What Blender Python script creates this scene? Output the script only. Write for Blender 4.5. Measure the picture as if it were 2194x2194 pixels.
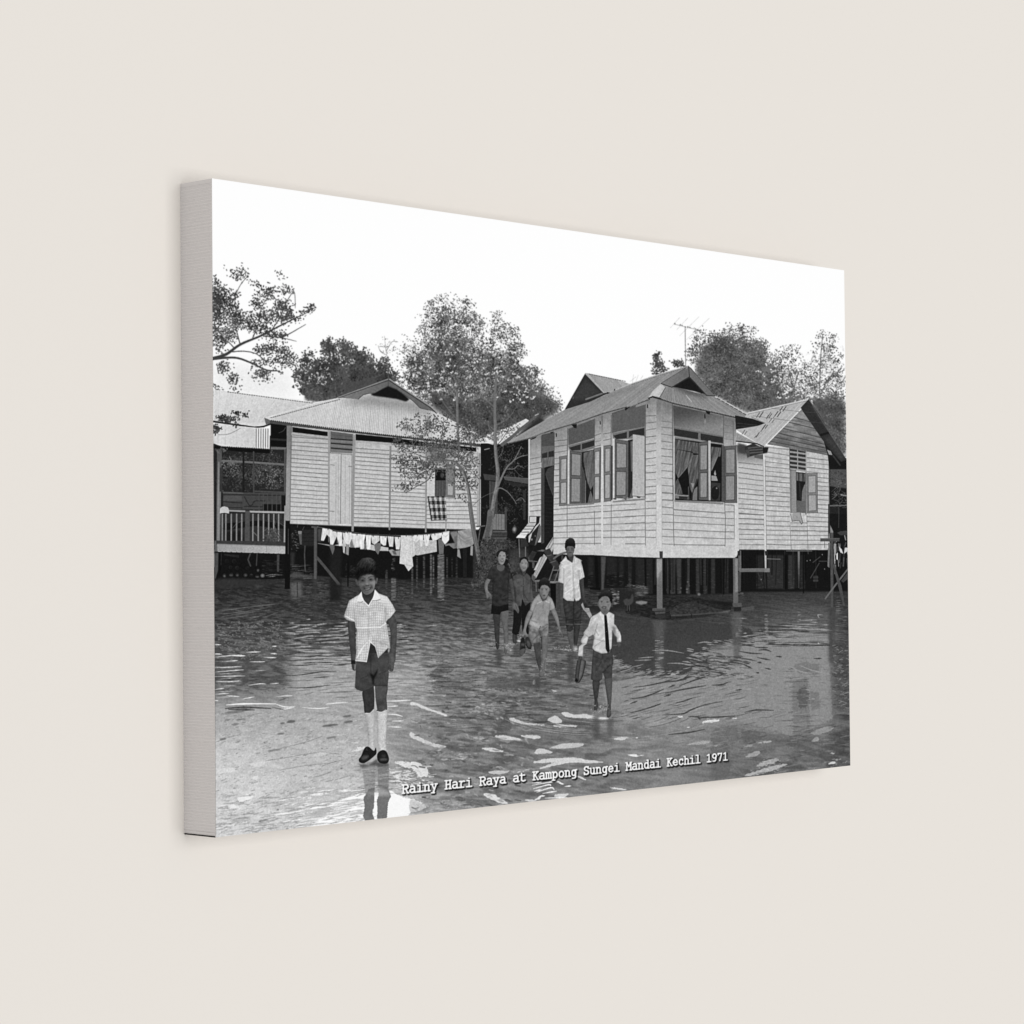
# A stretched canvas print of an old black-and-white photograph, hung on a plain wall.
import bpy, math, time
import numpy as np

t_start = time.time()
scene = bpy.context.scene
for ob in list(bpy.data.objects):
    bpy.data.objects.remove(ob, do_unlink=True)

# ------------------------------------------------------------------ size of the canvas and camera
# fit of the photograph: focal length (px of a 2194 px square), rotation, translation, width / height, depth / height
FIT = (5232.8573, -.0236, -.8270, -.0091, .1124, .0014, 4.3180, 1.6667, .0751)
HGT = 0.60                      # canvas height in metres
WID = HGT * FIT[7]              # 1.00 m
DEP = HGT * FIT[8]              # 45 mm deep stretcher
ZC = 1.50                       # height of its middle above the floor


def _rot(a, b, c):
    ca, sa, cb, sb, cc, sc = np.cos(a), np.sin(a), np.cos(b), np.sin(b), np.cos(c), np.sin(c)
    return np.array([[cc, -sc, 0], [sc, cc, 0], [0, 0, 1]]) @ np.array([[1, 0, 0], [0, ca, -sa], [0, sa, ca]]) @ np.array([[cb, 0, sb], [0, 1, 0], [-sb, 0, cb]])


RM = _rot(*FIT[1:4]); TV = np.array(FIT[4:7])
HMAT = np.array([[FIT[0], 0, 1097], [0, FIT[0], 1097], [0, 0, 1]]) @ np.stack([RM[:, 0], RM[:, 1], TV - RM @ np.array([FIT[7] / 2, .5, 0])], 1)
HINV = np.linalg.inv(HMAT)      # photograph pixel -> place on the canvas (in canvas heights)
to_world = lambda v: (float(v[0]), float(v[2]), float(-v[1]))

cam_data = bpy.data.cameras.new('camera'); cam = bpy.data.objects.new('camera', cam_data); scene.collection.objects.link(cam); scene.camera = cam
cam_data.sensor_width = 36; cam_data.sensor_fit = 'HORIZONTAL'; cam_data.lens = FIT[0] / 2194 * 36; cam_data.clip_start = .05; cam_data.clip_end = 100
pos = np.array(to_world(-RM.T @ TV)) * HGT + (0, 0, ZC)
from mathutils import Matrix, Vector
ax = [to_world(RM[0]), to_world(-RM[1]), to_world(-RM[2])]
cam.matrix_world = Matrix(((ax[0][0], ax[1][0], ax[2][0], pos[0]), (ax[0][1], ax[1][1], ax[2][1], pos[1]), (ax[0][2], ax[1][2], ax[2][2], pos[2]), (0, 0, 0, 1)))

# ------------------------------------------------------------------ light: even studio light from in front
world = bpy.data.worlds.new('World'); scene.world = world; world.use_nodes = True
bg = world.node_tree.nodes['Background']; bg.inputs[0].default_value = (1, 1, 1, 1); bg.inputs[1].default_value = AMBIENT = 0.52


def softbox(name, loc, size, watts, target=(0, 0, ZC)):
    d = bpy.data.lights.new(name, 'AREA'); d.shape = 'SQUARE'; d.size = size; d.energy = watts; d.color = (1, 1, 1)
    o = bpy.data.objects.new(name, d); scene.collection.objects.link(o); o.location = loc
    o.rotation_euler = (Vector(target) - Vector(loc)).to_track_quat('-Z', 'Y').to_euler()
    return o


softbox('softbox', (0.4, -12.0, ZC), 8.5, 1030)
scene.view_settings.view_transform = 'Standard'; scene.view_settings.look = 'None'; scene.view_settings.exposure = 0; scene.view_settings.gamma = 1
scene.view_settings.use_curve_mapping = False
scene.render.engine = 'CYCLES'; scene.cycles.max_bounces = 6; scene.cycles.use_denoising = True
scene.render.resolution_x = scene.render.resolution_y = 1024


# ------------------------------------------------------------------ materials
def material(name, colour, rough=.8, spec=.2):
    m = bpy.data.materials.new(name); m.use_nodes = True; b = m.node_tree.nodes['Principled BSDF']
    b.inputs['Base Color'].default_value = (*colour, 1); b.inputs['Roughness'].default_value = rough; b.inputs['Specular IOR Level'].default_value = spec
    return m, m.node_tree.nodes, m.node_tree.links, b


def plaster():
    m, n, l, b = material('wall_paint', (.712, .676, .630), .9, .1)
    tc = n.new('ShaderNodeTexCoord'); a = n.new('ShaderNodeTexNoise'); a.inputs['Scale'].default_value = 260; a.inputs['Detail'].default_value = 4
    bp = n.new('ShaderNodeBump'); bp.inputs['Strength'].default_value = .06; bp.inputs['Distance'].default_value = .0006
    l.new(tc.outputs['Object'], a.inputs['Vector']); l.new(a.outputs['Fac'], bp.inputs['Height']); l.new(bp.outputs['Normal'], b.inputs['Normal'])
    return m


def cotton(name, colour, ribs):
    """bare canvas: threads run round the stretcher, uneven ribs"""
    m, n, l, b = material(name, colour, .85, .1)
    tc = n.new('ShaderNodeTexCoord'); mp = n.new('ShaderNodeMapping'); mp.inputs['Scale'].default_value = ribs
    no = n.new('ShaderNodeTexWave'); no.wave_type = 'BANDS'; no.bands_direction = 'DIAGONAL'; no.inputs['Scale'].default_value = 1; no.inputs['Distortion'].default_value = 1.2; no.inputs['Detail'].default_value = 3; no.inputs['Detail Scale'].default_value = 1.6
    mp2 = n.new('ShaderNodeMapping'); mp2.inputs['Scale'].default_value = (900, 900, 900)
    n2 = n.new('ShaderNodeTexNoise'); n2.inputs['Scale'].default_value = 1; n2.inputs['Detail'].default_value = 2
    ad = n.new('ShaderNodeMath'); ad.operation = 'MULTIPLY_ADD'; ad.inputs[1].default_value = .7; ad.use_clamp = False
    bp = n.new('ShaderNodeBump'); bp.inputs['Strength'].default_value = .6; bp.inputs['Distance'].default_value = .0009
    cr = n.new('ShaderNodeMixRGB'); cr.inputs[1].default_value = (*[c * .945 for c in colour], 1); cr.inputs[2].default_value = (*[c * 1.03 for c in colour], 1)
    l.new(tc.outputs['Object'], mp.inputs['Vector']); l.new(mp.outputs['Vector'], no.inputs['Vector'])
    l.new(tc.outputs['Object'], mp2.inputs['Vector']); l.new(mp2.outputs['Vector'], n2.inputs['Vector'])
    l.new(n2.outputs['Fac'], ad.inputs[0]); l.new(no.outputs['Fac'], ad.inputs[2])
    l.new(ad.outputs[0], bp.inputs['Height']); l.new(bp.outputs['Normal'], b.inputs['Normal'])
    hf = n.new('ShaderNodeMath'); hf.operation = 'MULTIPLY'; hf.inputs[1].default_value = .6; l.new(ad.outputs[0], hf.inputs[0]); l.new(hf.outputs[0], cr.inputs[0]); l.new(cr.outputs[0], b.inputs['Base Color'])
    return m


# ------------------------------------------------------------------ the wall
def mesh(name, verts, faces, mat, parent=None, uv=None):
    me = bpy.data.meshes.new(name); me.from_pydata(verts, [], faces); me.update(); me.materials.append(mat)
    if uv is not None:
        layer = me.uv_layers.new(name='print'); idx = np.empty(len(me.loops), np.int32); me.loops.foreach_get('vertex_index', idx)
        layer.data.foreach_set('uv', np.asarray(uv, np.float32)[idx].ravel())
    o = bpy.data.objects.new(name, me); scene.collection.objects.link(o)
    if parent:
        o.parent = parent
    return o


def box(x0, x1, y0, y1, z0, z1):
    v = [(x, y, z) for x in (x0, x1) for y in (y0, y1) for z in (z0, z1)]
    return v, [(0, 1, 3, 2), (4, 6, 7, 5), (0, 4, 5, 1), (2, 3, 7, 6), (0, 2, 6, 4), (1, 5, 7, 3)]


wall = mesh('wall', *box(-9, 14, DEP, DEP + .15, -2.0, 6.0), plaster()); wall['kind'] = 'structure'

# ------------------------------------------------------------------ the printed photograph, painted in code
# All marks are given in pixels of the photograph (through small "frames": origin + enlargement) and end up,
# through the plane of the canvas, as a flat rectified print.
PX0, PY0, PW, PH = 440, 370, 1400, 1440
IMG = np.full((PH, PW), 254.0, np.float32)
RNG = np.random.default_rng(1971)
CLIP = [None]
IDB = np.zeros((PH, PW), np.uint8)     # which pictured thing each mark belongs to
CUR = [0]
PICTURED = []


def pictured(name, label):
    PICTURED.append((len(PICTURED) + 1, name, label)); CUR[0] = len(PICTURED)


class Z:
    def __init__(s, ox, oy, k):
        s.ox, s.oy, s.k = ox, oy, k

    def __call__(s, *c):
        return [(s.ox + c[i] / s.k, s.oy + c[i + 1] / s.k) for i in range(0, len(c), 2)]


A = Z(440, 840, 6); B = Z(740, 840, 6); C = Z(1040, 840, 6); D = Z(1300, 760, 6); E = Z(1520, 820, 6)
F = Z(1040, 1080, 6); G = Z(1340, 1040, 6); HH = Z(1540, 1080, 6); I = Z(440, 1080, 6); J = Z(740, 1080, 6)
K = Z(700, 1180, 8.05); L = Z(720, 1400, 7.431); M = Z(440, 520, 4); N = Z(840, 600, 4); O = Z(1340, 660, 4)
P = Z(440, 1330, 4); Q = Z(880, 1300, 4); R = Z(1350, 1300, 4); S = Z(850, 1600, 5.367); T = Z(1210, 1590, 5.367)
U = Z(1030, 1160, 8.05); V = Z(1100, 1230, 8.4); W = Z(1180, 1140, 7.16); X = Z(1220, 1250, 6.44); Y = Z(740, 1190, 17.56)


def vnoise(u, v, seed=0):
    g = np.random.default_rng(seed).random((256, 256)).astype(np.float32)
    iu = np.floor(u).astype(np.int64); iv = np.floor(v).astype(np.int64)
    fu = (u - iu).astype(np.float32); fv = (v - iv).astype(np.float32)
    fu = fu * fu * (3 - 2 * fu); fv = fv * fv * (3 - 2 * fv)
    a = g[iv & 255, iu & 255]; b = g[iv & 255, (iu + 1) & 255]
    c = g[(iv + 1) & 255, iu & 255]; d = g[(iv + 1) & 255, (iu + 1) & 255]
    return (a * (1 - fu) + b * fu) * (1 - fv) + (c * (1 - fu) + d * fu) * fv


def blur(a, s):
    if s <= 0:
        return a
    r = max(1, int(s * 2.5))
    k = np.exp(-0.5 * (np.arange(-r, r + 1) / s) ** 2).astype(np.float32); k /= k.sum()
    for ax in (0, 1):
        p = [(0, 0), (0, 0)]; p[ax] = (r, r)
        b = np.pad(a, p, mode='edge'); out = np.zeros_like(a); n = a.shape[ax]
        for i, w in enumerate(k):
            out += w * (b[i:i + n] if ax == 0 else b[:, i:i + n])
        a = out
    return a


def spline(pts, closed=True, n=5):
    p = np.array(pts, float); m = len(p); out = []
    for i in range(m if closed else m - 1):
        if closed:
            a, b, c, d = p[i - 1], p[i], p[(i + 1) % m], p[(i + 2) % m]
        else:
            a, b, c, d = p[max(i - 1, 0)], p[i], p[i + 1], p[min(i + 2, m - 1)]
        for j in range(n):
            t = j / n
            out.append(0.5 * (2 * b + (c - a) * t + (2 * a - 5 * b + 4 * c - d) * t * t + (3 * b - a - 3 * c + d) * t ** 3))
    if not closed:
        out.append(p[-1])
    return np.array(out)


def cover(pts, pad=0):
    """anti-aliased coverage of a polygon: (x0, y0, mask) in buffer pixels"""
    p = np.array(pts, float) - (PX0, PY0)
    x0 = int(max(0, np.floor(p[:, 0].min()) - 1 - pad)); x1 = int(min(PW, np.ceil(p[:, 0].max()) + 2 + pad))
    y0 = int(max(0, np.floor(p[:, 1].min()) - 1 - pad)); y1 = int(min(PH, np.ceil(p[:, 1].max()) + 2 + pad))
    if x1 <= x0 or y1 <= y0:
        return None
    w, h, SS = x1 - x0, y1 - y0, 4
    acc = np.zeros((h * SS, w + 2), np.float32)
    a, b = p, np.roll(p, -1, 0)
    for (ax, ay), (bx, by) in zip(a, b):
        if ay == by:
            continue
        sg = 1.0
        if ay > by:
            ax, ay, bx, by, sg = bx, by, ax, ay, -1.0
        r0 = max(0, int(np.ceil((ay - y0) * SS - 0.5))); r1 = min(h * SS, int(np.ceil((by - y0) * SS - 0.5)))
        if r1 <= r0:
            continue
        rows = np.arange(r0, r1)
        xs = ax + ((rows + 0.5) / SS + y0 - ay) * (bx - ax) / (by - ay) - x0
        xs = np.clip(xs, 0, w + 0.999); ix = xs.astype(int); fx = xs - ix
        acc[rows, ix] += sg * (1 - fx); acc[rows, np.minimum(ix + 1, w + 1)] += sg * fx
    m = np.abs(np.cumsum(acc, 1)[:, :w]).reshape(h, SS, w).mean(1)
    return x0, y0, np.clip(m, 0, 1)


def tone(v, x0, y0, shp):
    if callable(v):
        yy, xx = np.mgrid[0:shp[0], 0:shp[1]].astype(np.float32)
        return v(xx + x0 + PX0, yy + y0 + PY0)
    return v


def put(x0, y0, m, v, a=1.0):
    h, w = m.shape
    t = tone(v, x0, y0, m.shape)
    if CLIP[0] is not None:
        m = m * CLIP[0][y0:y0 + h, x0:x0 + w]
    r = IMG[y0:y0 + h, x0:x0 + w]
    r += (t - r) * (m * a)
    if CUR[0] >= 0:
        IDB[y0:y0 + h, x0:x0 + w][m * a > .5] = CUR[0]


def fill(pts, v, soft=0, sm=False, a=1.0, rough=0):
    if sm:
        pts = spline(pts)
    c = cover(pts, int(soft * 2.5) if soft else 0)
    if c is None:
        return
    x0, y0, m = c
    m = blur(m, soft) if soft else m
    if rough:                           # ragged outline
        yy_, xx_ = np.mgrid[0:m.shape[0], 0:m.shape[1]].astype(np.float32)
        nz = .6 * vnoise((xx_ + x0) / 5.5, (yy_ + y0) / 2.2, 91) + .4 * vnoise((xx_ + x0) / 2.2, (yy_ + y0) / 1.3, 92)
        m = np.clip((m + rough * (nz - .5) - .5) * 3.5 + .5, 0, 1) * (m > .02)
    put(x0, y0, m, v, a)


def fills(fr, v, *polys, **k):
    for c in polys:
        fill(fr(*c), v, **k)


def grad(x0, y0, v0, x1, y1, v1):
    dx, dy = x1 - x0, y1 - y0; q = dx * dx + dy * dy
    return lambda x, y: v0 + (v1 - v0) * np.clip(((x - x0) * dx + (y - y0) * dy) / q, 0, 1)


def gradp(fr, x0, y0, v0, x1, y1, v1):
    a, b = fr(x0, y0, x1, y1)
    return grad(a[0], a[1], v0, b[0], b[1], v1)


def line(pts, w, v, a=1.0, sm=False, soft=0):
    if sm:
        pts = spline(pts, False)
    p = np.array(pts, float); n = len(p)
    ws = np.linspace(w[0], w[1], n) if isinstance(w, tuple) else np.full(n, w, float)
    for i in range(n - 1):
        (ax, ay), (bx, by) = p[i] - (PX0, PY0), p[i + 1] - (PX0, PY0)
        wm = max(ws[i], ws[i + 1]) / 2 + 1.5 + soft
        x0 = int(max(0, min(ax, bx) - wm)); x1 = int(min(PW, max(ax, bx) + wm + 1))
        y0 = int(max(0, min(ay, by) - wm)); y1 = int(min(PH, max(ay, by) + wm + 1))
        if x1 <= x0 or y1 <= y0:
            continue
        yy, xx = np.mgrid[y0:y1, x0:x1].astype(np.float32); xx += 0.5; yy += 0.5
        dx, dy = bx - ax, by - ay; q = dx * dx + dy * dy + 1e-9
        t = np.clip(((xx - ax) * dx + (yy - ay) * dy) / q, 0, 1)
        d = np.hypot(xx - ax - t * dx, yy - ay - t * dy)
        hw = (ws[i] + (ws[i + 1] - ws[i]) * t) / 2
        m = np.clip((hw - d) / (1 + soft) + 0.5, 0, 1) * np.minimum(1, hw * 2 / 0.9)
        put(x0, y0, m, v, a)


def lines(fr, w, v, *ls, **k):
    for c in ls:
        line(fr(*c), w, v, **k)


def ell(fr, cx, cy, rx, ry, v, rot=0, soft=0, a=1.0, n=18):
    t = np.linspace(0, 2 * math.pi, n, endpoint=False)
    px = rx * np.cos(t); py = ry * np.sin(t); c, s = math.cos(rot), math.sin(rot)
    fill([fr(cx + a_ * c - b_ * s, cy + a_ * s + b_ * c)[0] for a_, b_ in zip(px, py)], v, soft=soft, a=a)


def boards(fr, xl, xr, yl, yr, v=90, w=1.3, a=0.86):
    for p, q in zip(yl, yr):
        k = (xr - xl) / 3
        j = RNG.normal(0, 1.2, 2)
        line(fr(xl, p, xl + k, p + (q - p) / 3 + j[0], xl + 2 * k, p + (q - p) * 2 / 3 + j[1], xr, q),
             w * RNG.uniform(.85, 1.15), v + RNG.normal(0, 8), a)
        line(fr(xl, p + 7, xr, q + 7), 2.0, v + 60, .25, soft=1.2)


def fan(pa, pb, qa, qb, n, w, v, a=0.6, skip=0.0):
    """n straight marks from the edge pa-pb to the edge qa-qb (sheets of corrugated iron)"""
    pa, pb, qa, qb = (np.array(z, float) for z in (pa, pb, qa, qb))
    for i in range(n):
        t = (i + 0.5) / n
        if RNG.random() < skip:
            continue
        line([pa + (pb - pa) * t, qa + (qb - qa) * t], w, v + RNG.normal(0, 7), a * RNG.uniform(.6, 1.2))


def setclip(pts=None, sm=False):
    if pts is None:
        CLIP[0] = None; return
    if sm:
        pts = spline(pts)
    CLIP[0] = None
    m = np.zeros((PH, PW), np.float32); x0, y0, c = cover(pts); m[y0:y0 + c.shape[0], x0:x0 + c.shape[1]] = c
    CLIP[0] = m


STAMPS = {}


def stamp(ln, wd, ang):
    k = (ln, wd, ang)
    if k not in STAMPS:
        r = int(ln / 2 + 2); q = 4
        g = (np.arange((2 * r + 1) * q) + 0.5) / q - r - 0.5
        xx, yy = np.meshgrid(g, g); t = ang * math.pi / 12
        u = (xx * math.cos(t) + yy * math.sin(t)) / (ln / 2); s = (-xx * math.sin(t) + yy * math.cos(t)) / (wd / 2)
        m = (np.abs(s) < (1 - u * u)) & (np.abs(u) < 1)
        STAMPS[k] = m.reshape(2 * r + 1, q, 2 * r + 1, q).mean((1, 3)).astype(np.float32)
    return STAMPS[k]


LOWN = vnoise(*(np.mgrid[0:PH, 0:PW].astype(np.float32)[::-1] / 15), 21) * .6 + vnoise(*(np.mgrid[0:PH, 0:PW].astype(np.float32)[::-1] / 6), 22) * .4


def foliage(fr, blobs, n, ln=(3, 5), wd=0.45, lo=50, hi=100, spread=4.5, leaves=(5, 11), a=0.95, sx=1.0, edge=0.75):
    b = np.array([q if len(q) == 5 else tuple(q) + (1.0,) for q in blobs], float)
    p = b[:, 2] * b[:, 3] * b[:, 4]; p /= p.sum()
    for i in RNG.choice(len(b), n, p=p):
        t = RNG.uniform(0, 2 * math.pi); r = RNG.random() ** edge
        cx, cy = fr(b[i, 0] + b[i, 2] * r * math.cos(t), b[i, 1] + b[i, 3] * r * math.sin(t))[0]
        base = lo + (hi - lo) * (.65 * min(1, max(0, LOWN[int(cy - PY0) % PH, int(cx - PX0) % PW] * 1.9 - .45)) + .35 * RNG.random())
        for _ in range(RNG.integers(*leaves)):
            x = cx + RNG.normal(0, spread) * sx - PX0; y = cy + RNG.normal(0, spread * .8) - PY0
            l_ = round(RNG.uniform(*ln)); s = stamp(l_, max(1.3, round(l_ * wd * 2) / 2), int(RNG.integers(0, 12)))
            h = s.shape[0] // 2; ix, iy = int(x), int(y)
            if ix - h < 0 or iy - h < 0 or ix + h + 1 > PW or iy + h + 1 > PH:
                continue
            put(ix - h, iy - h, s, base + RNG.normal(0, 13), a)


def shimmer(fr, x0, x1, y0, y1, v, n, ln=(20, 60), w=1.0, a=0.7, slope=0.0, jit=12):
    for _ in range(n):
        x = RNG.uniform(x0, x1); y = RNG.uniform(y0, y1); l_ = RNG.uniform(*ln) / 2
        xa, xb = max(x0, x - l_), min(x1, x + l_)
        if xb - xa < 4:
            continue
        m = (xa + xb) / 2
        line(fr(xa, y - slope * (xa - m), m, y + RNG.normal(0, 1.5), xb, y - slope * (xb - m)), (w, w * .6), v + RNG.normal(0, jit), a * RNG.uniform(.5, 1.1))


def streaks(x0, x1, y0, y1, n, tones, ln, w, a=.7, slope=0.0, bias=1.0):
    """lens-shaped marks on the water, longer and thicker towards the viewer"""
    for _ in range(n):
        y = y0 + (y1 - y0) * RNG.random() ** bias; k = .35 + (y - 1230) / 260
        x = RNG.uniform(x0, x1); l_ = RNG.uniform(*ln) * k; h = l_ / 2; d = RNG.normal(0, .5) * k
        v = tones[RNG.integers(len(tones))] + RNG.normal(0, 6); ww = RNG.uniform(*w) * (.5 + .5 * k)
        p = [(x - h, y + slope * h), (x - h * .4, y + d + slope * h * .4), (x + h * .4, y - d - slope * h * .4), (x + h, y - slope * h)]
        line(p[:3], (ww * .3, ww), v, a); line(p[2:], (ww, ww * .25), v, a)


def rip(fr, v, w, a, *ls):
    """hand-placed ripples: x0,y0,x1,y1,... tapered towards both ends"""
    for c in ls:
        p = spline(fr(*c), False, 4) if len(c) > 4 else np.array(fr(*c))
        if len(p) == 2:
            p = np.array([p[0], (p[0] * 2 + p[1]) / 3, (p[0] + 2 * p[1]) / 3, p[1]])
        n = len(p); h = n // 2
        line(p[:h + 1], (w * .35, w), v, a); line(p[h:], (w, w * .35), v, a)
# ---- sky and the trees behind the houses
fill(M(60, 1000, 720, 1100, 760, 1340, 300, 1340, 60, 1300), 238, soft=14)
pictured('printed_tree', 'dark leafy tree behind the left house')
# left: mass of foliage behind the left house
fills(M, 72, (860, 1300, 930, 1240, 1060, 1100, 1140, 1020, 1300, 1030, 1400, 1070, 1560, 1160, 1620, 1240, 1300, 1320, 980, 1370, 850, 1345), soft=2.5)
foliage(M, [(1180, 1080, 270, 110), (900, 1080, 130, 100, .8), (1055, 890, 62, 75, .7), (1195, 890, 50, 70, .7), (1510, 1070, 90, 85, .6),
            (850, 1190, 115, 95, .6), (1000, 1270, 170, 80, 1.1), (1560, 1150, 90, 60), (1330, 1000, 100, 70, .7), (880, 960, 60, 40, .35),
            (1230, 960, 180, 70, .6)], 1150, (3, 6), .5, 42, 92, 4)
foliage(M, [(900, 1100, 130, 100), (1000, 1150, 160, 80, .8), (1250, 1000, 250, 60, .5)], 60, (2, 4), .6, 190, 240, 2.2, (2, 5))
lines(M, (1.3, .8), 95, (1570, 1170, 1560, 1010, 1545, 900, 1535, 800), (1550, 930, 1600, 850, 1650, 850), (1545, 960, 1500, 930, 1480, 880), a=.7, sm=True)
foliage(M, [(1560, 900, 90, 90, .5), (1640, 870, 40, 40, .4), (1640, 1000, 60, 60, .5)], 32, (2, 4), .5, 80, 150, 3, (2, 4))
pictured('printed_branch', 'leafy branches reaching in over the left roof')
# left: branches that reach into the picture
lines(M, (7, 1.2), 58, (68, 992, 180, 955, 300, 872, 470, 800, 620, 722, 760, 652, 870, 600), sm=True)
lines(M, (5, 1.3), 62, (68, 996, 250, 985, 380, 1025, 520, 1090, 620, 1100, 665, 1125), sm=True)
lines(M, (2.2, .9), 70, (72, 760, 130, 700, 200, 590, 290, 380, 370, 280), (250, 905, 180, 840, 72, 815), (230, 935, 330, 930, 430, 950, 520, 1010, 620, 1030, 760, 1040),
      (400, 830, 450, 700, 480, 560, 560, 430), (560, 760, 640, 640, 690, 520, 760, 420, 770, 560), (300, 880, 250, 700, 180, 520, 120, 400),
      (660, 812, 740, 770, 800, 735, 860, 700), (500, 800, 620, 810, 700, 825, 780, 845), (120, 1640, 200, 1640, 300, 1590), sm=True)
foliage(M, [(95, 560, 60, 260, 1.3), (180, 470, 110, 80, .8), (310, 270, 80, 60, .55), (210, 222, 26, 26, .9), (425, 350, 60, 16, 1), (530, 430, 75, 55, .9),
            (450, 520, 45, 55, 1), (695, 400, 55, 55, .5), (655, 285, 42, 32, .5), (660, 570, 75, 90, .95), (500, 620, 90, 90, .8), (350, 680, 110, 80, .9),
            (240, 620, 100, 100, .7), (700, 640, 110, 45, .9), (850, 590, 55, 20, 1), (912, 560, 22, 28, .9), (480, 740, 110, 40, .9), (180, 780, 110, 60, .9),
            (120, 870, 60, 80, .7), (600, 795, 90, 28, .8), (500, 910, 80, 40, 1), (620, 900, 80, 40, .9), (700, 960, 80, 45, .9), (620, 1020, 130, 40, .7),
            (750, 1010, 40, 40, .6), (430, 1030, 36, 36, .8), (470, 1130, 70, 40, .9), (530, 1180, 18, 22, 1), (150, 1080, 60, 50, .8), (250, 1170, 38, 40, 1),
            (275, 1245, 20, 22, 1), (130, 1290, 50, 25, 1), (90, 1250, 20, 20, 1), (600, 1110, 60, 14, .5), (760, 500, 12, 50, .6), (100, 100, 34, 50, .12)],
        1050, (3, 6), .45, 36, 82, 5.5, (3, 6), edge=.62)
pictured('printed_tree', 'tall feathery trees between the two houses')
# centre: the tall feathery trees
fills(N, 76, (210, 780, 330, 560, 560, 500, 700, 620, 960, 640, 1100, 740, 1240, 900, 1400, 1060, 1450, 1120, 1200, 1290, 800, 1350, 480, 1230, 330, 1080, 200, 900), soft=5, a=.5)
fills(N, 66, (300, 950, 700, 1050, 1000, 1000, 1250, 960, 1440, 1090, 1240, 1240, 1000, 1330, 760, 1330, 560, 1200, 360, 1100), soft=5)
lines(N, (1, 2.6), 110, (560, 620, 570, 760, 560, 930, 562, 1080, 566, 1400), (890, 700, 900, 860, 888, 1080, 880, 1320))
CT = [(480, 560, 180, 120, 1.1), (430, 350, 150, 120, .5), (480, 250, 70, 90, .5), (340, 260, 80, 90, .28), (640, 250, 75, 100, .3), (700, 420, 110, 110, .55),
      (900, 350, 70, 80, .3), (950, 480, 140, 100, .55), (1060, 610, 90, 70, .6), (200, 610, 110, 90, .6), (170, 720, 100, 90, .6), (400, 740, 260, 150, 1),
      (700, 690, 230, 190, .8), (900, 760, 200, 150, .85), (1150, 800, 110, 70, .9), (1150, 950, 170, 120, 1.1), (1000, 900, 190, 150, .9), (1350, 1080, 100, 70, 1),
      (1330, 970, 85, 60, .35), (400, 950, 280, 140, .9), (230, 860, 180, 80, .8), (750, 1000, 290, 170, .85), (600, 1160, 170, 100, .9), (1020, 1150, 250, 110, 1.1),
      (750, 1220, 150, 80, 1), (540, 140, 90, 40, .06), (150, 480, 60, 60, .15), (1230, 770, 40, 30, .6), (420, 180, 60, 50, .25), (600, 350, 120, 120, .45), (462, 165, 16, 55, .5), (622, 190, 18, 60, .45), (335, 200, 18, 50, .45), (705, 265, 18, 65, .45), (903, 310, 16, 55, .45), (250, 330, 20, 50, .35), (985, 420, 18, 50, .4), (1085, 560, 20, 60, .4), (400, 470, 190, 150, .5)]
foliage(N, CT, 3900, (2, 4), .5, 44, 102, 4.8, (4, 10), edge=.62)
foliage(N, [q for q in CT if q[4] > .4], 150, (3, 5), .55, 38, 66, 3.6, (6, 12))
fo = [(x, y, rx, ry, d) for x, y, rx, ry, d in CT if y < 1000]
CUR[0] = -1; foliage(N, fo, 300, (2, 4), .7, 200, 250, 2.0, (2, 6)); CUR[0] = 3      # sky showing through
foliage(N, CT, 170, (2, 4), .5, 110, 150, 3.5, (3, 6))
lines(N, (2.0, .9), 118, (560, 1060, 520, 960, 480, 930), (562, 1200, 460, 1080, 380, 940), (566, 1300, 480, 1160, 400, 1090), (885, 1100, 760, 1000, 680, 1050),
      (885, 1000, 930, 900, 980, 800), (560, 900, 530, 820, 540, 790), (880, 1250, 1000, 1180, 1080, 1060), (870, 1320, 830, 1260, 820, 1200), a=.75, sm=True)
pictured('printed_tree', 'trees behind the right house')
# right: trees behind the second house
fills(O, 82, (600, 480, 680, 330, 790, 260, 900, 270, 1030, 280, 1150, 360, 1210, 450, 1300, 500, 1330, 700, 1500, 720, 1500, 820, 1040, 900, 760, 750, 600, 560), soft=3, a=.85)
fills(O, 78, (1500, 780, 1700, 760, 1880, 800, 1890, 1280, 1840, 1250, 1700, 1050, 1570, 800), soft=6)
RT = [(620, 400, 90, 100, .7), (800, 340, 150, 130, 1), (920, 230, 105, 80, .5), (1020, 400, 190, 160, 1), (850, 600, 260, 150, 1), (1060, 700, 240, 170, 1),
      (1120, 400, 110, 110, .7), (640, 230, 55, 45, .2), (1400, 400, 110, 90, .35), (1450, 560, 150, 120, .5), (1700, 290, 110, 100, .3), (1720, 480, 150, 140, .4),
      (1620, 700, 190, 140, .6), (1810, 700, 80, 150, .6), (1350, 650, 130, 140, .75), (1250, 850, 200, 70, 1), (1780, 950, 110, 240, .9), (1850, 1130, 50, 140, .9), (620, 300, 30, 60, .45), (720, 225, 36, 50, .45), (885, 160, 28, 40, .45), (1000, 175, 36, 44, .45), (1085, 190, 28, 36, .35), (1185, 320, 36, 60, .5), (560, 390, 40, 50, .5), (1260, 430, 60, 70, .45), (1300, 520, 50, 90, .5)]
foliage(O, RT, 2900, (2, 4), .5, 44, 106, 4.6, (4, 9), edge=.62)
foliage(O, [(280, 500, 45, 80), (265, 400, 30, 40, .6), (340, 520, 30, 24, .8), (460, 480, 42, 40, .9), (430, 480, 18, 30, .9)], 85, (3, 5), .5, 45, 80, 3, (4, 8))
CUR[0] = -1; foliage(O, [(1500, 600, 380, 230, 1), (1750, 500, 150, 260, 1), (1000, 250, 160, 80, .8)], 230, (2, 4), .7, 200, 248, 2.2, (2, 6)); CUR[0] = 4
foliage(O, RT, 200, (2, 4), .5, 110, 145, 3, (3, 6))
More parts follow.
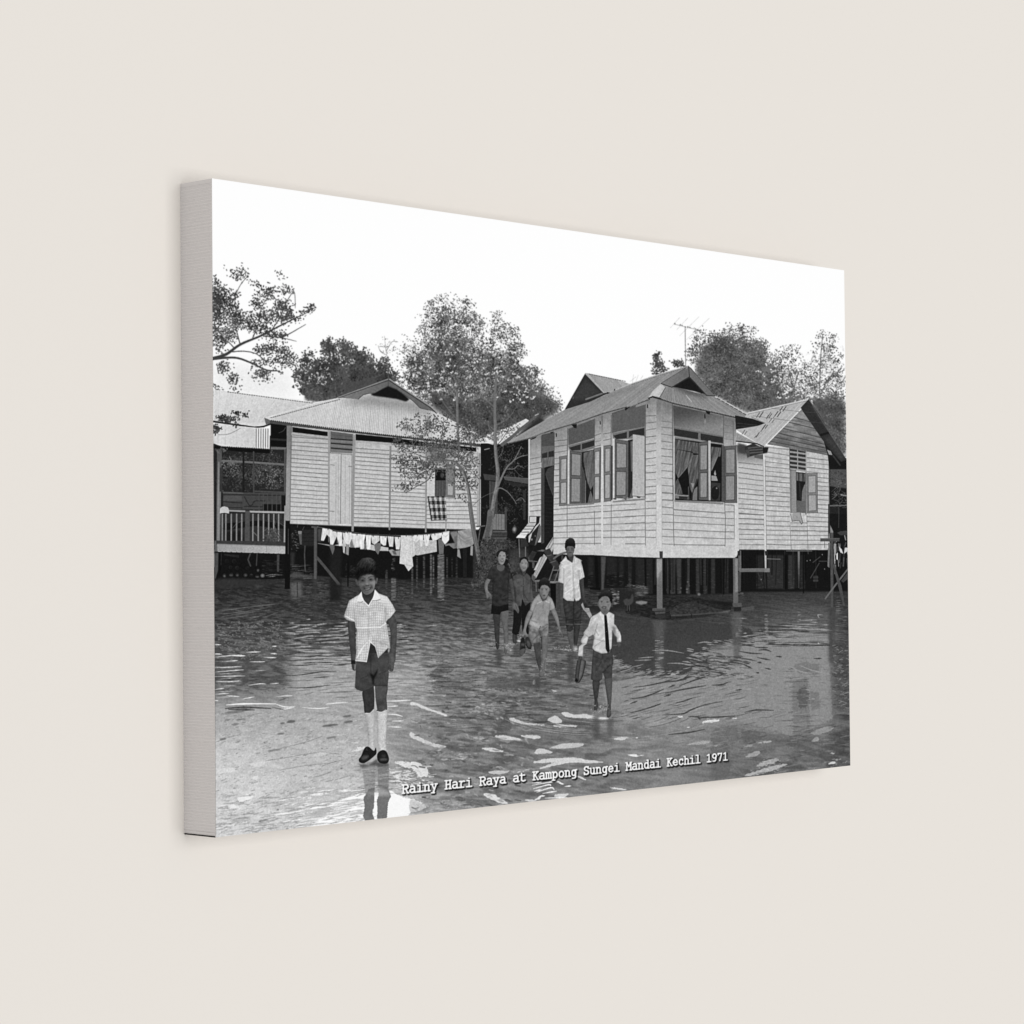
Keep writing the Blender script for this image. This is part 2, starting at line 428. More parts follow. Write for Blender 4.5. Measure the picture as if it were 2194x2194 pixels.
lines(O, (1.2, 2.2), 92, (1690, 230, 1670, 480, 1665, 760), (1390, 480, 1420, 620, 1455, 785), (1665, 760, 1720, 640, 1780, 560), (1440, 700, 1480, 560), sm=True)
lines(O, .9, 110, (60, 640, 70, 570), (90, 630, 110, 575), (130, 610, 150, 580), (40, 630, 90, 590), a=.4)
pictured('printed_aerial', 'television aerial on a thin pole above the right house')
# aerial
lines(O, 1.5, 118, (512, 160, 516, 490)); lines(O, 1.0, 135, (418, 138, 625, 188))
lines(O, .6, 150, (385, 170, 465, 82), (440, 185, 535, 85), (465, 238, 630, 75), (525, 270, 718, 88))
for x, y in ((424, 132), (470, 143), (486, 150), (512, 163), (535, 160), (553, 167), (602, 180), (618, 187)):
    ell(O, x, y, 4, 6, 80)

IMG[:] = .4 * IMG + .6 * blur(IMG, .85)      # far foliage is a little soft
pictured('printed_water', 'rippled flood water below the houses')
# ---- water: broad tones first
fill([(440, 1215), (1840, 1230), (1840, 1820), (440, 1820)], 60)
yy, xx = np.mgrid[0:PH, 0:PW].astype(np.float32); xx += PX0; yy += PY0
ct = np.array([1220, 1260, 1330, 1400, 1460, 1520, 1580, 1640, 1700, 1800])
rows = {460: [40, 44, 62, 84, 84, 150, 168, 176, 182, 186], 560: [44, 44, 70, 84, 82, 152, 166, 170, 178, 182], 606: [44, 46, 62, 82, 90, 150, 166, 168, 172, 186],
        640: [42, 46, 62, 132, 152, 154, 164, 166, 168, 205], 720: [40, 48, 64, 134, 154, 154, 164, 162, 170, 215], 800: [40, 48, 66, 132, 152, 150, 156, 160, 175, 215],
        880: [36, 46, 78, 122, 150, 138, 122, 128, 150, 175], 960: [34, 44, 82, 114, 128, 112, 106, 110, 120, 128], 1060: [38, 50, 84, 104, 104, 98, 106, 110, 114, 122],
        1180: [40, 52, 70, 92, 88, 92, 100, 108, 110, 114], 1300: [40, 48, 62, 84, 104, 112, 106, 108, 112, 116], 1400: [36, 44, 58, 86, 128, 134, 122, 118, 122, 126],
        1500: [32, 42, 60, 110, 136, 134, 124, 114, 112, 110], 1600: [32, 44, 70, 132, 142, 136, 118, 106, 108, 110], 1700: [34, 48, 96, 138, 140, 138, 108, 100, 104, 106],
        1770: [36, 50, 90, 128, 136, 130, 104, 98, 102, 104], 1800: [34, 48, 62, 74, 84, 86, 84, 92, 98, 100], 1840: [34, 46, 60, 70, 78, 84, 84, 90, 96, 98]}
kx = np.array(sorted(rows)); tab = np.array([rows[k] for k in kx], np.float32)
yi = np.stack([np.interp(yy[:, 0], ct, t) for t in tab], 1)
base = np.stack([np.interp(xx[0], kx, yi[r]) for r in range(PH)]).astype(np.float32)
sc = np.clip((yy - 1180) / 260, .12, 2.4)                # ripples grow towards the viewer
vv = np.interp(yy[:, 0], np.arange(1180, 1830), np.cumsum(1 / (1.5 + 3.6 * np.clip((np.arange(1180, 1830) - 1180) / 300, 0, 2)))).astype(np.float32)[:, None] + 0 * xx
wx = vnoise(xx / 55, yy / 30, 5) - .5
n1 = vnoise(xx / (7 + 11 * sc) + 2 * wx, vv + 1.2 * wx, 11); n2 = vnoise(xx / (4 + 5 * sc) + 90, vv * 2.1 + 40 + wx, 12); n3 = vnoise(xx / 3.2, yy / 1.9, 13)
far = np.clip((1520 - yy) / 200, 0, 1)
arow = {460: [6, 9, 15, 15, 14, 6, 5, 5, 5, 6], 606: [6, 9, 15, 15, 14, 6, 5, 5, 5, 6], 640: [6, 9, 11, 17, 6, 5, 5, 5, 6, 6], 800: [6, 9, 14, 21, 9, 8, 6, 6, 8, 8], 880: [6, 9, 18, 23, 16, 14, 12, 14, 16, 14],
        1060: [6, 9, 18, 21, 15, 12, 12, 14, 16, 16], 1180: [6, 9, 13, 16, 14, 10, 10, 12, 12, 10], 1300: [5, 6, 6, 10, 10, 8, 8, 8, 7, 6], 1400: [4, 5, 4, 6, 6, 5, 6, 6, 5, 4], 1600: [4, 5, 7, 6, 4, 4, 6, 8, 6, 5],
        1770: [4, 5, 7, 5, 4, 4, 8, 9, 9, 9], 1840: [5, 7, 8, 10, 10, 10, 9, 10, 10, 10]}
ka = np.array(sorted(arow)); ai = np.stack([np.interp(yy[:, 0], ct, arow[k]) for k in ka], 1)
amp = np.stack([np.interp(xx[0], ka, ai[r]) for r in range(PH)]).astype(np.float32)
tex = np.tanh(4.5 * ((n1 - .5) + .6 * (n2 - .5)))
base *= 1 + .07 * np.clip((yy - 1560) / 60, 0, 1) * np.clip((900 - xx) / 80, 0, 1) + .10 * np.clip((yy - 1330) / 60, 0, 1) * np.clip((1560 - xx) / 100, 0, 1) - .02
wt = base + amp * 1.15 * tex + (n3 - .5) * np.where((yy > 1510) & (xx < 860), 12, 5)
wm = np.clip((yy - 1232) / 8, 0, 1)
IMG[:] = IMG * (1 - wm) + np.clip(wt, 14, 250) * wm; IDB[wm > .5] = CUR[0]
streaks(460, 900, 1242, 1340, 420, (92, 30, 74, 110), (8, 26), (.9, 1.7), .6)
streaks(900, 1180, 1250, 1350, 300, (84, 34, 70), (8, 30), (.9, 1.8), .6)
streaks(1200, 1790, 1240, 1330, 200, (62, 26), (10, 34), (.8, 1.5), .5)
streaks(900, 1240, 1340, 1440, 400, (132, 66, 60, 118, 124), (12, 40), (1.1, 2.2), .6, .02)
streaks(920, 1200, 1440, 1560, 240, (138, 70, 64, 128, 120), (14, 44), (1.2, 2.6), .55, .03)
streaks(618, 880, 1336, 1378, 200, (46, 46, 170, 150), (14, 46), (1.6, 3.0), .8)
streaks(616, 880, 1378, 1425, 130, (58, 62, 172), (20, 60), (1.4, 2.6), .75, bias=1.5)
streaks(616, 900, 1425, 1505, 60, (100, 108, 170), (20, 60), (1.2, 2.2), .6, .05)
wy = vnoise(xx / 40 + 9, yy / 22, 6) - .5
sw = np.tanh(5 * (.65 * vnoise(xx / 30 + 2.6 * wx, yy / 8.5 + 2.4 * wy, 41) + .35 * vnoise(xx / 13 + 2 * wy, yy / 4.5 + 2 * wx, 42) - .5))
msk = np.clip((xx - 860) / 70, 0, 1) * np.clip((1470 - xx) / 120, 0, 1) * np.clip((yy - 1390) / 60, 0, 1)
msk = np.maximum(msk, .8 * np.clip((xx - 1560) / 90, 0, 1) * np.clip((yy - 1560) / 40, 0, 1)); msk = np.maximum(msk, np.clip((xx - 1775) / 20, 0, 1) * np.clip((yy - 1380) / 40, 0, 1))
IMG += sw * 15 * msk
streaks(1180, 1560, 1335, 1440, 170, (50, 74, 82), (14, 50), (.9, 1.8), .5)
# left: dark mirror of the left house with a net of ripples
setclip(P(70, 0, 660, 0, 690, 250, 700, 640, 600, 720, 80, 740))
for _ in range(330):
    x, y = RNG.uniform(80, 700), RNG.uniform(-40, 330); a_ = RNG.uniform(0, 6.28); l_ = RNG.uniform(8, 24)
    q = [x, y, x + l_ * math.cos(a_), y + .5 * l_ * math.sin(a_), x + l_ * 1.6 * math.cos(a_ + .8), y + .6 * l_ * math.sin(a_ + .8)]
    line(P(*q), .95, 128, .55, sm=True)
for _ in range(260):
    x, y = RNG.uniform(80, 700), RNG.uniform(-30, 620)
    line(P(x, y, x + RNG.uniform(10, 40), y + RNG.normal(0, 4)), 1.2, 52, .5)
setclip()
rip(I, 118, 1.5, .7, (160, 1385, 500, 1330, 880, 1290), (160, 1420, 600, 1370, 830, 1320), (150, 1465, 500, 1400, 900, 1350), (200, 1480, 620, 1420), (660, 1310, 900, 1285),
    (160, 1360, 420, 1350), (500, 1500, 760, 1420), (720, 1470, 960, 1380), (560, 1530, 700, 1510, 720, 1550), (520, 1470, 690, 1440))
rip(P, 245, 1.9, .95, (80, 285, 140, 286), (80, 312, 250, 296, 345, 300), (230, 303, 340, 302), (350, 270, 475, 266), (560, 282, 610, 282), (575, 218, 610, 219), (80, 205, 130, 206),
    (80, 400, 200, 398, 310, 392), (80, 440, 260, 425, 330, 420), (80, 478, 340, 472), (90, 520, 200, 522, 300, 512), (370, 553, 470, 540, 520, 543), (555, 540, 628, 536),
    (80, 590, 160, 578), (80, 630, 200, 622), (80, 685, 110, 683), (610, 648, 745, 642), (310, 672, 420, 652), (380, 352, 510, 350), (180, 348, 280, 340), (500, 315, 610, 316), (180, 640, 290, 650))
rip(P, 210, 1.4, .75, (100, 350, 240, 345), (110, 500, 260, 488), (200, 530, 320, 516), (100, 455, 240, 452), (120, 560, 260, 556), (90, 660, 260, 645), (400, 430, 520, 425), (90, 610, 240, 600))
rip(P, 250, 3.6, .95, (180, 722, 330, 712, 600, 712)); rip(P, 242, 2.2, .9, (600, 712, 680, 738, 770, 735), (830, 742, 960, 752, 1060, 742), (1030, 715, 1120, 705, 1220, 700), (640, 765, 760, 742))
rip(P, 236, 2.6, .9, (1555, 690, 1660, 686, 1765, 680), (1560, 735, 1650, 730), (1565, 800, 1640, 806, 1690, 820), (1600, 860, 1700, 858), (1560, 908, 1680, 912))
rip(P, 70, 4.5, .9, (170, 752, 330, 742, 560, 752), (200, 760, 420, 764)); rip(P, 92, 2.5, .8, (570, 740, 680, 765), (620, 690, 700, 660))
# light mirror of the wall, streaked dark
for c in ((710, 110, 900, 118, 1200, 105), (720, 170, 950, 178, 1240, 160), (690, 245, 900, 238, 1210, 252), (700, 215, 960, 205, 1230, 205), (720, 300, 900, 308, 1000, 290),
          (760, 140, 1000, 140, 1200, 135), (820, 275, 1000, 278, 1240, 270), (700, 345, 860, 335, 1010, 330), (700, 380, 830, 382, 960, 370), (1100, 380, 1250, 368),
          (690, 470, 830, 462, 1000, 436, 1120, 436), (930, 487, 1060, 480), (700, 575, 900, 572, 1070, 550), (1060, 300, 1230, 296), (730, 60, 900, 70, 1180, 60), (980, 90, 1230, 80), (700, 20, 860, 28, 1000, 15)):
    rip(P, 62, 2.5, .9, c)
rip(P, 118, 2.2, .7, (820, 640, 940, 610), (700, 610, 900, 590), (960, 600, 1080, 580), (1090, 560, 1190, 540), (740, 520, 860, 505))
rip(J, 165, 2.4, .85, (1080 - 40, 0 + 1560, 1180, 1558)); rip(I, 168, 2.6, .85, (1180, 1610, 1290, 1600, 1400, 1612), (1160, 1640, 1280, 1632), (1310, 1660, 1420, 1645, 1480, 1660), (1600, 1600, 1740, 1600),
    (1700, 1630, 1830, 1612), (1090, 1590, 1210, 1565), (1240, 1560, 1380, 1552), (1080, 1530, 1140, 1528), (1300, 1482, 1350, 1480), (1040, 1670, 1200, 1672), (1480, 1700, 1640, 1685),
    (1100, 1735, 1330, 1700), (1740, 1525, 1832, 1520), (1440, 1545, 1560, 1538))
rip(I, 230, 1.8, .9, (120, 1808, 180, 1806), (860, 1830, 915, 1828), (530, 1905, 640, 1902), (120, 1925, 180, 1925), (840, 1922, 910, 1922))
# sandy shallows, left foreground
for _ in range(900):
    x, y = RNG.uniform(90, 1330), RNG.uniform(780, 1820); l_ = RNG.uniform(6, 36)
    d = RNG.random() < .55
    line(P(x, y, x + l_, y - l_ * RNG.uniform(.1, .35)), RNG.uniform(.8, 1.6), 112 if d else 212, RNG.uniform(.3, .7))
for x, y, rx, ry, v in ((250, 782, 90, 12, 105), (190, 850, 26, 6, 100), (300, 846, 40, 7, 100), (255, 886, 34, 7, 100), (660, 878, 20, 8, 85), (735, 864, 36, 13, 80), (1070, 896, 70, 10, 75),
                        (1215, 818, 40, 9, 90), (1225, 866, 40, 10, 85), (645, 968, 32, 7, 85), (150, 1014, 30, 9, 95), (1080, 1000, 45, 7, 100), (590, 1110, 60, 8, 118),
                        (1165, 1265, 10, 5, 70), (505, 1045, 8, 4, 80), (1000, 1095, 8, 4, 80), (1170, 1450, 9, 5, 80), (700, 1785, 12, 6, 60), (500, 1715, 45, 14, 105), (620, 1620, 10, 6, 100)):
    ell(P, x, y, rx, ry, v, rot=-.12, soft=.8, a=.75)
lines(P, 1.3, 112, (520, 1200, 680, 1175, 820, 1150, 960, 1130, 1140, 1140), (640, 1280, 860, 1240, 1060, 1220, 1180, 1190), (540, 1120, 700, 1080, 860, 1040, 1000, 990), (930, 1340, 1010, 1320, 1080, 1290),
      (1030, 1380, 1090, 1365), (1110, 1365, 1240, 1325), (140, 1010, 300, 975), (300, 830, 480, 790), (1000, 1245, 1130, 1200), (720, 1480, 900, 1420), a=.55, sm=True)
for c, v in (((380, 1238, 430, 1210, 500, 1205, 515, 1225, 450, 1255), 215), ((90, 1285, 200, 1262, 260, 1260, 240, 1290, 100, 1310), 218), ((395, 1345, 440, 1328, 472, 1340, 430, 1368), 220),
             ((270, 1530, 330, 1492, 400, 1490, 400, 1540, 330, 1575), 238), ((90, 1580, 150, 1560, 260, 1545, 200, 1580, 100, 1590), 222), ((190, 1600, 240, 1575, 300, 1600, 260, 1625), 235),
             ((790, 1470, 860, 1435, 935, 1428, 930, 1460, 860, 1490), 215), ((850, 1500, 1000, 1480, 1180, 1485, 1060, 1500), 225), ((920, 1150, 1000, 1125, 1060, 1140, 980, 1158), 205),
             ((1250, 1120, 1320, 1085, 1380, 1080, 1340, 1110), 228), ((1240, 1040, 1330, 1030, 1300, 1050), 205), ((780, 1600, 850, 1560, 900, 1490, 905, 1520, 870, 1600), 225)):
    fill(P(*c), v, soft=2, sm=True, a=.9, rough=1.1)
# bright sky mirrored at the lower edge
fill(P(700, 1790, 760, 1750, 860, 1730, 1050, 1680, 1180, 1640, 1260, 1590, 1180, 1600, 1030, 1600, 900, 1650, 860, 1650, 900, 1610, 1000, 1570, 1180, 1530, 1290, 1490, 1420, 1480, 1540, 1430, 1640, 1490,
        1780, 1530, 1870, 1560, 1760, 1640, 1720, 1690, 1400, 1740, 1000, 1790), 248, soft=2, rough=1.0)
fills(P, 172, (880, 1650, 1000, 1605, 1230, 1590, 1200, 1640, 1050, 1665, 920, 1680), soft=2, a=.7)
streaks(610, 790, 1690, 1778, 170, (172, 190, 182, 250), (8, 26), (1.2, 2.6), .7, .14); streaks(460, 640, 1700, 1790, 160, (150, 205, 162), (6, 18), (1, 2.2), .55, .14)
for _ in range(150):
    x, y = RNG.uniform(1560, 1932), RNG.uniform(1250, 1450)
    line(P(x, y, x + RNG.uniform(10, 60), y + RNG.uniform(-10, 14)), RNG.uniform(1, 3), 240 if RNG.random() < .6 else 105, .6)
fill(P(1600, 1210, 1760, 1205, 1860, 1240, 1900, 1330, 1840, 1340, 1770, 1270, 1640, 1225), 236, soft=2, a=.85, rough=1.3)
# shadow and mirror of the standing boy
fill(P(1270, 1285, 1330, 1245, 1460, 1210, 1570, 1225, 1575, 1300, 1500, 1380, 1400, 1330), 128, soft=5, a=.5)
fill(P(1340, 1225, 1455, 1205, 1455, 1480, 1370, 1490), 134, soft=3, a=.75, rough=.4); fill(P(1475, 1215, 1572, 1215, 1570, 1480, 1480, 1480), 114, soft=3, a=.8, rough=.4); fill(P(1310, 1225, 1400, 1238, 1470, 1180, 1480, 1215, 1570, 1228, 1565, 1245, 1490, 1250, 1420, 1240, 1340, 1262), 66, soft=1.6, a=.75); streaks(770, 840, 1640, 1702, 60, (150, 170, 108), (8, 22), (1, 2), .5, .05)
fill(P(1355, 1520, 1400, 1440, 1450, 1430, 1445, 1600, 1430, 1640, 1450, 1715, 1370, 1720, 1350, 1670, 1365, 1600), 110, soft=1.2, rough=.8)
fill(P(1470, 1540, 1500, 1420, 1560, 1420, 1590, 1500, 1565, 1560, 1555, 1690, 1470, 1700, 1475, 1630), 112, soft=1.2, rough=.8)
fill(P(1330, 1470, 1470, 1475, 1490, 1430, 1590, 1470, 1580, 1500, 1480, 1500), 205, soft=3, a=.5)
# centre and right foreground: sky glints
HL = ((0, 815, 60, 830, 180, 880, 300, 920, 345, 945, 290, 935, 160, 890, 40, 850, 0, 840), (0, 1075, 80, 1120, 180, 1165, 310, 1200, 220, 1205, 120, 1170, 0, 1115),
      (1290, 910, 1330, 900, 1400, 925, 1500, 920, 1600, 945, 1690, 950, 1690, 965, 1600, 965, 1480, 955, 1340, 945), (840, 962, 880, 953, 960, 985, 1130, 1008, 1145, 1018, 1000, 1010, 890, 990),
      (1170, 970, 1240, 935, 1300, 985, 1240, 1000), (1220, 1012, 1330, 1010, 1455, 1026, 1330, 1032, 1240, 1030), (720, 1105, 820, 1105, 960, 1140, 880, 1145, 760, 1130),
      (940, 1105, 1100, 1105, 1100, 1130, 1020, 1128), (1195, 1205, 1300, 1175, 1460, 1170, 1475, 1190, 1370, 1212, 1210, 1215), (600, 1215, 660, 1208, 720, 1215, 800, 1240, 720, 1245, 650, 1228),
      (1060, 1245, 1110, 1215, 1210, 1240, 1210, 1255, 1070, 1260), (1040, 1335, 1150, 1305, 1280, 1295, 1400, 1292, 1500, 1310, 1660, 1330, 1540, 1340, 1380, 1335, 1240, 1360, 1170, 1378, 1090, 1390, 1190, 1350, 1250, 1330, 1140, 1340),
      (660, 1415, 760, 1405, 850, 1412, 780, 1432, 700, 1432), (860, 1420, 960, 1405, 1050, 1375, 960, 1415), (1730, 1130, 1800, 1118, 1880, 1122, 1800, 1142), (620, 1600, 720, 1608, 780, 1650, 840, 1690, 760, 1680, 660, 1640),
      (0, 1655, 80, 1680, 130, 1720, 0, 1760), (1840, 1270, 1932, 1262, 1932, 1285), (1050, 1660, 1130, 1610, 1100, 1650), (1240, 1610, 1355, 1602, 1300, 1635, 1240, 1630), (980, 1650, 1090, 1660, 1000, 1670),
      (1420, 1445, 1500, 1475, 1490, 1485, 1430, 1460), (1700, 1545, 1800, 1555, 1870, 1570, 1760, 1565), (590, 560, 690, 558, 610, 572), (1205, 712, 1260, 724, 1220, 730), (180, 632, 260, 630, 200, 640), (1045, 650, 1060, 620, 1070, 650, 1055, 670),
      (0, 1330, 40, 1330, 130, 1370, 150, 1440, 110, 1450, 70, 1400, 0, 1380))
for c in HL:
    fill(Q(*c), 160, soft=3.2, a=.55); fill(Q(*c), 222 + RNG.normal(0, 12), soft=1.3, sm=True, a=.85, rough=.75)
for c in ((1040, 1530, 1240, 1498, 1300, 1520), (1050, 1560, 1180, 1525, 1200, 1535), (1080, 1590, 1200, 1550, 1230, 1570), (1130, 1600, 1250, 1580), (1320, 1540, 1375, 1535), (1270, 1512, 1310, 1520), (1150, 1640, 1340, 1635),
          (1100, 1625, 1150, 1620), (1040, 1510, 1120, 1505), (1060, 1580, 1120, 1568)):
    rip(Q, 238, 3.2, .9, c)
for _ in range(230):     # broken light, centre foreground
    x, y = RNG.uniform(0, 1000), RNG.uniform(700, 1750); l_ = RNG.uniform(10, 70)
    k = RNG.random()
    line(Q(x, y, x + l_ * .5, y + RNG.normal(3, 5), x + l_, y + RNG.normal(6, 8)), RNG.uniform(1.2, 3), 172 if k < .35 else (146 if k < .65 else 78), RNG.uniform(.2, .5), sm=True, soft=1.2)
for _ in range(220):
    x, y = RNG.uniform(200, 1700), RNG.uniform(180, 900); l_ = RNG.uniform(20, 110); s = (x - 1100) / 1600
    line(Q(x, y, x + l_ * .5, y + l_ * .1 * s + 2, x + l_, y - l_ * .25 * s), RNG.uniform(.9, 2.0), 150 if RNG.random() < .5 else 58, RNG.uniform(.25, .6), sm=True)
for cx, cy, n in ((640, 1680, 0), (370, 1700, 40), (420, 1290, 34), (600, 1130, 34), (560, 890, 26), (700, 880, 26), (900, 830, 18), (60, 980, 18), (240, 1260, 22), (170, 1740, 30)):
    for _ in range(n):
        x, y = cx + RNG.normal(0, 55), cy + RNG.normal(0, 28)
        line(Q(x, y, x + RNG.uniform(8, 30), y + RNG.normal(0, 3)), 1.4, 196, .45, soft=1)
fill(Q(700, 1000, 760, 970, 860, 990, 870, 1050, 780, 1075, 690, 1040), 82, soft=4, a=.5, rough=1.2)
fill(Q(190, 640, 420, 620, 450, 700, 300, 720, 190, 700), 76, soft=4, a=.55, rough=1.3); fill(Q(610, 620, 1020, 590, 1120, 640, 1100, 700, 900, 720, 640, 690), 76, soft=5, a=.55, rough=1.3)
fill(Q(210, 430, 300, 460, 360, 560, 200, 620, 150, 580, 240, 500), 72, soft=4, a=.55, rough=1.4); streaks(910, 1010, 1400, 1480, 90, (66, 132, 120, 74), (12, 34), (1.2, 2.4), .6)
# rings around the boy with the tie
for k in range(26):
    r = 110 + k * 17; t0 = RNG.uniform(-.3, .5); t = np.linspace(t0, t0 + RNG.uniform(.5, 1.1), 7) + math.pi * (0 if RNG.random() < .5 else .45)
    line([Q(1640 + r * 1.9 * math.cos(q), 930 + r * .45 * math.sin(q) - 40)[0] for q in t], RNG.uniform(1, 2), 165 if k % 2 else 66, .5)
# right: dark pool and the light mirror of the second house, dark streaks
fill(R(-240, 690, -60, 630, 300, 612, 480, 590, 650, 560, 760, 480, 690, 430, 740, 380, 890, 330, 1060, 290, 1300, 250, 1700, 240, 1712, 560, 1735, 960, 1400, 1110, 1000, 1000, 700, 960, 300, 930, 0, 930, -200, 860), 139, soft=4, a=.85, rough=.6)
fill(R(-200, 130, 300, 130, 880, 150, 1050, 200, 1060, 262, 880, 300, 700, 340, 620, 400, 700, 450, 620, 540, 480, 580, 300, 602, 210, 560, 0, 540, -160, 420), 57, soft=4, a=.85, rough=.7)
for k in range(46):
    x = RNG.uniform(440, 980); y = 390 + (x - 440) * .16 + RNG.uniform(-50, 130); l_ = RNG.uniform(30, 90); rip(R, 58 if RNG.random() < .62 else 146, RNG.uniform(1.4, 3), .85, (x, y, x + l_ * .5, y + l_ * .05, x + l_, y + l_ * .18))
DK = ((0, 910, 120, 880, 240, 840, 260, 832), (280, 928, 380, 922, 460, 915, 520, 885, 640, 840, 790, 812), (300, 742, 420, 715, 560, 690, 650, 676), (700, 672, 780, 668, 835, 650), (420, 680, 520, 640, 640, 600, 680, 580),
      (30, 690, 150, 675, 300, 645, 430, 630, 500, 580), (390, 825, 470, 805, 535, 782), (0, 790, 110, 775, 200, 745, 290, 705), (620, 590, 720, 600, 830, 570), (680, 440, 830, 450, 1000, 482), (740, 420, 900, 430, 1080, 465),
      (930, 380, 1030, 398, 1130, 402), (1070, 350, 1180, 350), (1100, 372, 1160, 368, 1210, 385), (940, 335, 1060, 322), (980, 500, 1040, 525), (1155, 525, 1205, 537), (1090, 435, 1200, 457), (760, 480, 900, 480, 1000, 500),
      (1250, 425, 1300, 430), (1575, 445, 1640, 443), (1400, 322, 1540, 325), (1080, 565, 1105, 567), (905, 715, 955, 710), (500, 940, 580, 945, 600, 970), (600, 950, 760, 945, 900, 935), (980, 905, 1080, 885, 1230, 888),
      (330, 1095, 500, 1078, 640, 1050), (330, 690, 385, 670), (1090, 475, 1125, 478), (660, 352, 760, 362, 880, 360), (640, 560, 760, 520, 860, 540), (560, 610, 700, 560, 820, 575), (290, 770, 350, 752), (0, 830, 60, 810))
edge = np.array([(1060, 262), (880, 300), (700, 340), (620, 400), (700, 450), (620, 540), (480, 580), (300, 602), (210, 560), (0, 540), (-160, 430)], float)
for _ in range(330):
    q_ = RNG.uniform(0, len(edge) - 1.001); i_ = int(q_); ex, ey = edge[i_] + (edge[i_ + 1] - edge[i_]) * (q_ - i_) + RNG.normal(0, 1, 2) * (40, 26)
    l_ = RNG.uniform(24, 100); sl = np.interp(ex, [-100, 500, 650, 1000], [.22, .2, -.1, -.12]); rip(R, 58 if RNG.random() < .5 else 141, RNG.uniform(1.3, 2.9), .85, (ex - l_ / 2, ey + sl * l_ / 2, ex, ey + RNG.normal(0, 2), ex + l_ / 2, ey - sl * l_ / 2))
for _ in range(170):
    x, y = RNG.uniform(-100, 1000), RNG.uniform(600, 960); l_ = RNG.uniform(40, 150); rip(R, RNG.choice([96, 112, 162, 70, 156]), RNG.uniform(1, 2.6), .6, (x, y + l_ * .1, x + l_ * .5, y + RNG.normal(0, 2), x + l_, y - l_ * .12))
for _ in range(120):
    x, y = RNG.uniform(1040, 1640), RNG.uniform(150, 340); l_ = RNG.uniform(50, 190); rip(R, RNG.choice([54, 60, 152]), RNG.uniform(1.3, 2.6), .75, (x, y, x + l_ * .5, y + RNG.normal(0, 2), min(1712, x + l_), y + 3))
for _ in range(90):
    x, y = RNG.uniform(1000, 1700), RNG.uniform(420, 1000); l_ = RNG.uniform(30, 110); rip(R, RNG.choice([122, 152, 110]), RNG.uniform(1, 2.4), .45, (x, y, x + l_ * .5, y + RNG.normal(0, 3), x + l_, y + 4))
for c in DK:
    rip(R, 62, 3.3, .9, c)
for _ in range(90):
    x = RNG.uniform(480, 960); y = RNG.uniform(410, 620); l_ = RNG.uniform(30, 110)
    line(R(x, y, x + l_, y + RNG.uniform(-6, 12)), RNG.uniform(1, 2.4), 66 if RNG.random() < .6 else 150, .6)
for c in ((1060, 275, 1250, 272, 1500, 280), (1140, 212, 1300, 215, 1560, 232), (1290, 160, 1420, 165, 1560, 175), (1370, 182, 1560, 192, 1700, 205), (1220, 235, 1400, 232, 1700, 245), (1390, 150, 1600, 152), (1460, 118, 1600, 112),
          (1620, 95, 1610, 70, 1650, 70), (910, 265, 1000, 250, 1100, 238), (580, 312, 640, 302, 700, 308), (190, 375, 320, 375, 460, 398), (510, 415, 600, 428), (520, 440, 620, 465), (320, 485, 420, 485, 540, 500), (600, 402, 660, 402),
          (70, 440, 200, 430), (40, 460, 180, 455), (1650, 155, 1700, 155), (1540, 130, 1610, 135), (970, 228, 1000, 226), (1080, 260, 1220, 250), (1240, 295, 1460, 300), (880, 100, 1000, 98)):
    rip(R, 150, 2.6, .85, c)
fill(R(660, 345, 760, 325, 880, 308, 890, 420, 740, 410, 700, 370), 128, soft=3, a=.6)
fill(R(1330, 255, 1560, 240, 1700, 240, 1710, 310, 1500, 290), 142, soft=3, a=.75)
fill(R(870, 45, 960, 45, 950, 230, 940, 330, 880, 330), 92, soft=3, a=.75); fill(R(875, 250, 960, 250, 935, 440, 890, 440), 78, soft=2, a=.6)
fill(R(190, 110, 300, 110, 280, 350, 285, 560, 215, 560, 230, 350), 98, soft=4, a=.6); shimmer(R, 215, 290, 250, 560, 150, 36, (20, 60), 1.6)
shimmer(R, 1155, 1185, 60, 330, 150, 30, (12, 30), 1.6); shimmer(R, 1435, 1465, 40, 330, 130, 22, (14, 30), 1.5); shimmer(R, 905, 960, 100, 260, 128, 20, (12, 40), 1.4)
shimmer(R, 1760, 1860, 20, 320, 105, 60, (20, 80), 1.2); fill(R(1705, 0, 1755, 0, 1740, 480, 1700, 480), 62, soft=3, a=.7); fill(R(1720, 300, 1880, 300, 1890, 900, 1740, 900), 74, soft=6, a=.5)
for _ in range(130):
    x, y = RNG.uniform(1730, 1880), RNG.uniform(330, 880); a_ = RNG.uniform(-.6, .6)
    line(R(x, y, x + 22 * math.cos(a_), y + 22 * math.sin(a_)), RNG.uniform(.9, 1.9), 150 if RNG.random() < .5 else 50, .6)
fill(R(1390, 640, 1530, 600, 1545, 1050, 1400, 1110, 1390, 900), 112, soft=4, a=.7, rough=.9); fill(R(1440, 700, 1500, 680, 1535, 760, 1520, 850, 1450, 870, 1430, 780), 82, soft=2.6, a=.75, rough=1.3); streaks(1690, 1745, 1430, 1575, 80, (92, 134, 124, 104), (10, 28), (1.2, 2.6), .65)
fill(R(1540, 720, 1620, 730, 1630, 860, 1550, 900), 108, soft=3, a=.6, rough=.8); fill(R(1380, 490, 1480, 470, 1640, 500, 1600, 590, 1440, 560), 108, soft=4, a=.6, rough=1.1)
rip(R, 152, 2.6, .8, (1370, 510, 1450, 550, 1560, 575), (1450, 500, 1560, 545, 1700, 575), (1500, 710, 1535, 712), (1555, 790, 1585, 790))
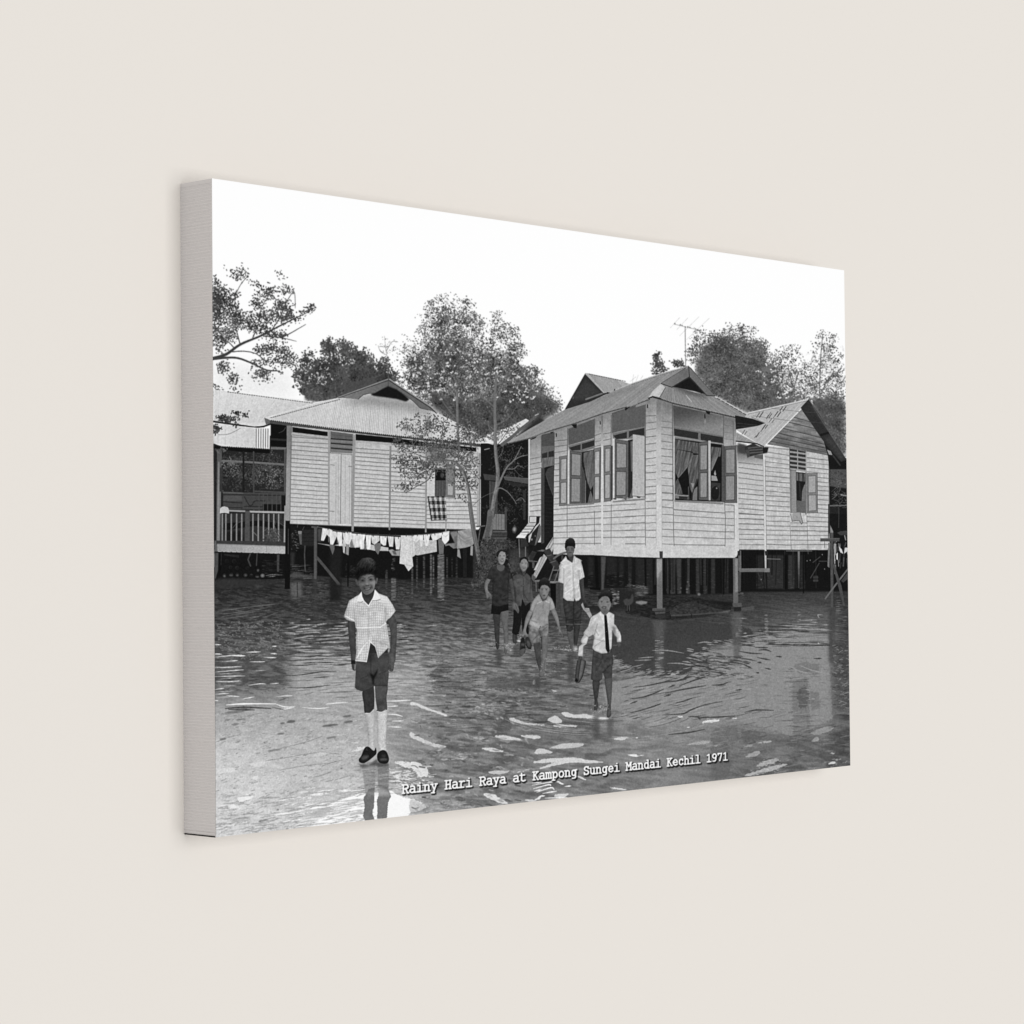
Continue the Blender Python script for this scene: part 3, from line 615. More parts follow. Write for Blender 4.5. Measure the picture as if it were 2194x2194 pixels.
fill(R(680, 1100, 740, 1030, 860, 1015, 930, 1030, 940, 1120, 880, 1180, 700, 1180), 96, soft=5, a=.5, rough=.9); fill(R(940, 1060, 1080, 1060, 1200, 1120, 1100, 1150, 950, 1160), 84, soft=5, a=.5, rough=1.1)
fill(R(690, 1180, 850, 1160, 860, 1460, 700, 1480), 94, soft=5, a=.6, rough=.7)
for c, v in (((615, 1000, 650, 975, 770, 962, 740, 985), 238), ((395, 940, 455, 935, 450, 950), 225), ((460, 1035, 520, 1025, 500, 1038), 220), ((35, 1122, 75, 1122, 60, 1130), 235), ((0, 1268, 60, 1270, 140, 1280, 60, 1285, 0, 1280), 236),
             ((470, 1185, 560, 1160, 690, 1150, 640, 1175), 172), ((1090, 1165, 1160, 1150, 1230, 1150, 1160, 1168), 178), ((980, 1290, 1060, 1245, 1120, 1240, 1080, 1280), 170), ((1080, 1360, 1180, 1310, 1270, 1300, 1250, 1330, 1130, 1365), 178),
             ((960, 1450, 1080, 1410, 1200, 1370, 1350, 1345, 1260, 1390, 1080, 1440), 186), ((1690, 1350, 1750, 1320, 1755, 1345), 225), ((1700, 1255, 1755, 1250, 1740, 1262), 225), ((1540, 1080, 1640, 1040, 1740, 1025, 1720, 1060, 1620, 1095), 150),
             ((1555, 1150, 1600, 1110, 1625, 1140, 1580, 1160), 158), ((865, 955, 915, 948, 905, 958), 232), ((1605, 305, 1616, 305, 1614, 318, 1606, 318), 252), ((340, 575, 370, 565, 395, 578, 360, 590), 165), ((300, 555, 325, 552, 322, 562), 160),
             ((690, 1195, 780, 1175, 815, 1168, 740, 1192), 165), ((960, 1220, 1010, 1185, 1060, 1180, 1010, 1215), 150)):
    fill(R(*c), v, soft=1.4, sm=True, a=.85, rough=.9)
for _ in range(120):
    x, y = RNG.uniform(900, 1880), RNG.uniform(900, 1450); l_ = RNG.uniform(30, 110)
    line(R(x, y, x + l_, y - l_ * RNG.uniform(0, .3)), RNG.uniform(1, 2.6), 145 if RNG.random() < .5 else 66, RNG.uniform(.2, .5))
for _ in range(70):
    x, y = RNG.choice([RNG.normal(1180, 70), RNG.normal(1780, 50)]), RNG.uniform(1300, 1440)
    line(R(x, y, x + RNG.uniform(4, 22), y - 3), 1.2, 215, .45)
for _ in range(150):
    x, y = RNG.uniform(0, 900), RNG.uniform(600, 1300); l_ = RNG.uniform(30, 120)
    line(R(x, y, x + l_, y - l_ * RNG.uniform(.05, .3)), RNG.uniform(.8, 1.8), 165 if RNG.random() < .6 else 92, RNG.uniform(.15, .4))
# ================================================================ left house
pictured('printed_house', 'wooden stilt house with hipped iron roof and veranda, on the left'); LH = CUR[0]
# space under and behind it
fill(I(1035, 215, 1090, 250, 1932, 285) + J(1740, 330, 1740, 950, 1250, 945, 800, 970, 0, 950) + I(1090, 900, 1035, 960), 13, soft=1.2)
fill(A(108, 560, 1060, 560, 1040, 1932, 112, 1932), 34)
foliage(A, [(640, 1000, 400, 260), (330, 1050, 200, 230), (850, 1050, 170, 200)], 520, (2, 4), .6, 22, 84, 4, (5, 9))
foliage(A, [(830, 1080, 180, 160), (300, 950, 150, 120)], 90, (2, 3), .6, 95, 140, 4, (3, 6))
# rear roof and the lean-to roof
rf = [(M(68, 1258)[0])] + M(190, 1278, 540, 1330, 900, 1372, 965, 1362, 1010, 1352, 560, 1500, 510, 1500, 515, 1562, 420, 1575, 75, 1540)
fill(rf, gradp(M, 200, 1280, 226, 300, 1560, 214))
fan(*M(80, 1262, 950, 1362, 75, 1540, 700, 1540), 74, 1.0, 172, .5); setclip()
for k in range(36):
    x = 190 + k * 20.5; line(M(x, 1279 + (x - 190) * .131, x + 10, 1280.5 + (x - 190) * .131), 1.5, 62, .85)
line(M(72, 1533, 150, 1545, 260, 1560, 420, 1583, 500, 1575, 555, 1555), 3.6, 22)
fill(A(108, 400, 420, 435, 700, 462, 828, 470, 825, 730, 200, 695, 108, 662), gradp(A, 110, 500, 226, 640, 560, 212))
fan(*A(110, 410, 640, 470, 108, 660, 630, 715), 30, 1.1, 165, .55)
for k in range(6):
    x = 648 + k * 30; fill(A(x, 470, x + 14, 470, x + 12, 718, x - 2, 716), 110, soft=.5, a=.85)
    fill(A(x + 15, 470, x + 26, 472, x + 24, 720, x + 13, 719), 242, soft=.4)
fill(A(108, 690, 200, 693, 828, 728, 826, 788, 500, 772, 215, 742, 108, 722), 9)
for k in range(22):
    x = 195 + k * 29; fill(A(x, 700 + (x - 195) * .055, x + 14, 684 + (x - 195) * .055, x + 28, 702 + (x - 195) * .055), 225 if k > 1 else 200, a=.7)
# opening between the roofs
fill(A(838, 395, 1048, 430, 1046, 712, 838, 690), 9)
line(A(840, 605, 1042, 618), 4.5, 40); line(A(945, 525, 1000, 500, 1030, 455), 1.2, 80, .8, sm=True)
# veranda timbers
fill(A(840, 704, 1046, 712, 1030, 740, 838, 738), 104); line(A(205, 885, 620, 905, 1025, 935), 4.6, 100); line(A(205, 878, 1025, 926), 1, 135, .6)
line(A(490, 770, 488, 1500), 4, 24); line(A(620, 770, 622, 1530), 3, 66)
fill(A(228, 1290, 1032, 1295, 1030, 1510, 228, 1510), 66); fills(A, 78, (232, 1335, 470, 1335, 470, 1400, 232, 1400)); lines(A, 2, 38, (232, 1318, 1030, 1330), (232, 1410, 470, 1425), (232, 1480, 470, 1490), (500, 1470, 740, 1475))
line(A(230, 1290, 480, 1300), 3, 88); line(A(500, 1345, 560, 1450, 600, 1450, 640, 1400, 760, 1400), 2, 40, sm=True)
fill(A(735, 1440, 1025, 1445, 1025, 1660, 740, 1650), 15); fill(A(970, 1330, 1030, 1335, 1030, 1500, 970, 1490), 20)
for x in (690, 745, 800, 857, 915, 970):
    line(A(x, 1310, x, 1640), 1.8, 72)
line(A(640, 1275, 1030, 1290), 3, 72)
fill(A(230, 1560, 1020, 1560, 1020, 1932, 230, 1932), 50, a=.7)
fills(A, 16, (235, 1690, 700, 1650, 1010, 1700, 1000, 1760, 640, 1720, 240, 1780)); fill(A(250, 1800, 470, 1780, 500, 1932, 250, 1932), 22, soft=2)
lines(A, 1.2, 120, (350, 1750, 400, 1690, 470, 1660), (600, 1790, 660, 1840), (870, 1690, 900, 1750), (960, 1690, 1010, 1720), (760, 1780, 800, 1750), a=.7)
fill(A(150, 745, 212, 750, 188, 1932, 143, 1932), gradp(A, 150, 900, 84, 150, 1300, 116)); line(A(172, 900, 166, 1900), 2.4, 140, .8); fill(A(185, 970, 225, 970, 215, 1280, 180, 1280), 52)
foliage(A, [(180, 750, 40, 25), (220, 740, 30, 12)], 16, (4, 7), .4, 60, 120, 3, (3, 5))
lines(A, 3.6, 152, (305, 1525, 505, 1532)); lines(A, 4.2, 168, (575, 1537, 1015, 1548))
fill(A(187, 1500, 210, 1476, 245, 1470, 285, 1480, 303, 1510, 305, 1562, 245, 1552, 184, 1560), 196)
fill(A(512, 1525, 572, 1530, 568, 1932, 506, 1932), 76)
for x in (218, 264, 334, 402, 468, 612, 681, 748, 815, 880, 942):
    y1 = 2405 if x < 500 else (2380 if x < 760 else (2250 if x < 900 else 2370))
    line(A(x, 1572, x - 4, y1), 3.1, 142 if x < 500 else 146); line(A(x + 5, 1572, x + 2, y1), .9, 80, .6)
foliage(I, [(860, 400, 90, 80), (840, 480, 60, 40)], 75, (3, 6), .35, 45, 95, 3, (4, 7))
lines(I, 1, 118, (880, 330, 930, 420, 965, 470), (900, 260, 880, 200), (620, 360, 665, 410), a=.8)
fill(I(108, 470, 165, 470, 165, 640, 118, 640), 92)
fill(I(140, 470, 1026, 480, 1026, 545, 140, 520), 56)
fill(I(150, 512, 560, 525, 1026, 540, 1021, 636, 155, 606), gradp(I, 150, 560, 150, 900, 580, 176)); line(I(160, 515, 1025, 541), 2, 120, .7); line(I(780, 530, 785, 620), 1, 110, .7)
for _ in range(60):
    x = RNG.uniform(170, 1010); line(I(x, RNG.uniform(540, 610), x + RNG.uniform(4, 30), RNG.uniform(545, 612)), 1, RNG.choice([125, 200]), .3)
# below the veranda: pipes, bank
fill(I(118, 610, 1030, 640, 1030, 960, 118, 985), 13)
fill(I(120, 625, 168, 625, 162, 850, 130, 965, 120, 965), 74, soft=.6); fill(I(170, 660, 180, 940, 215, 760, 215, 640), 6)
fill(I(240, 640, 430, 655, 430, 690, 240, 660), 34); line(I(205, 640, 200, 780), 2, 40)
line(I(575, 640, 548, 715, 580, 795), 3.2, 62); line(I(665, 640, 655, 790), 2.4, 58); fill(I(920, 645, 952, 648, 945, 870, 920, 870), 68, soft=.6)
shimmer(I, 730, 1000, 720, 920, 52, 60, (30, 90), 1)
for x, y, r, v in ((275, 735, 38, 36), (370, 735, 40, 40), (488, 788, 40, 16), (541, 825, 36, 34), (676, 838, 38, 18), (322, 815, 34, 44), (408, 820, 36, 46), (245, 915, 34, 40), (332, 908, 34, 50), (412, 905, 34, 40), (515, 915, 36, 46),
                   (590, 920, 36, 26), (665, 925, 36, 30), (735, 922, 36, 60), (300, 870, 30, 22), (450, 870, 30, 20)):
    ell(I, x, y, r, r, 5); ell(I, x, y, r * .78, r * .8, v * .7); ell(I, x + 4, y + 5, r * .6, r * .6, 12, soft=.8, a=.7)
for x, y, rx, ry, v in ((245, 925, 17, 20, 150), (330, 915, 30, 14, 120), (410, 915, 20, 18, 120), (518, 915, 22, 17, 130), (592, 906, 22, 6, 130), (668, 935, 32, 10, 150), (735, 920, 30, 28, 168), (676, 852, 16, 22, 140)):
    ell(I, x, y, rx * .8, ry * .8, v * .72, soft=1.2)
rip(I, 130, 2, .8, (775, 922, 860, 908, 1000, 912), (800, 935, 900, 925))
fill(I(140, 965, 450, 958, 900, 992, 1110, 990, 900, 1022, 600, 1048, 160, 1075, 130, 1010), 46, soft=2.5, sm=True)
fill(I(625, 1048, 690, 1040, 730, 1062, 660, 1090), 66, soft=2)
# roof of the left house
rfm = M(506, 1502, 960, 1366, 1130, 1333, 1565, 1172) + N(380, 1135, 560, 1226, 700, 1300, 880, 1402) + [(1057.5, 953.5), (833, 931), (740, 921), (577, 899), (570, 897)]
fill(rfm, gradp(M, 1000, 1380, 214, 1050, 1600, 206))
fill(M(1180, 1345, 1420, 1310, 1760, 1360, 1932, 1440, 1932, 1480, 1700, 1420, 1400, 1390, 1200, 1380), 128, soft=9)
setclip(rfm)
fan(*M(1130, 1332, 1932, 1400), *M(1080, 1590, 1950, 1700), 56, 1.15, 140, .62)
fan(*M(620, 1470, 1130, 1332), *M(580, 1530, 1080, 1590), 34, 1.1, 150, .5)
fill(M(520, 1498, 960, 1385, 975, 1390, 975, 1420, 800, 1540, 620, 1520), 196, soft=3, a=.5)
setclip()
for k in range(33):
    x = 560 + k * 18.2; y = 1501 - (x - 560) * .268; line(M(x, y, x + 9, y - 2.4), 1.6, 74, .85)
line(M(520, 1498, 965, 1367, 1130, 1335), 1.2, 236, .7)
# gable with its carved barge boards
gb = M(1128, 1330, 1350, 1250, 1570, 1168, 1700, 1252, 1932, 1405) + N(388, 1140) + M(1905, 1432, 1840, 1416, 1775, 1352, 1682, 1286, 1640, 1256, 1590, 1240, 1565, 1226, 1520, 1250, 1480, 1270, 1450, 1290, 1400, 1290, 1350, 1306, 1308, 1342, 1200, 1332)
fill(M(1415, 1300, 1480, 1268, 1565, 1226, 1640, 1254, 1690, 1290, 1748, 1342, 1720, 1362, 1640, 1340, 1560, 1328, 1440, 1312), 16, soft=1.2)
fill(gb, gradp(M, 1200, 1320, 118, 1560, 1200, 98)); line(M(1128, 1328, 1568, 1167), 1.5, 168, .8); line(M(1140, 1330, 1565, 1182), 1.2, 40, .8)
line(M(1580, 1170, 1932, 1402) + N(388, 1138), 2.2, 160, .9); line(M(1572, 1180, 1932, 1418) + N(380, 1144), 1.4, 40, .9); line(M(1568, 1168, 1566, 1226), 1, 50, .8)
lines(M, 1.4, 52, (1308, 1342, 1350, 1306, 1400, 1291, 1450, 1290, 1520, 1252, 1565, 1227, 1640, 1257, 1682, 1287, 1775, 1353, 1840, 1417, 1905, 1433), a=.8)
# eave
fill(A(757, 330, 830, 358, 828, 408, 776, 416), 96); fill(A(828, 358, 1050, 388, 1932, 492, 1932, 532, 1600, 492, 1050, 432, 828, 404), 70)
fill(B(0, 485, 560, 548, 1000, 592, 1500, 645, 1908, 684, 1905, 740, 1690, 700, 560, 575, 0, 532), 60)
for k in range(112):
    t_ = k / 112; x = 577 + 480 * t_; y = np.interp(x, [577, 740, 833, 1057], [899.5, 921.3, 931.3, 954])
    fill([(x, y - 1.2), (x + 2.15, y + 2.2), (x + 4.3, y - .8)], 205, a=.75); fill([(x + 2.1, y + 2.4), (x + 4.3, y - .6), (x + 6.4, y + 2.8)], 22, a=.8)
# wall
wall = A(1095, 440, 1115, 440) + B(1690, 700, 1732, 706, 1728, 1722, 1620, 1762, 1000, 1742, 100, 1718, 0, 1706) + A(1580, 1705, 1085, 1690)
fill(wall, gradp(B, 400, 640, 178, 400, 960, 196)); fill(wall, lambda x, y: 170 + 60 * vnoise(x / 14, y / 5, 31), a=.3); fill(wall, lambda x, y: 120 + 120 * vnoise(x / 2.5, y / 34, 32), a=.07)
fill(A(1048, 430, 1117, 440, 1092, 1662, 1028, 1652), gradp(A, 1050, 600, 120, 1050, 1000, 152)); line(A(1100, 450, 1086, 1660), 1.2, 95, .7)
fill(A(1012, 735, 1036, 740, 1030, 1300, 1010, 1300), 82); fill(A(1015, 1460, 1032, 1460, 1028, 1932, 1005, 1932), 150)
fills(A, 10, (1120, 450, 1572, 512, 1572, 568, 1120, 516)); fill(A(1115, 518, 1580, 574, 1580, 602, 1100, 548), 172); line(A(1100, 550, 1580, 604), 1.3, 105, .8)
fill(B(132, 540, 640, 590, 1000, 640, 1682, 716, 1682, 768, 1000, 700, 560, 650, 132, 620), 10); fill(B(120, 620, 560, 655, 1680, 776, 1690, 800, 560, 682, 120, 650), 168, a=.9)
yl = [575, 640, 685, 740, 800, 850, 905, 960, 1015, 1070, 1125, 1185, 1245, 1300, 1355, 1410, 1470, 1535, 1585, 1635]
yr = [608, 665, 722, 780, 835, 890, 940, 995, 1055, 1110, 1165, 1220, 1280, 1335, 1385, 1440, 1495, 1555, 1605, 1655]
boards(A, 1098, 1585, yl, yr)
yl = [720, 772, 825, 880, 932, 982, 1036, 1095, 1147, 1200, 1250, 1300, 1352, 1405, 1460, 1510, 1562, 1615, 1665]
yr = [752, 805, 860, 915, 965, 1020, 1075, 1130, 1180, 1226, 1276, 1330, 1380, 1426, 1480, 1530, 1577, 1630, 1680]
boards(B, 106, 560, yl, yr)
boards(B, 585, 1030, [y + 3 for y in yr], [y + 27 + (y - 752) * -.003 for y in yr])
boards(B, 1048, 1690, list(range(830, 1730, 53)), list(range(836, 1736, 53)))
fill(A(1578, 500, 1612, 505, 1592, 1705, 1574, 1705), 150); line(A(1614, 505, 1594, 1700), 1.2, 90, .8)
fill(A(1612, 505, 1900, 540, 1890, 775, 1610, 770), 92); fills(A, 118, (1614, 610, 1890, 632, 1890, 660, 1614, 645), (1614, 668, 1890, 690, 1890, 725, 1614, 706), (1612, 730, 1890, 755, 1888, 790, 1608, 775))
lines(A, 1.9, 20, (1615, 600, 1890, 620), (1615, 658, 1890, 682), (1615, 720, 1890, 745)); lines(A, 1, 72, (1630, 550, 1880, 572))
fill(A(1600, 783, 1887, 806, 1880, 1698, 1594, 1690), 192); lines(A, 1.2, 105, (1745, 795, 1735, 1692)); lines(A, 1, 158, (1680, 900, 1675, 1690), (1855, 900, 1850, 1690), (1710, 820, 1706, 1690), (1800, 830, 1795, 1690)); line(A(1600, 783, 1887, 806), 1.3, 100, .8)
lines(A, 1.2, 100, (1610, 935, 1660, 940), (1840, 955, 1885, 960), (1600, 1530, 1655, 1535))
fill(B(95, 545, 132, 550, 106, 1792, 78, 1792), 152); line(B(110, 560, 88, 1780), 1, 110, .5); line(B(84, 800, 76, 1700), 1.2, 90, .7)
fill(B(566, 690, 592, 690, 577, 1775, 556, 1775), 140); line(B(582, 700, 568, 1770), .9, 100, .6); fill(B(1028, 780, 1050, 780, 1043, 1805, 1022, 1805), 148); line(B(1046, 790, 1038, 1800), .9, 100, .6)
fill(B(1284, 1640, 1302, 1640, 1298, 1792, 1282, 1792), 150); fill(B(1690, 780, 1732, 785, 1728, 1722, 1690, 1722), 164); line(B(1730, 790, 1728, 1722), 1.4, 70, .8)
for _ in range(120):
    x, y = RNG.uniform(120, 1650), RNG.uniform(800, 1720); line(B(x, y, x + RNG.uniform(8, 50), y + 3), RNG.uniform(.8, 2), 150, .25)
# its window and the chequered cloth
fill(B(1150, 995, 1292, 995, 1286, 1342, 1150, 1342), 12); fill(B(1154, 1135, 1288, 1135, 1286, 1342, 1150, 1342), 72); lines(B, .9, 96, (1180, 1140, 1178, 1335), (1215, 1140, 1210, 1335), (1250, 1140, 1250, 1335))
fill(B(1052, 1005, 1152, 1012, 1146, 1338, 1048, 1338), 200); fill(B(1290, 918, 1414, 930, 1412, 1358, 1290, 1350), 112); fill(B(1316, 1180, 1382, 1182, 1378, 1322, 1316, 1322), 168); fill(B(1318, 960, 1385, 965, 1382, 1140, 1316, 1140), 125)
ell(B, 1245, 1070, 26, 36, 62, soft=1)
q = np.array(B(1058, 1340, 1290, 1342, 1304, 1642, 1104, 1648))


def plaid(x, y):
    s = ((y - q[0, 1]) / (q[3, 1] - q[0, 1])); lx = q[0, 0] + (q[3, 0] - q[0, 0]) * s; rx = q[1, 0] + (q[2, 0] - q[1, 0]) * s
    u = (x - lx) / (rx - lx) * 3.55 + .08; v = s * 3.45 + .12
    du = (np.abs(u % 1 - .5) > .24).astype(np.float32); dv = (np.abs(v % 1 - .5) > .24).astype(np.float32)
    lu = (np.abs(u % 1 - .0) < .06) | (np.abs(u % 1 - 1) < .06); lv = (np.abs(v % 1 - .5) < .05)
    return 196 - 92 * du - 84 * dv + 8 * du * dv + 22 * lu - 25 * lv


fill(q, plaid); line(B(1058, 1342, 1104, 1648, 1304, 1642), 1.6, 30, .8)
pictured('printed_passage', 'dark passage between the two houses')
fill(F(0, 300, 880, 300, 880, 900, 700, 1000, 0, 960), 24)
# ================================================================ gap between the houses
gap = B(1738, 660, 1932, 660) + C(560, 590, 720, 560, 720, 1932, 560, 1932) + F(720, 500, 880, 650, 560, 960, 200, 700) + J(1700, 900, 1700, 350) + B(1740, 1720)
fill(gap, 18)
foliage(C, [(300, 900, 250, 250), (250, 1500, 280, 200), (430, 1250, 130, 130)], 150, (3, 5), .5, 28, 72, 5, (4, 8))
for _ in range(60):
    x, y = RNG.uniform(0, 540), RNG.uniform(720, 1850); line(C(x, y, x + RNG.uniform(-40, 60), y + RNG.uniform(-60, 60)), .9, 78, .5)
fill(C(0, 560, 60, 528, 300, 450, 520, 342, 566, 368, 440, 462, 300, 590, 200, 672, 0, 650), 214); foliage(C, [(250, 500, 220, 80), (100, 580, 120, 60)], 60, (3, 4), .5, 70, 110, 4, (4, 7))
fill(C(0, 590, 120, 640, 100, 680, 0, 650), 232, a=.8)
fill(C(180, 672, 380, 520, 640, 300, 705, 262, 650, 335, 470, 480, 300, 640, 215, 705), 92); line(C(640, 300, 680, 280), 2, 190, .8); fill(C(300, 640, 480, 500, 700, 330, 760, 360, 500, 590), 42, soft=2)
fill(B(1770, 1050, 1932, 1070) + C(130, 1080, 130, 1140, 0, 1130) + B(1790, 1130), 62); fill(C(230, 1085, 556, 1108, 556, 1182, 250, 1132), 78); line(C(240, 1090, 556, 1112), 1.4, 105, .7)
fill(C(220, 1140, 556, 1190, 556, 1215, 380, 1210), 40); fill(C(48, 1140, 155, 1160, 155, 1560, 48, 1560), 66); lines(C, 1, 44, (80, 1150, 80, 1550), (120, 1160, 118, 1550))
fill(C(110, 1563, 246, 1570, 246, 1776, 95, 1770), 118); lines(C, .9, 80, (140, 1570, 138, 1770), (172, 1570, 170, 1770), (205, 1570, 204, 1770)); fill(C(245, 1480, 275, 1480, 275, 1860, 246, 1860), 66); fill(C(480, 1260, 520, 1260, 515, 1640, 485, 1640), 48)
fill(F(50, 420, 100, 340, 280, 345, 280, 400, 260, 500, 50, 500), 62); lines(F, 2, 92, (55, 440, 260, 440), (100, 350, 270, 355), (60, 480, 240, 480)); lines(F, 1, 30, (60, 420, 270, 415), (100, 380, 270, 385))
fill(F(340, 320, 375, 260, 410, 320, 385, 380, 350, 370), 60); ell(F, 372, 325, 18, 28, 150, soft=1)
pictured('printed_house', 'wooden stilt house with shuttered windows and gabled annex, on the right'); RH = CUR[0]
# ================================================================ right house
fill(G(-10, 900, 1470, 820, 1932, 820) + HH(1410, 580, 1660, 600, 1680, 1000, 1680, 1120, 200, 1130) + G(1380, 1390, 0, 1420), 12, soft=1.5)
fill(F(870, 640, 1410, 655, 1932, 680, 1932, 1080, 1250, 1080, 1270, 950, 1230, 800, 880, 900), 16)
# rear gable
fill(N(1655, 798, 1685, 800, 1932, 852) + D(310, 382, 130, 450, 0, 520) + N(1800, 990, 1690, 840), 168)
fan(*N(1685, 806, 1932, 862), *N(1820, 960, 1990, 940), 16, 1, 120, .6)
for k in range(16):
    x = 1690 + k * 20; line(N(x, 806 + (x - 1690) * .2, x + 10, 808 + (x - 1690) * .2), 1.4, 58, .8)
fill(N(1478, 1112, 1655, 800, 1812, 968, 1860, 965, 1700, 1045), 42); fill(N(1530, 1030, 1655, 850, 1780, 960, 1650, 1030), 62, soft=3, a=.7)
line(N(1662, 1022, 1800, 972), 3.6, 112); line(N(1655, 802, 1815, 968), 1.6, 175, .8); fill(N(1545, 1000, 1560, 995, 1555, 1020, 1545, 1020), 80)
fill(D(0, 480, 50, 490, 0, 530), 18); ell(D, 100, 455, 8, 14, 30)
# slopes
r1 = N(978, 1396, 1200, 1262, 1480, 1112, 1700, 1042, 1868, 966) + D(120, 450, 300, 378, 700, 240, 1040, 148, 1056, 190, 700, 370, 590, 470, 540, 560, 250, 680, 0, 750) + C(1500, 272, 1130, 402, 800, 500, 570, 590, 290, 658)
fill(r1, gradp(D, 100, 600, 152, 900, 250, 142))
setclip(r1)
fan(*C(1000, 225), *D(1050, 160), *C(280, 660), *D(540, 570), 78, 1.25, 112, .62)
fan(*C(1000, 225), *D(1050, 160), *C(280, 660), *D(540, 570), 60, 1.0, 178, .45)
fill(C(1020, 215, 1500, 60, 1932, -100, 1932, -40, 1400, 130, 1060, 240), 104, soft=5, a=.5)
setclip()
line(D(120, 448, 300, 378, 700, 240, 1040, 148), 1.7, 188, .8)
for k in range(26):
    x = 320 + k * 28; line(D(x, 375 - (x - 320) * .315 + 8, x + 12, 371 - (x - 320) * .315 + 8), 1.1, 70, .6)
r2 = D(560, 556, 700, 372, 840, 415, 1000, 450, 1280, 520, 1390, 528, 1600, 640, 1932, 836) + E(620, 490, 560, 470) + D(1932, 862, 1650, 800, 1200, 700, 850, 622, 690, 568)
fill(r2, gradp(D, 800, 500, 136, 1400, 700, 150))
setclip(r2)
fan(*D(760, 420, 1390, 535, 690, 565, 1960, 870), 58, 1.25, 104, .62); fan(*D(760, 420, 1390, 535, 690, 565, 1960, 870), 44, 1.0, 178, .4)
fill(D(840, 410, 1060, 430, 1290, 520, 1300, 560, 1000, 500), 72, soft=4, a=.8)
setclip()
lines(D, 1.6, 215, (1020, 520, 1060, 570, 1090, 600), a=.6)
fill(D(530, 556, 600, 455, 700, 370, 752, 425, 680, 548, 590, 540), 190); line(D(752, 425, 680, 548), 1.5, 60, .8); fill(D(560, 540, 700, 400, 690, 460, 620, 545), 210, soft=2, a=.6)
line(D(1395, 540, 1600, 650, 1932, 845), 2.6, 200, .85)
for k in range(9):
    x = 1420 + k * 56; line(D(x, 560 + (x - 1420) * .575, x + 34, 578 + (x - 1420) * .575), 1.5, 40, .8)
# front gable
fill(D(836, 415, 1062, 284, 1282, 520, 1120, 470, 960, 440), 20, soft=1)
fill(D(698, 370, 1050, 148, 1062, 282, 836, 416), gradp(D, 760, 390, 118, 1000, 230, 104)); fill(D(1050, 148, 1085, 170, 1388, 527, 1284, 522, 1062, 282), 108)
lines(D, 1.5, 35, (698, 372, 836, 418, 1062, 284, 1284, 524, 1388, 530), (1052, 150, 1062, 282)); line(D(700, 366, 1050, 146, 1390, 524), 1.1, 60, .8); line(D(1046, 146, 1020, 175), 2, 170, .6)
# left-hand wall, shaded below the eave
eave = C(555, 604, 730, 545, 800, 502, 1130, 404, 1500, 274) + D(0, 752, 250, 682, 540, 572, 600, 548, 645, 560)
wl = eave + D(640, 1932) + G(430, 780, 440, 930, 0, 918) + F(1410, 655, 870, 646) + C(876, 1932, 555, 1932)
shade = lambda x, y: np.interp(y - (902 - .33 * (x - 1160)), [-60, 0, 20, 60, 110, 170, 330], [80, 86, 100, 142, 186, 196, 206]).astype(np.float32)
fill(wl, shade); fill(wl, lambda x, y: 150 + 70 * vnoise(x / 12, y / 5, 33), a=.24); fill(wl, lambda x, y: 130 + 110 * vnoise(x / 2.5, y / 30, 35), a=.08)
# front wall
wf = D(640, 560, 690, 570, 850, 624, 1200, 702, 1660, 802) + G(1440, 220, 1450, 860, 1430, 915, 1400, 932, 430, 932, 395, 780) + D(636, 1932)
shf = lambda x, y: np.interp(y - (855 + .19 * (x - 1410)), [0, 20, 45, 90, 140, 330], [92, 104, 140, 172, 186, 206]).astype(np.float32)
fill(wf, shf); fill(wf, lambda x, y: 150 + 70 * vnoise(x / 12, y / 5, 34), a=.24); fill(wf, lambda x, y: 130 + 110 * vnoise(x / 2.5, y / 30, 36), a=.08)
# boards, left-hand wall
boards(C, 566, 714, [862, 930, 1000, 1066, 1132, 1200, 1270, 1336, 1400, 1466, 1532, 1602], [832, 900, 970, 1036, 1105, 1172, 1242, 1310, 1380, 1450, 1520, 1602])
fill(C(553, 600, 568, 596, 568, 1680, 550, 1690), 214); line(C(552, 600, 550, 1690), 1.2, 120, .6)
boards(C, 886, 1050, [632, 704, 780, 856, 926], [612, 682, 752, 828, 905]); boards(C, 886, 946, [1000, 1076, 1150, 1222, 1296, 1370, 1442], [996, 1070, 1146, 1216, 1290, 1362, 1436])
boards(F, 880, 1485, [70, 140, 215, 290, 366, 437, 512], [22, 96, 178, 258, 342, 425, 505]); boards(F, 1512, 1932, [20, 97, 180, 262, 346, 430], [0, 72, 158, 246, 336, 428])
boards(C, 1405, 1490, [560, 640, 700], [530, 622, 680]); boards(C, 1512, 1615, [540, 625], [520, 600])
boards(D, 505, 630, [790, 880, 970, 1060, 1155, 1250, 1340, 1430, 1520, 1610, 1700, 1795, 1885], [780, 865, 950, 1045, 1135, 1230, 1322, 1415, 1508, 1602, 1692, 1785, 1880])
boards(G, 264, 392, [115, 206, 300, 390, 485, 576, 666], [105, 200, 292, 385, 478, 575, 668]); boards(G, 0, 246, [315, 400, 490, 576, 662, 750], [300, 388, 480, 571, 662, 752])
boards(D, 700, 842, [852, 930, 1020, 1110, 1205, 1300, 1395, 1490, 1580, 1678, 1770, 1865], [872, 945, 1040, 1130, 1222, 1315, 1410, 1500, 1592, 1690, 1780, 1875])
boards(G, 468, 612, [95, 185, 275, 370, 472, 562, 655, 750], [105, 190, 290, 378, 476, 570, 662, 757]); boards(G, 626, 1276, [312, 385, 475, 568, 660, 762], [355, 425, 506, 597, 685, 770]); boards(G, 1286, 1398, [248, 340, 425, 510, 597, 685], [256, 340, 425, 512, 598, 685])
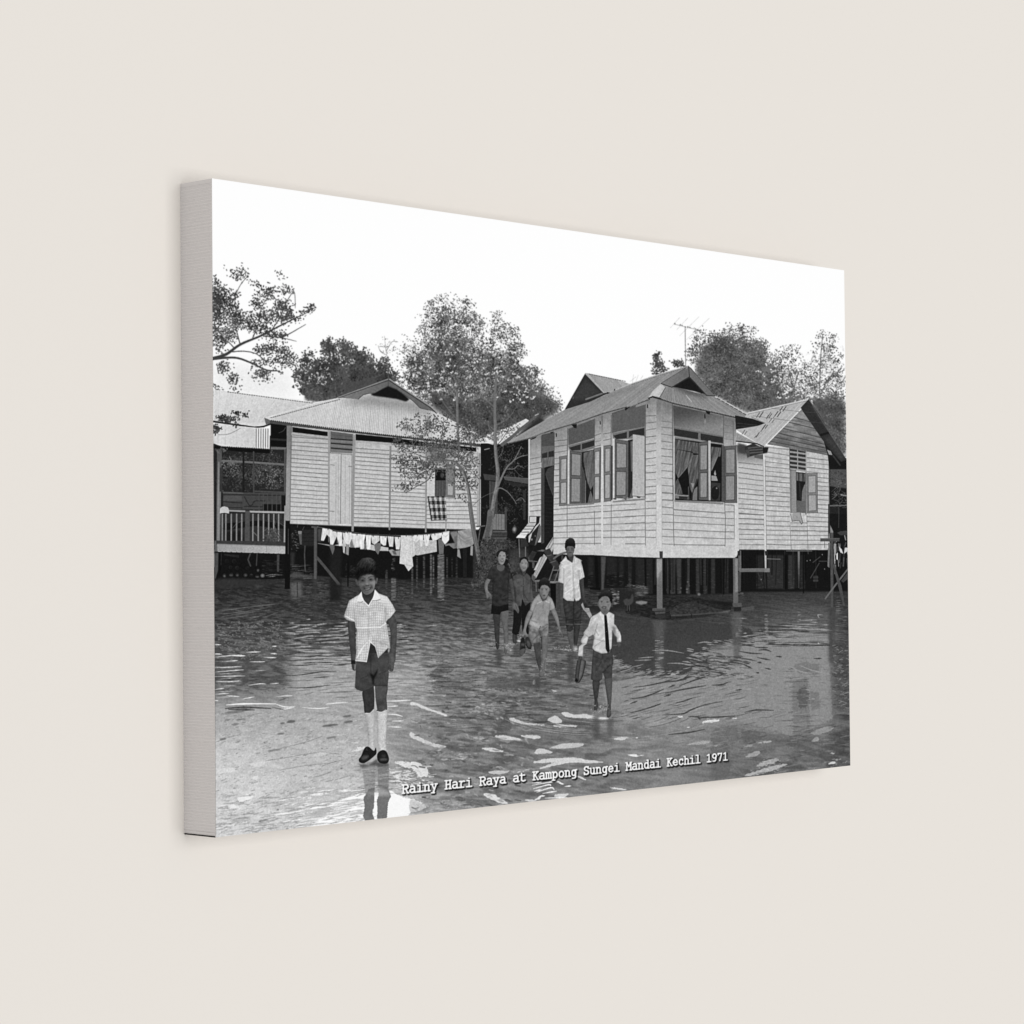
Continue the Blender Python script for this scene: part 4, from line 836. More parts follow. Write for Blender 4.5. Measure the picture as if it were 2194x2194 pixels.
lines(F, 1.1, 85, (1050, 0, 1050, 430), (1400, 90, 1402, 525), (1618, 0, 1614, 525), a=.8); lines(G, 1.3, 88, (612, 0, 618, 560, 625, 778), (1274, 225, 1284, 420, 1280, 785), (252, 170, 256, 770), (1398, 255, 1402, 690), a=.85)
lines(C, 1.2, 62, (1058, 470, 1052, 820), (1616, 300, 1616, 690), (1405, 340, 1402, 700), (720, 560, 718, 900), (886, 530, 884, 1000), a=.85); lines(D, 1.2, 60, (498, 640, 495, 1850), (842, 640, 850, 1870), (1502, 790, 1500, 1200), a=.85)
fill(D(640, 600, 694, 612, 705, 1932, 634, 1932), gradp(D, 660, 650, 118, 660, 1100, 190)); fill(G(395, 0, 466, 0, 470, 800, 394, 790), 206); lines(G, 1, 150, (395, 0, 395, 780), (468, 0, 470, 780), a=.7)
fill(C(1488, 300, 1512, 296, 1512, 1932, 1488, 1932), gradp(C, 1500, 350, 110, 1500, 750, 204)); fill(F(1488, 0, 1512, 0, 1510, 520, 1488, 520), 212)
# shaded panels under the eave
fill(C(1066, 472, 1400, 345, 1400, 590, 1066, 684), 84); fill(C(1625, 270, 1932, 165, 1932, 440, 1625, 530), 84); fill(D(66, 765, 494, 640, 490, 925, 66, 1002), 90); fill(C(722, 548, 886, 512, 884, 702, 722, 762), 74)
fill(D(852, 650, 1500, 792, 1494, 1042, 858, 920), gradp(D, 1100, 720, 74, 1150, 970, 132))
line(D(1260, 770, 1262, 812), 2, 15); ell(D, 1265, 865, 9, 34, 138, soft=.8); lines(C, 2, 20, (910, 535, 912, 570), (1475, 380, 1477, 412)); ell(C, 1470, 455, 7, 26, 128, soft=.8); line(D(522, 645, 524, 680), 2, 15)
# eave edge
for pts, n in ((C(285, 664, 570, 592, 800, 505, 1130, 407, 1500, 277, 1932, 160) + D(250, 684, 545, 572), 120), (D(600, 546, 690, 568, 850, 622, 1200, 702, 1650, 804, 1932, 868), 66)):
    line(pts, 3.0, 24, .85)
    pp = spline(pts, False, 8); d = np.r_[0, np.cumsum(np.hypot(*np.diff(pp, axis=0).T))]
    for k in range(n):
        x = np.interp(d[-1] * k / n, d, pp[:, 0]); y = np.interp(d[-1] * k / n, d, pp[:, 1]); w_ = d[-1] / n
        fill([(x, y - 3), (x + w_ * .5, y + 1.6), (x + w_, y - 3)], 152, a=.85)
line(D(540, 560, 590, 540, 690, 566), 3, 34)
fills(C, 22, (580, 605, 660, 570, 640, 595, 585, 615), (830, 520, 880, 505, 850, 535), (1105, 420, 1175, 410, 1170, 465, 1140, 460))
fill(D(1270, 720, 1330, 735, 1320, 770, 1285, 755), 18); fill(D(230, 690, 300, 665, 240, 720), 20)


def frame(fr, outer, v, panels, pv):
    fill(fr(*outer), v); o = fr(*outer); line(o + o[:1], 1.0, max(20, v - 55), .8)
    for c in panels:
        pp = fr(*c); fill(pp, lambda x, y: pv + 14 * (vnoise(x / 1.6, y / 9, 8) - .5)); line(pp + pp[:1], 1.1, max(15, v - 55), .75)


# door
fill(C(718, 700, 886, 690, 880, 860, 718, 870), 96); fills(C, 42, (727, 792, 796, 772, 794, 842, 727, 852), (810, 768, 880, 752, 879, 830, 808, 838))
fill(C(718, 975, 882, 940, 872, 1932, 718, 1932), 22); fill(F(718, 0, 872, 0, 872, 500, 800, 540, 718, 520), 22)
for k in range(16):
    y = 1100 + k * 50; line(C(770, y, 868, y + 4), 1, 40, .8)
fill(C(715, 975, 758, 968, 755, 1932, 713, 1932), 72); fill(F(713, 0, 755, 0, 752, 500, 715, 510), 66); line(C(740, 990, 738, 1930), 1, 40, .8)
fill(C(770, 1045, 800, 985, 880, 945, 878, 1350, 850, 1290, 810, 1180), 60, sm=False); line(C(775, 1060, 815, 1190, 872, 1340), 1, 92, .7)
fill(C(720, 852, 886, 830, 882, 935, 850, 950, 800, 955, 760, 972, 720, 978), lambda x, y: 104 + 30 * (vnoise(x / 1.3, y / 9, 4) - .5))
# window 1
fill(C(1064, 690, 1402, 600, 1402, 720, 1240, 775, 1085, 765), 112); fills(C, 42, (1072, 716, 1222, 672, 1222, 744, 1110, 752), (1240, 666, 1400, 618, 1400, 690, 1240, 736))
fill(C(1240, 772, 1392, 740, 1386, 1425, 1238, 1442), 28)
cur = lambda x, y: 98 + 46 * (vnoise(x / 1.5 + .1 * y, y / 26, 6) - .5)
fill(C(1262, 782, 1388, 745, 1388, 888, 1262, 908), cur); fill(C(1265, 908, 1388, 886, 1388, 1190, 1352, 1262, 1315, 1170, 1285, 1050), cur); fill(C(1350, 1262, 1388, 1370, 1388, 1422, 1312, 1428), cur)
fill(C(1240, 940, 1280, 1060, 1292, 1200, 1290, 1430, 1240, 1440), 70); line(C(1288, 1140, 1286, 1425), 1.1, 150, .8); ell(C, 1270, 985, 9, 14, 10)
frame(C, (950, 832, 1052, 816, 1050, 1456, 950, 1462), 112, ((972, 864, 1042, 852, 1040, 1120, 970, 1128), (970, 1166, 1040, 1158, 1040, 1425, 968, 1430)), 166)
fill(C(1060, 748, 1086, 748, 1082, 1442, 1060, 1442), 200); frame(C, (1086, 756, 1240, 778, 1235, 1434, 1082, 1434), 92, ((1108, 790, 1226, 806, 1222, 1076, 1106, 1070), (1105, 1110, 1220, 1116, 1216, 1412, 1102, 1412)), 138)
frame(C, (1394, 730, 1482, 710, 1472, 1415, 1392, 1422), 112, ((1406, 770, 1466, 756, 1464, 1050, 1405, 1060), (1406, 1092, 1464, 1086, 1460, 1378, 1404, 1384)), 172); line(C(1482, 730, 1476, 1410), 1.8, 50, .7)
frame(C, (1520, 694, 1616, 680, 1612, 1400, 1526, 1408), 112, ((1540, 730, 1602, 722, 1600, 1018, 1538, 1030), (1536, 1066, 1602, 1058, 1600, 1362, 1535, 1370)), 160); fill(C(1616, 690, 1636, 690, 1636, 1380, 1612, 1395), 60)
line(C(1060, 1450, 1390, 1430), 3.4, 122, .9); line(C(1060, 1462, 1390, 1440), 1, 70, .7)
# window 2
fill(D(70, 1010, 492, 925, 492, 1060, 335, 1080, 120, 1092, 78, 1075), 112); fills(D, 42, (82, 1040, 258, 992, 258, 1072, 125, 1086), (284, 984, 482, 940, 482, 1040, 345, 1022, 284, 1066))
fill(D(270, 1100, 338, 1085, 334, 1842, 272, 1850), 36); fill(D(304, 1115, 338, 1110, 332, 1500, 312, 1500), 96); fill(D(290, 1840, 330, 1700, 334, 1840), 90)
fill(D(78, 1078, 104, 1078, 102, 1845, 80, 1842), 200); frame(D, (104, 1090, 278, 1112, 276, 1846, 104, 1840), 92, ((126, 1134, 252, 1152, 250, 1452, 124, 1456), (124, 1500, 248, 1506, 244, 1804, 122, 1810)), 142)
fill(D(334, 1024, 490, 1050, 490, 1832, 330, 1816), lambda x, y: 178 + 12 * (vnoise(x / 1.4, y / 14, 9) - .5)); line(D(490, 1050, 490, 1830), 1.4, 60, .8); line(D(330, 1816, 490, 1832), 1.2, 50, .8)
fill(D(78, 1882, 250, 1862, 492, 1846, 492, 1868, 80, 1900), 128); fill(D(385, 1822, 440, 1830, 420, 1842, 390, 1838), 15); fill(D(82, 1845, 125, 1848, 120, 1862, 90, 1860), 14); foliage(D, [(250, 1850, 30, 12)], 8, (2, 4), .6, 50, 170, 2, (3, 5))
# front window
fill(D(856, 922, 1500, 1044, 1496, 1895, 868, 1872), 110); fills(D, 42, (864, 950, 1176, 1002, 1172, 1086, 872, 1040), (1206, 1012, 1496, 1062, 1492, 1140, 1206, 1096)); line(D(872, 1052, 1180, 1104, 1496, 1152), 2.6, 150, .8)
fill(D(876, 1082, 1482, 1156, 1478, 1890, 880, 1868), 16); fill(D(856, 1045, 876, 1045, 876, 1862, 860, 1862), 172)
cur2 = lambda x, y: 88 + 60 * (vnoise(x / 2.0 + .12 * y, y / 22, 16) - .5)
fill(D(880, 1090, 1180, 1134, 1176, 1272, 1115, 1272, 1105, 1250, 900, 1215, 880, 1220), cur2); fill(D(880, 1212, 1110, 1262, 1110, 1310, 1030, 1450, 960, 1540, 915, 1585, 880, 1510), cur2); line(D(1112, 1290, 1030, 1450, 920, 1582), 1.6, 128, .7)
fill(D(880, 1640, 914, 1588, 950, 1690, 980, 1792, 880, 1802), cur2); fill(D(1040, 1440, 1110, 1290, 1180, 1285, 1180, 1580, 1120, 1740, 1100, 1790, 1065, 1700), cur2)
fill(D(1080, 1650, 1125, 1650, 1108, 1728), 138); fill(D(1112, 1740, 1165, 1690, 1162, 1872, 1100, 1872), 112); line(D(1160, 1600, 1110, 1760, 1080, 1860), 2.4, 40, .9); line(D(1050, 1700, 1055, 1860), 2.2, 90, .8); line(D(1112, 1272, 1155, 1275), 1.8, 20)
frame(D, (1180, 1132, 1306, 1110, 1308, 1872, 1180, 1866), 90, ((1200, 1166, 1292, 1160, 1288, 1476, 1200, 1482), (1200, 1520, 1290, 1516, 1286, 1832, 1200, 1836)), 140)
fill(D(1306, 1104, 1334, 1104, 1334, 1872, 1310, 1872), 214); line(D(1321, 1106, 1322, 1870), 1, 105, .8)
fill(D(1340, 1182, 1472, 1194, 1460, 1310, 1425, 1312, 1380, 1420, 1345, 1492), cur2); line(D(1424, 1312, 1346, 1492), 1.3, 150, .7)
fill(D(1344, 1552, 1408, 1560, 1428, 1622, 1344, 1622), 150); fill(D(1376, 1530, 1394, 1478, 1406, 1540, 1392, 1560), 152); fill(D(1340, 1640, 1462, 1652, 1456, 1880, 1340, 1880), 52); fill(D(1352, 1720, 1400, 1680, 1440, 1720, 1436, 1830, 1400, 1865, 1352, 1840), 22, sm=True); ell(D, 1412, 1716, 8, 10, 170, soft=.6); lines(D, 1.2, 75, (1355, 1710, 1390, 1682, 1430, 1700), a=.7)
fill(D(1478, 1160, 1512, 1170, 1512, 1900, 1480, 1895), 78); frame(D, (1510, 1180, 1666, 1166, 1673, 1902, 1515, 1902), 92, ((1530, 1220, 1646, 1214, 1646, 1520, 1530, 1522), (1530, 1560, 1642, 1558, 1642, 1864, 1530, 1872)), 138)
fill(D(868, 1868, 1200, 1882, 1500, 1902, 1500, 1926, 1190, 1908, 868, 1892), 126); fill(D(876, 1800, 1048, 1810, 1046, 1862, 930, 1850, 880, 1845), 118); fill(D(925, 1818, 1040, 1826, 1038, 1858, 930, 1850), 42); line(D(876, 1800, 1048, 1810), 1.4, 175, .8)
fill(D(1508, 802, 1662, 828, 1662, 1166, 1508, 1176), gradp(D, 1580, 830, 112, 1580, 1150, 164)); boards(D, 1510, 1625, [905, 995, 1080], [925, 1010, 1092], a=.5); line(D(1625, 850, 1628, 1160), 1.1, 80, .8)
fill(D(1662, 832, 1932, 875, 1890, 915, 1662, 960), 30); lines(D, 2, 62, (1670, 880, 1880, 905), (1670, 930, 1800, 920), a=.7)
fill(D(1672, 1290, 1700, 1290, 1702, 1932, 1676, 1932), 196); fill(G(1402, 230, 1458, 225, 1462, 830, 1430, 905, 1402, 905), 206); line(G(1462, 0, 1464, 820), 1.4, 110, .6)
for _ in range(60):
    x, y = RNG.uniform(0, 1400), RNG.uniform(250, 900); line(G(x, y, x + RNG.uniform(6, 40), y + 2), RNG.uniform(.8, 1.8), RNG.choice([165, 222]), .25)
# ================================================================ annex on the right
fill(E(1540, 930, 1770, 1000, 1780, 1932, 1545, 1932), 20); fill(E(1548, 1108, 1768, 1112, 1768, 1360, 1620, 1340, 1550, 1330), 74, soft=1); foliage(E, [(1660, 1230, 110, 110)], 40, (3, 6), .3, 50, 110, 5, (4, 7))
for _ in range(46):
    x, y = RNG.uniform(1560, 1770), RNG.uniform(1380, 1620); a_ = RNG.uniform(-1.2, 1.2); line(E(x, y, x + 60 * math.cos(a_), y + 60 * math.sin(a_)), 1.1, RNG.uniform(80, 130), .7)
lines(E, 2.6, 100, (1550, 1582, 1768, 1578)); lines(E, 2, 145, (1690, 1440, 1768, 1456)); line(E(1660, 1590, 1660, 1900), 2, 48); fill(E(1550, 1600, 1650, 1600, 1650, 1932, 1550, 1932), 32)
ar = E(345, 606, 490, 388, 1275, 212, 1185, 330, 695, 822, 610, 778)
fill(ar, 184); setclip(ar); fan(*E(490, 388, 1275, 212, 250, 640, 695, 820), 46, 1.2, 148, .6); fan(*E(490, 388, 1275, 212, 250, 640, 695, 820), 30, 1, 214, .5); setclip()
for x, y, l_ in ((645, 385, 60), (690, 375, 70), (790, 380, 60), (880, 370, 50), (915, 375, 60), (985, 305, 60), (800, 460, 50), (830, 475, 40), (720, 540, 60), (745, 545, 40), (700, 570, 60), (640, 640, 60), (455, 610, 50), (480, 625, 40), (600, 680, 30), (760, 420, 40), (850, 410, 40), (940, 310, 50), (560, 470, 30), (800, 400, 50)):
    line(E(x, y, x - l_ * .68, y + l_), RNG.uniform(1.1, 2.2), 58, .85)
line(E(490, 390, 1270, 214), 2.4, 208, .9)
for k in range(40):
    x = 500 + k * 19; line(E(x, 402 - (x - 500) * .2236, x + 9, 400 - (x - 500) * .2236), 1.1, 90, .7)
line(E(1270, 214, 1180, 330, 695, 822), 1.4, 215, .7)
# main roof tip in front of it
fill(E(330, 420, 560, 465, 715, 520, 620, 555, 340, 600), 26); lines(E, 1.8, 60, (350, 520, 610, 545), (350, 560, 560, 560), a=.7); fill(E(330, 425, 480, 430, 610, 490, 640, 498, 330, 470), 140, a=.0); line(E(540, 440, 715, 520), 1.8, 120, .8)
gw = E(740, 792, 1190, 335, 1220, 400, 1420, 682, 1500, 812, 1532, 905, 1522, 938, 1240, 884, 1020, 838)
fill(gw, gradp(E, 1150, 450, 138, 1150, 850, 96)); setclip(gw); fill(gw, lambda x, y: 70 + 110 * vnoise(x / 16 + y / 30, (y - .2 * x) / 3.2, 44), a=.4)
lines(E, 1.5, 52, (1060, 435, 1300, 505), (990, 500, 1360, 590), (920, 580, 1430, 705), (860, 640, 1470, 790), (800, 690, 1510, 845), (750, 745, 1530, 900), a=.85); setclip()
w1 = E(352, 800, 470, 830, 690, 870, 720, 1932, 378, 1932); fill(w1, gradp(E, 500, 880, 98, 500, 1060, 190))
fill(G(1462, 0, 1800, 0, 1800, 825, 1465, 822), lambda x, y: 194 + 40 * (.6 * vnoise(x / 10, y / 4, 37) + .4 * vnoise(x / 2.5, y / 30, 38) - .5))
w2 = E(700, 805, 1020, 838, 1240, 884, 1530, 938, 1538, 1932, 722, 1932); fill(w2, lambda x, y: 190 + 44 * (.6 * vnoise(x / 10, y / 4, 37) + .4 * vnoise(x / 2.5, y / 30, 38) - .5))
fill(HH(590, 0, 1412, 0, 1400, 590, 600, 582), lambda x, y: 194 + 40 * (.6 * vnoise(x / 10, y / 4, 37) + .4 * vnoise(x / 2.5, y / 30, 38) - .5))
yl = [1025, 1088, 1156, 1222, 1290, 1356, 1420, 1486, 1556, 1614, 1676, 1745, 1812, 1880]; yr = [1060, 1130, 1195, 1260, 1325, 1388, 1450, 1515, 1576, 1640, 1700, 1762, 1825, 1892]
boards(E, 376, 696, yl, yr); boards(G, 1466, 1784, [365, 425, 492, 560, 628, 690, 762], [378, 436, 500, 572, 634, 696, 764])
yl = [828, 888, 950, 1012, 1075, 1136, 1196, 1262, 1326, 1390, 1450, 1512, 1576, 1640, 1712, 1776, 1838, 1892]; yr = [860, 936, 996, 1052, 1110, 1166, 1226, 1290, 1352, 1416, 1470, 1532, 1596, 1656, 1722, 1786, 1846, 1902]
boards(E, 716, 1028, yl, yr); boards(E, 1252, 1528, [962, 1024, 1086, 1142], [996, 1056, 1116, 1172]); boards(E, 1388, 1530, [1216, 1272, 1326, 1382, 1442, 1502, 1566, 1618, 1672], [1230, 1286, 1338, 1392, 1452, 1510, 1572, 1628, 1682])
boards(E, 1258, 1532, [1722, 1780, 1842, 1902], [1736, 1792, 1854, 1910]); boards(E, 1045, 1250, [1800, 1850, 1900], [1802, 1850, 1902])
boards(HH, 612, 918, [398, 458, 515], [402, 462, 528]); boards(HH, 925, 1140, [345, 402, 462, 525], [348, 404, 465, 520]); boards(HH, 1146, 1408, [402, 465, 522], [402, 462, 520])
fill(E(690, 985, 714, 985, 726, 1932, 704, 1932), 206); line(E(716, 990, 727, 1930), 1.1, 110, .7); line(E(690, 990, 704, 1930), 1, 140, .6); fill(HH(583, 0, 606, 0, 612, 600, 585, 600), 210); line(HH(606, 0, 612, 590), 1.1, 110, .7)
lines(HH, 1.2, 110, (915, 270, 932, 600), (1132, 150, 1148, 640), a=.8); line(E(1535, 900, 1540, 1932), 1.8, 60, .8); fill(HH(1405, 0, 1425, 0, 1418, 400, 1405, 560), 50)
# overhang and clutter under it
fill(E(345, 606, 350, 640, 610, 778, 345, 748), 158); setclip(E(345, 606, 350, 640, 610, 778, 345, 748)); fan(*E(340, 600, 620, 770, 300, 740, 560, 790), 16, 1.2, 105, .6); setclip(); line(E(345, 630, 605, 770), 1.8, 205, .8); line(E(345, 752, 610, 784, 695, 822), 2.4, 25)
fill(E(360, 770, 480, 800, 470, 920, 370, 900), 62, soft=2); fill(E(455, 820, 560, 780, 680, 830, 690, 905, 500, 955, 455, 880), 46); lines(E, 2.6, 96, (500, 870, 690, 855), (510, 905, 680, 890), (500, 840, 680, 820), a=.8); fill(E(460, 870, 510, 850, 520, 940, 490, 970), 66)
fill(E(680, 830, 760, 830, 745, 905, 690, 915), 28); line(E(690, 915, 745, 900, 760, 840), 1.6, 150, .7); fill(E(575, 930, 690, 930, 690, 985, 580, 965), 88)
fill(E(1470, 760, 1770, 980, 1768, 1110, 1540, 1110, 1520, 930), 24)
oh = E(1275, 210, 1420, 420, 1540, 640, 1640, 790, 1762, 990, 1692, 1018, 1640, 955, 1500, 805, 1415, 680, 1220, 400, 1172, 322)
fill(oh, 42); setclip(oh); fill(E(1300, 300, 1340, 300, 1560, 640, 1540, 640), 62, soft=2); fill(E(1420, 660, 1530, 630, 1545, 650, 1430, 690), 20); fill(E(1480, 720, 1560, 680, 1740, 960, 1700, 1000), 58, soft=3); setclip(); line(E(1278, 215, 1545, 650, 1762, 985), 1.2, 120, .6)
fill(E(1510, 860, 1560, 880, 1580, 930, 1535, 925), 150); fill(E(1545, 925, 1690, 1018, 1762, 1000, 1765, 1100, 1550, 1110), 18); line(E(1590, 940, 1680, 1060), 3.2, 50)
lines(E, .9, 75, (560, 425, 1000, 485, 1480, 520), (800, 325, 1150, 372, 1360, 385), a=.7)
# louvre and window of the annex
fill(E(1026, 842, 1245, 884, 1246, 1125, 1030, 1122), 46)
for y in (880, 935, 992, 1046, 1098):
    line(E(1032, y + 8, 1128, y + 20), 3.8, 150); line(E(1138, y + 22, 1236, y + 36), 3.8, 150)
line(E(1132, 860, 1134, 1120), 2.2, 150); line(E(1244, 880, 1246, 1180), 2.6, 165); line(E(1028, 840, 1032, 1120), 1.2, 95); line(E(1026, 842, 1245, 884), 1.6, 110)
fill(E(1112, 1148, 1236, 1160, 1236, 1676, 1120, 1664), 24); fill(E(1112, 1160, 1230, 1168, 1226, 1272, 1116, 1258), lambda x, y: 88 + 90 * (vnoise(x / 1.1, y / 30, 17) - .5)); fill(E(1120, 1512, 1180, 1520, 1236, 1500, 1234, 1676, 1122, 1660), 96); fill(E(1190, 1400, 1215, 1320, 1236, 1290, 1236, 1512, 1184, 1522), 112); line(E(1160, 1290, 1168, 1500), 1.2, 62)
line(E(1240, 1160, 1240, 1690), 2.8, 110); frame(E, (1034, 1124, 1110, 1126, 1122, 1668, 1044, 1668), 128, (), 0); fill(E(1060, 1128, 1108, 1130, 1118, 1664, 1064, 1664), 142)
frame(E, (1254, 1166, 1386, 1164, 1392, 1672, 1256, 1676), 122, ((1270, 1200, 1366, 1196, 1366, 1410, 1270, 1416), (1272, 1446, 1368, 1442, 1372, 1642, 1276, 1652)), 160)
fill(E(1066, 1680, 1120, 1668, 1166, 1664, 1200, 1800, 1182, 1816, 1156, 1776, 1100, 1772, 1062, 1782), 152); lines(E, 1.6, 85, (1045, 1690, 1062, 1782, 1110, 1772, 1156, 1778, 1182, 1816, 1200, 1800), (1166, 1668, 1200, 1800), a=.8)
# ---- below the right house
for x0, x1, v in ((530, 640, 50), (662, 716, 54), (780, 826, 56), (905, 952, 48), (1000, 1052, 44), (1100, 1152, 44), (1262, 1325, 36), (130, 260, 34), (270, 350, 32), (30, 75, 34)):
    fill(G(x0, 940, x1, 940, x1 + 2, 1395, x0 + 2, 1395), v, soft=1)
    shimmer(G, x0, x1, 1000, 1400, v + 26, 14, (15, 60), 1)
for k in range(26):
    x = RNG.uniform(20, 1330); line(G(x, 938, x + RNG.normal(0, 6), RNG.uniform(1250, 1430)), RNG.uniform(1, 3.6), RNG.choice([4, 6, 8, 30, 44]), .85)
fill(G(640, 945, 715, 945, 700, 1180, 690, 1160, 668, 1190), 62, soft=2, a=.7); fill(G(0, 1330, 280, 1300, 280, 1420, 0, 1420), 62, soft=3); shimmer(G, 0, 290, 1280, 1430, 125, 50, (20, 90), 1.3)
for x, y, r in ((800, 1240, 10), (712, 1320, 10), (790, 1335, 12), (705, 1370, 8), (945, 1400, 20), (820, 1290, 8), (790, 1370, 10)):
    ell(G, x, y, r, r * .8, 120, soft=1)
fill(G(0, 1420, 400, 1430, 560, 1420, 930, 1440, 1060, 1480, 1380, 1560, 1360, 1610, 1000, 1690, 560, 1730, 350, 1720, 0, 1640), lambda x, y: 34 + 26 * (vnoise(x / 5, y / 2, 96) - .5), soft=3, rough=.6)
fill(G(560, 1600, 700, 1520, 860, 1490, 1010, 1535, 1180, 1590, 1350, 1600, 1340, 1625, 1180, 1642, 800, 1650, 580, 1668), lambda x, y: 50 + 26 * (vnoise(x / 4, y / 2, 95) - .5), soft=1.5, rough=.6); fill(G(580, 1664, 850, 1652, 1180, 1632, 1350, 1600, 1340, 1625, 1200, 1645, 850, 1670, 585, 1685), 76, soft=.8)
fill(G(575, 1685, 850, 1672, 1180, 1648, 1000, 1690, 700, 1725, 590, 1720), 40); lines(G, 1.6, 20, (650, 1700, 790, 1692), (575, 1670, 580, 1710), (850, 1660, 850, 1700)); fill(G(1180, 1640, 1350, 1606, 1320, 1632), 92, soft=1)
fill(G(900, 1440, 1000, 1480, 1200, 1530, 1380, 1560, 1370, 1500, 1000, 1470), 20, soft=2)
fill(G(400, 940, 474, 940, 480, 1592, 404, 1592), gradp(G, 440, 1000, 132, 440, 1300, 104)); fill(G(404, 960, 470, 960, 465, 1080, 430, 1130, 420, 1200, 404, 1180), 158, soft=1.5); line(G(474, 945, 480, 1590), 1.2, 40, .8); fill(G(436, 848, 480, 848, 478, 940, 440, 945), 56)
fill(G(345, 1582, 512, 1576, 516, 1610, 510, 1650, 385, 1664, 380, 1622, 345, 1612), 74); lines(G, 1, 120, (350, 1585, 510, 1580), a=.6); lines(G, 1.2, 22, (380, 1620, 512, 1616), (385, 1664, 512, 1650), (470, 1660, 476, 1700)); fill(G(385, 1664, 515, 1655, 510, 1700, 440, 1720, 390, 1700), 46)
fill(G(1382, 930, 1412, 930, 1446, 940, 1450, 1520, 1386, 1520), 96); fill(G(1410, 940, 1445, 940, 1446, 1360, 1412, 1380), 132, soft=1); fill(G(1448, 880, 1480, 870, 1482, 1100, 1448, 1100), 92); fill(G(1440, 845, 1478, 838, 1478, 900, 1444, 905), 40); fill(G(1450, 1115, 1486, 1115, 1484, 1360, 1452, 1360), 70)
fill(G(1375, 1515, 1492, 1508, 1496, 1555, 1490, 1562, 1392, 1565, 1380, 1550), 84); fill(G(1390, 1565, 1485, 1562, 1485, 1615, 1395, 1620), 34); fill(G(1488, 1575, 1658, 1548, 1656, 1612, 1492, 1618), 70); lines(G, 1.2, 100, (1495, 1585, 1650, 1560), (1495, 1600, 1650, 1585), a=.6)
shimmer(G, 1452, 1530, 1360, 1430, 80, 16, (10, 40), 1.5)
# right-hand part
for x0, x1, v in ((485, 590, 34), (620, 850, 42), (890, 975, 48), (1040, 1110, 34)):
    fill(HH(x0, 655, x1, 655, x1, 1090, x0, 1090), v, soft=1.5); shimmer(HH, x0, x1, 850, 1090, v + 22, 20, (15, 70), 1)
for k in range(22):
    x = RNG.uniform(300, 1390); line(HH(x, 600, x + RNG.normal(0, 10), RNG.uniform(900, 1150)), RNG.uniform(1, 3.2), RNG.choice([4, 6, 8, 26, 36]), .8)
line(HH(620, 703, 790, 710), 1.8, 105); fill(HH(845, 650, 886, 650, 884, 1090, 845, 1090), 6); fill(HH(1014, 600, 1042, 600, 1040, 880, 1036, 1080, 1018, 1080), gradp(HH, 1025, 700, 112, 1025, 1000, 52)); fill(HH(975, 640, 1010, 640, 1008, 1080, 978, 1080), 24)
fill(HH(585, 600, 612, 600, 612, 832, 592, 832), 178); fill(HH(590, 605, 632, 605, 630, 660, 598, 660), 34); line(HH(280, 600, 284, 830), 1.8, 108); fill(HH(260, 828, 655, 826, 655, 872, 262, 874), 102); line(HH(262, 832, 650, 830), 1.2, 128, .7); fill(HH(585, 828, 655, 826, 655, 876, 585, 876), 118)
line(HH(870, 602, 1195, 602), 2.2, 104, .9); lines(HH, 2, 52, (500, 880, 560, 1020), (620, 890, 650, 960), (590, 880, 600, 1080), a=.8); lines(HH, 2.2, 72, (1210, 750, 1300, 680), (1180, 950, 1290, 760), (1290, 735, 1390, 735), a=.8); fill(HH(1215, 920, 1275, 920, 1275, 1000, 1215, 1000), 44); lines(HH, 2, 70, (1215, 940, 1275, 940), (1215, 985, 1275, 985), a=.7)
for x, y in ((1135, 730), (1175, 722), (1360, 835), (545, 970), (1330, 650)):
    ell(HH, x, y, 6, 9, 130)
fill(HH(1425, 120, 1660, 130, 1668, 700, 1420, 600), 16); line(HH(1545, 60, 1540, 300), 2, 50)
fill(HH(1430, 265, 1470, 350, 1470, 380, 1432, 380), 130); fill(HH(1520, 370, 1560, 350, 1650, 340, 1655, 400, 1560, 400), 60)
for _ in range(26):
    x, y = RNG.uniform(1480, 1660), RNG.uniform(400, 800); line(HH(x, y, x + RNG.uniform(-20, 20), y + RNG.uniform(30, 110)), RNG.uniform(1.2, 3.5), RNG.choice([60, 90, 120, 200]), .75)
fills(HH, 205, (1540, 540, 1580, 580, 1600, 640, 1560, 620), (1620, 560, 1660, 560, 1660, 600, 1610, 640), (1510, 640, 1530, 620, 1530, 720, 1512, 710)); fill(HH(1478, 510, 1510, 510, 1505, 660, 1480, 650), 150)
fill(HH(1430, 370, 1472, 368, 1475, 1330, 1440, 1335), 74); line(HH(1470, 500, 1480, 1320), 1.3, 34); fill(HH(1408, 500, 1432, 500, 1422, 822, 1396, 800), 112); fill(HH(1305, 440, 1552, 438, 1552, 480, 1305, 480), 76); line(HH(1305, 442, 1552, 440), 1.2, 112, .7); line(HH(1360, 480, 1358, 560), 1, 90)
line(HH(1370, 1215, 1500, 1040, 1664, 830), 3.6, 100); fill(HH(1462, 780, 1485, 770, 1580, 1060, 1620, 1300, 1600, 1310, 1540, 1080), 72); fill(HH(1570, 990, 1650, 880, 1660, 960, 1600, 1010), 62); shimmer(HH, 1510, 1590, 1190, 1400, 105, 26, (30, 70), 1.3)
CUR[0] = LH
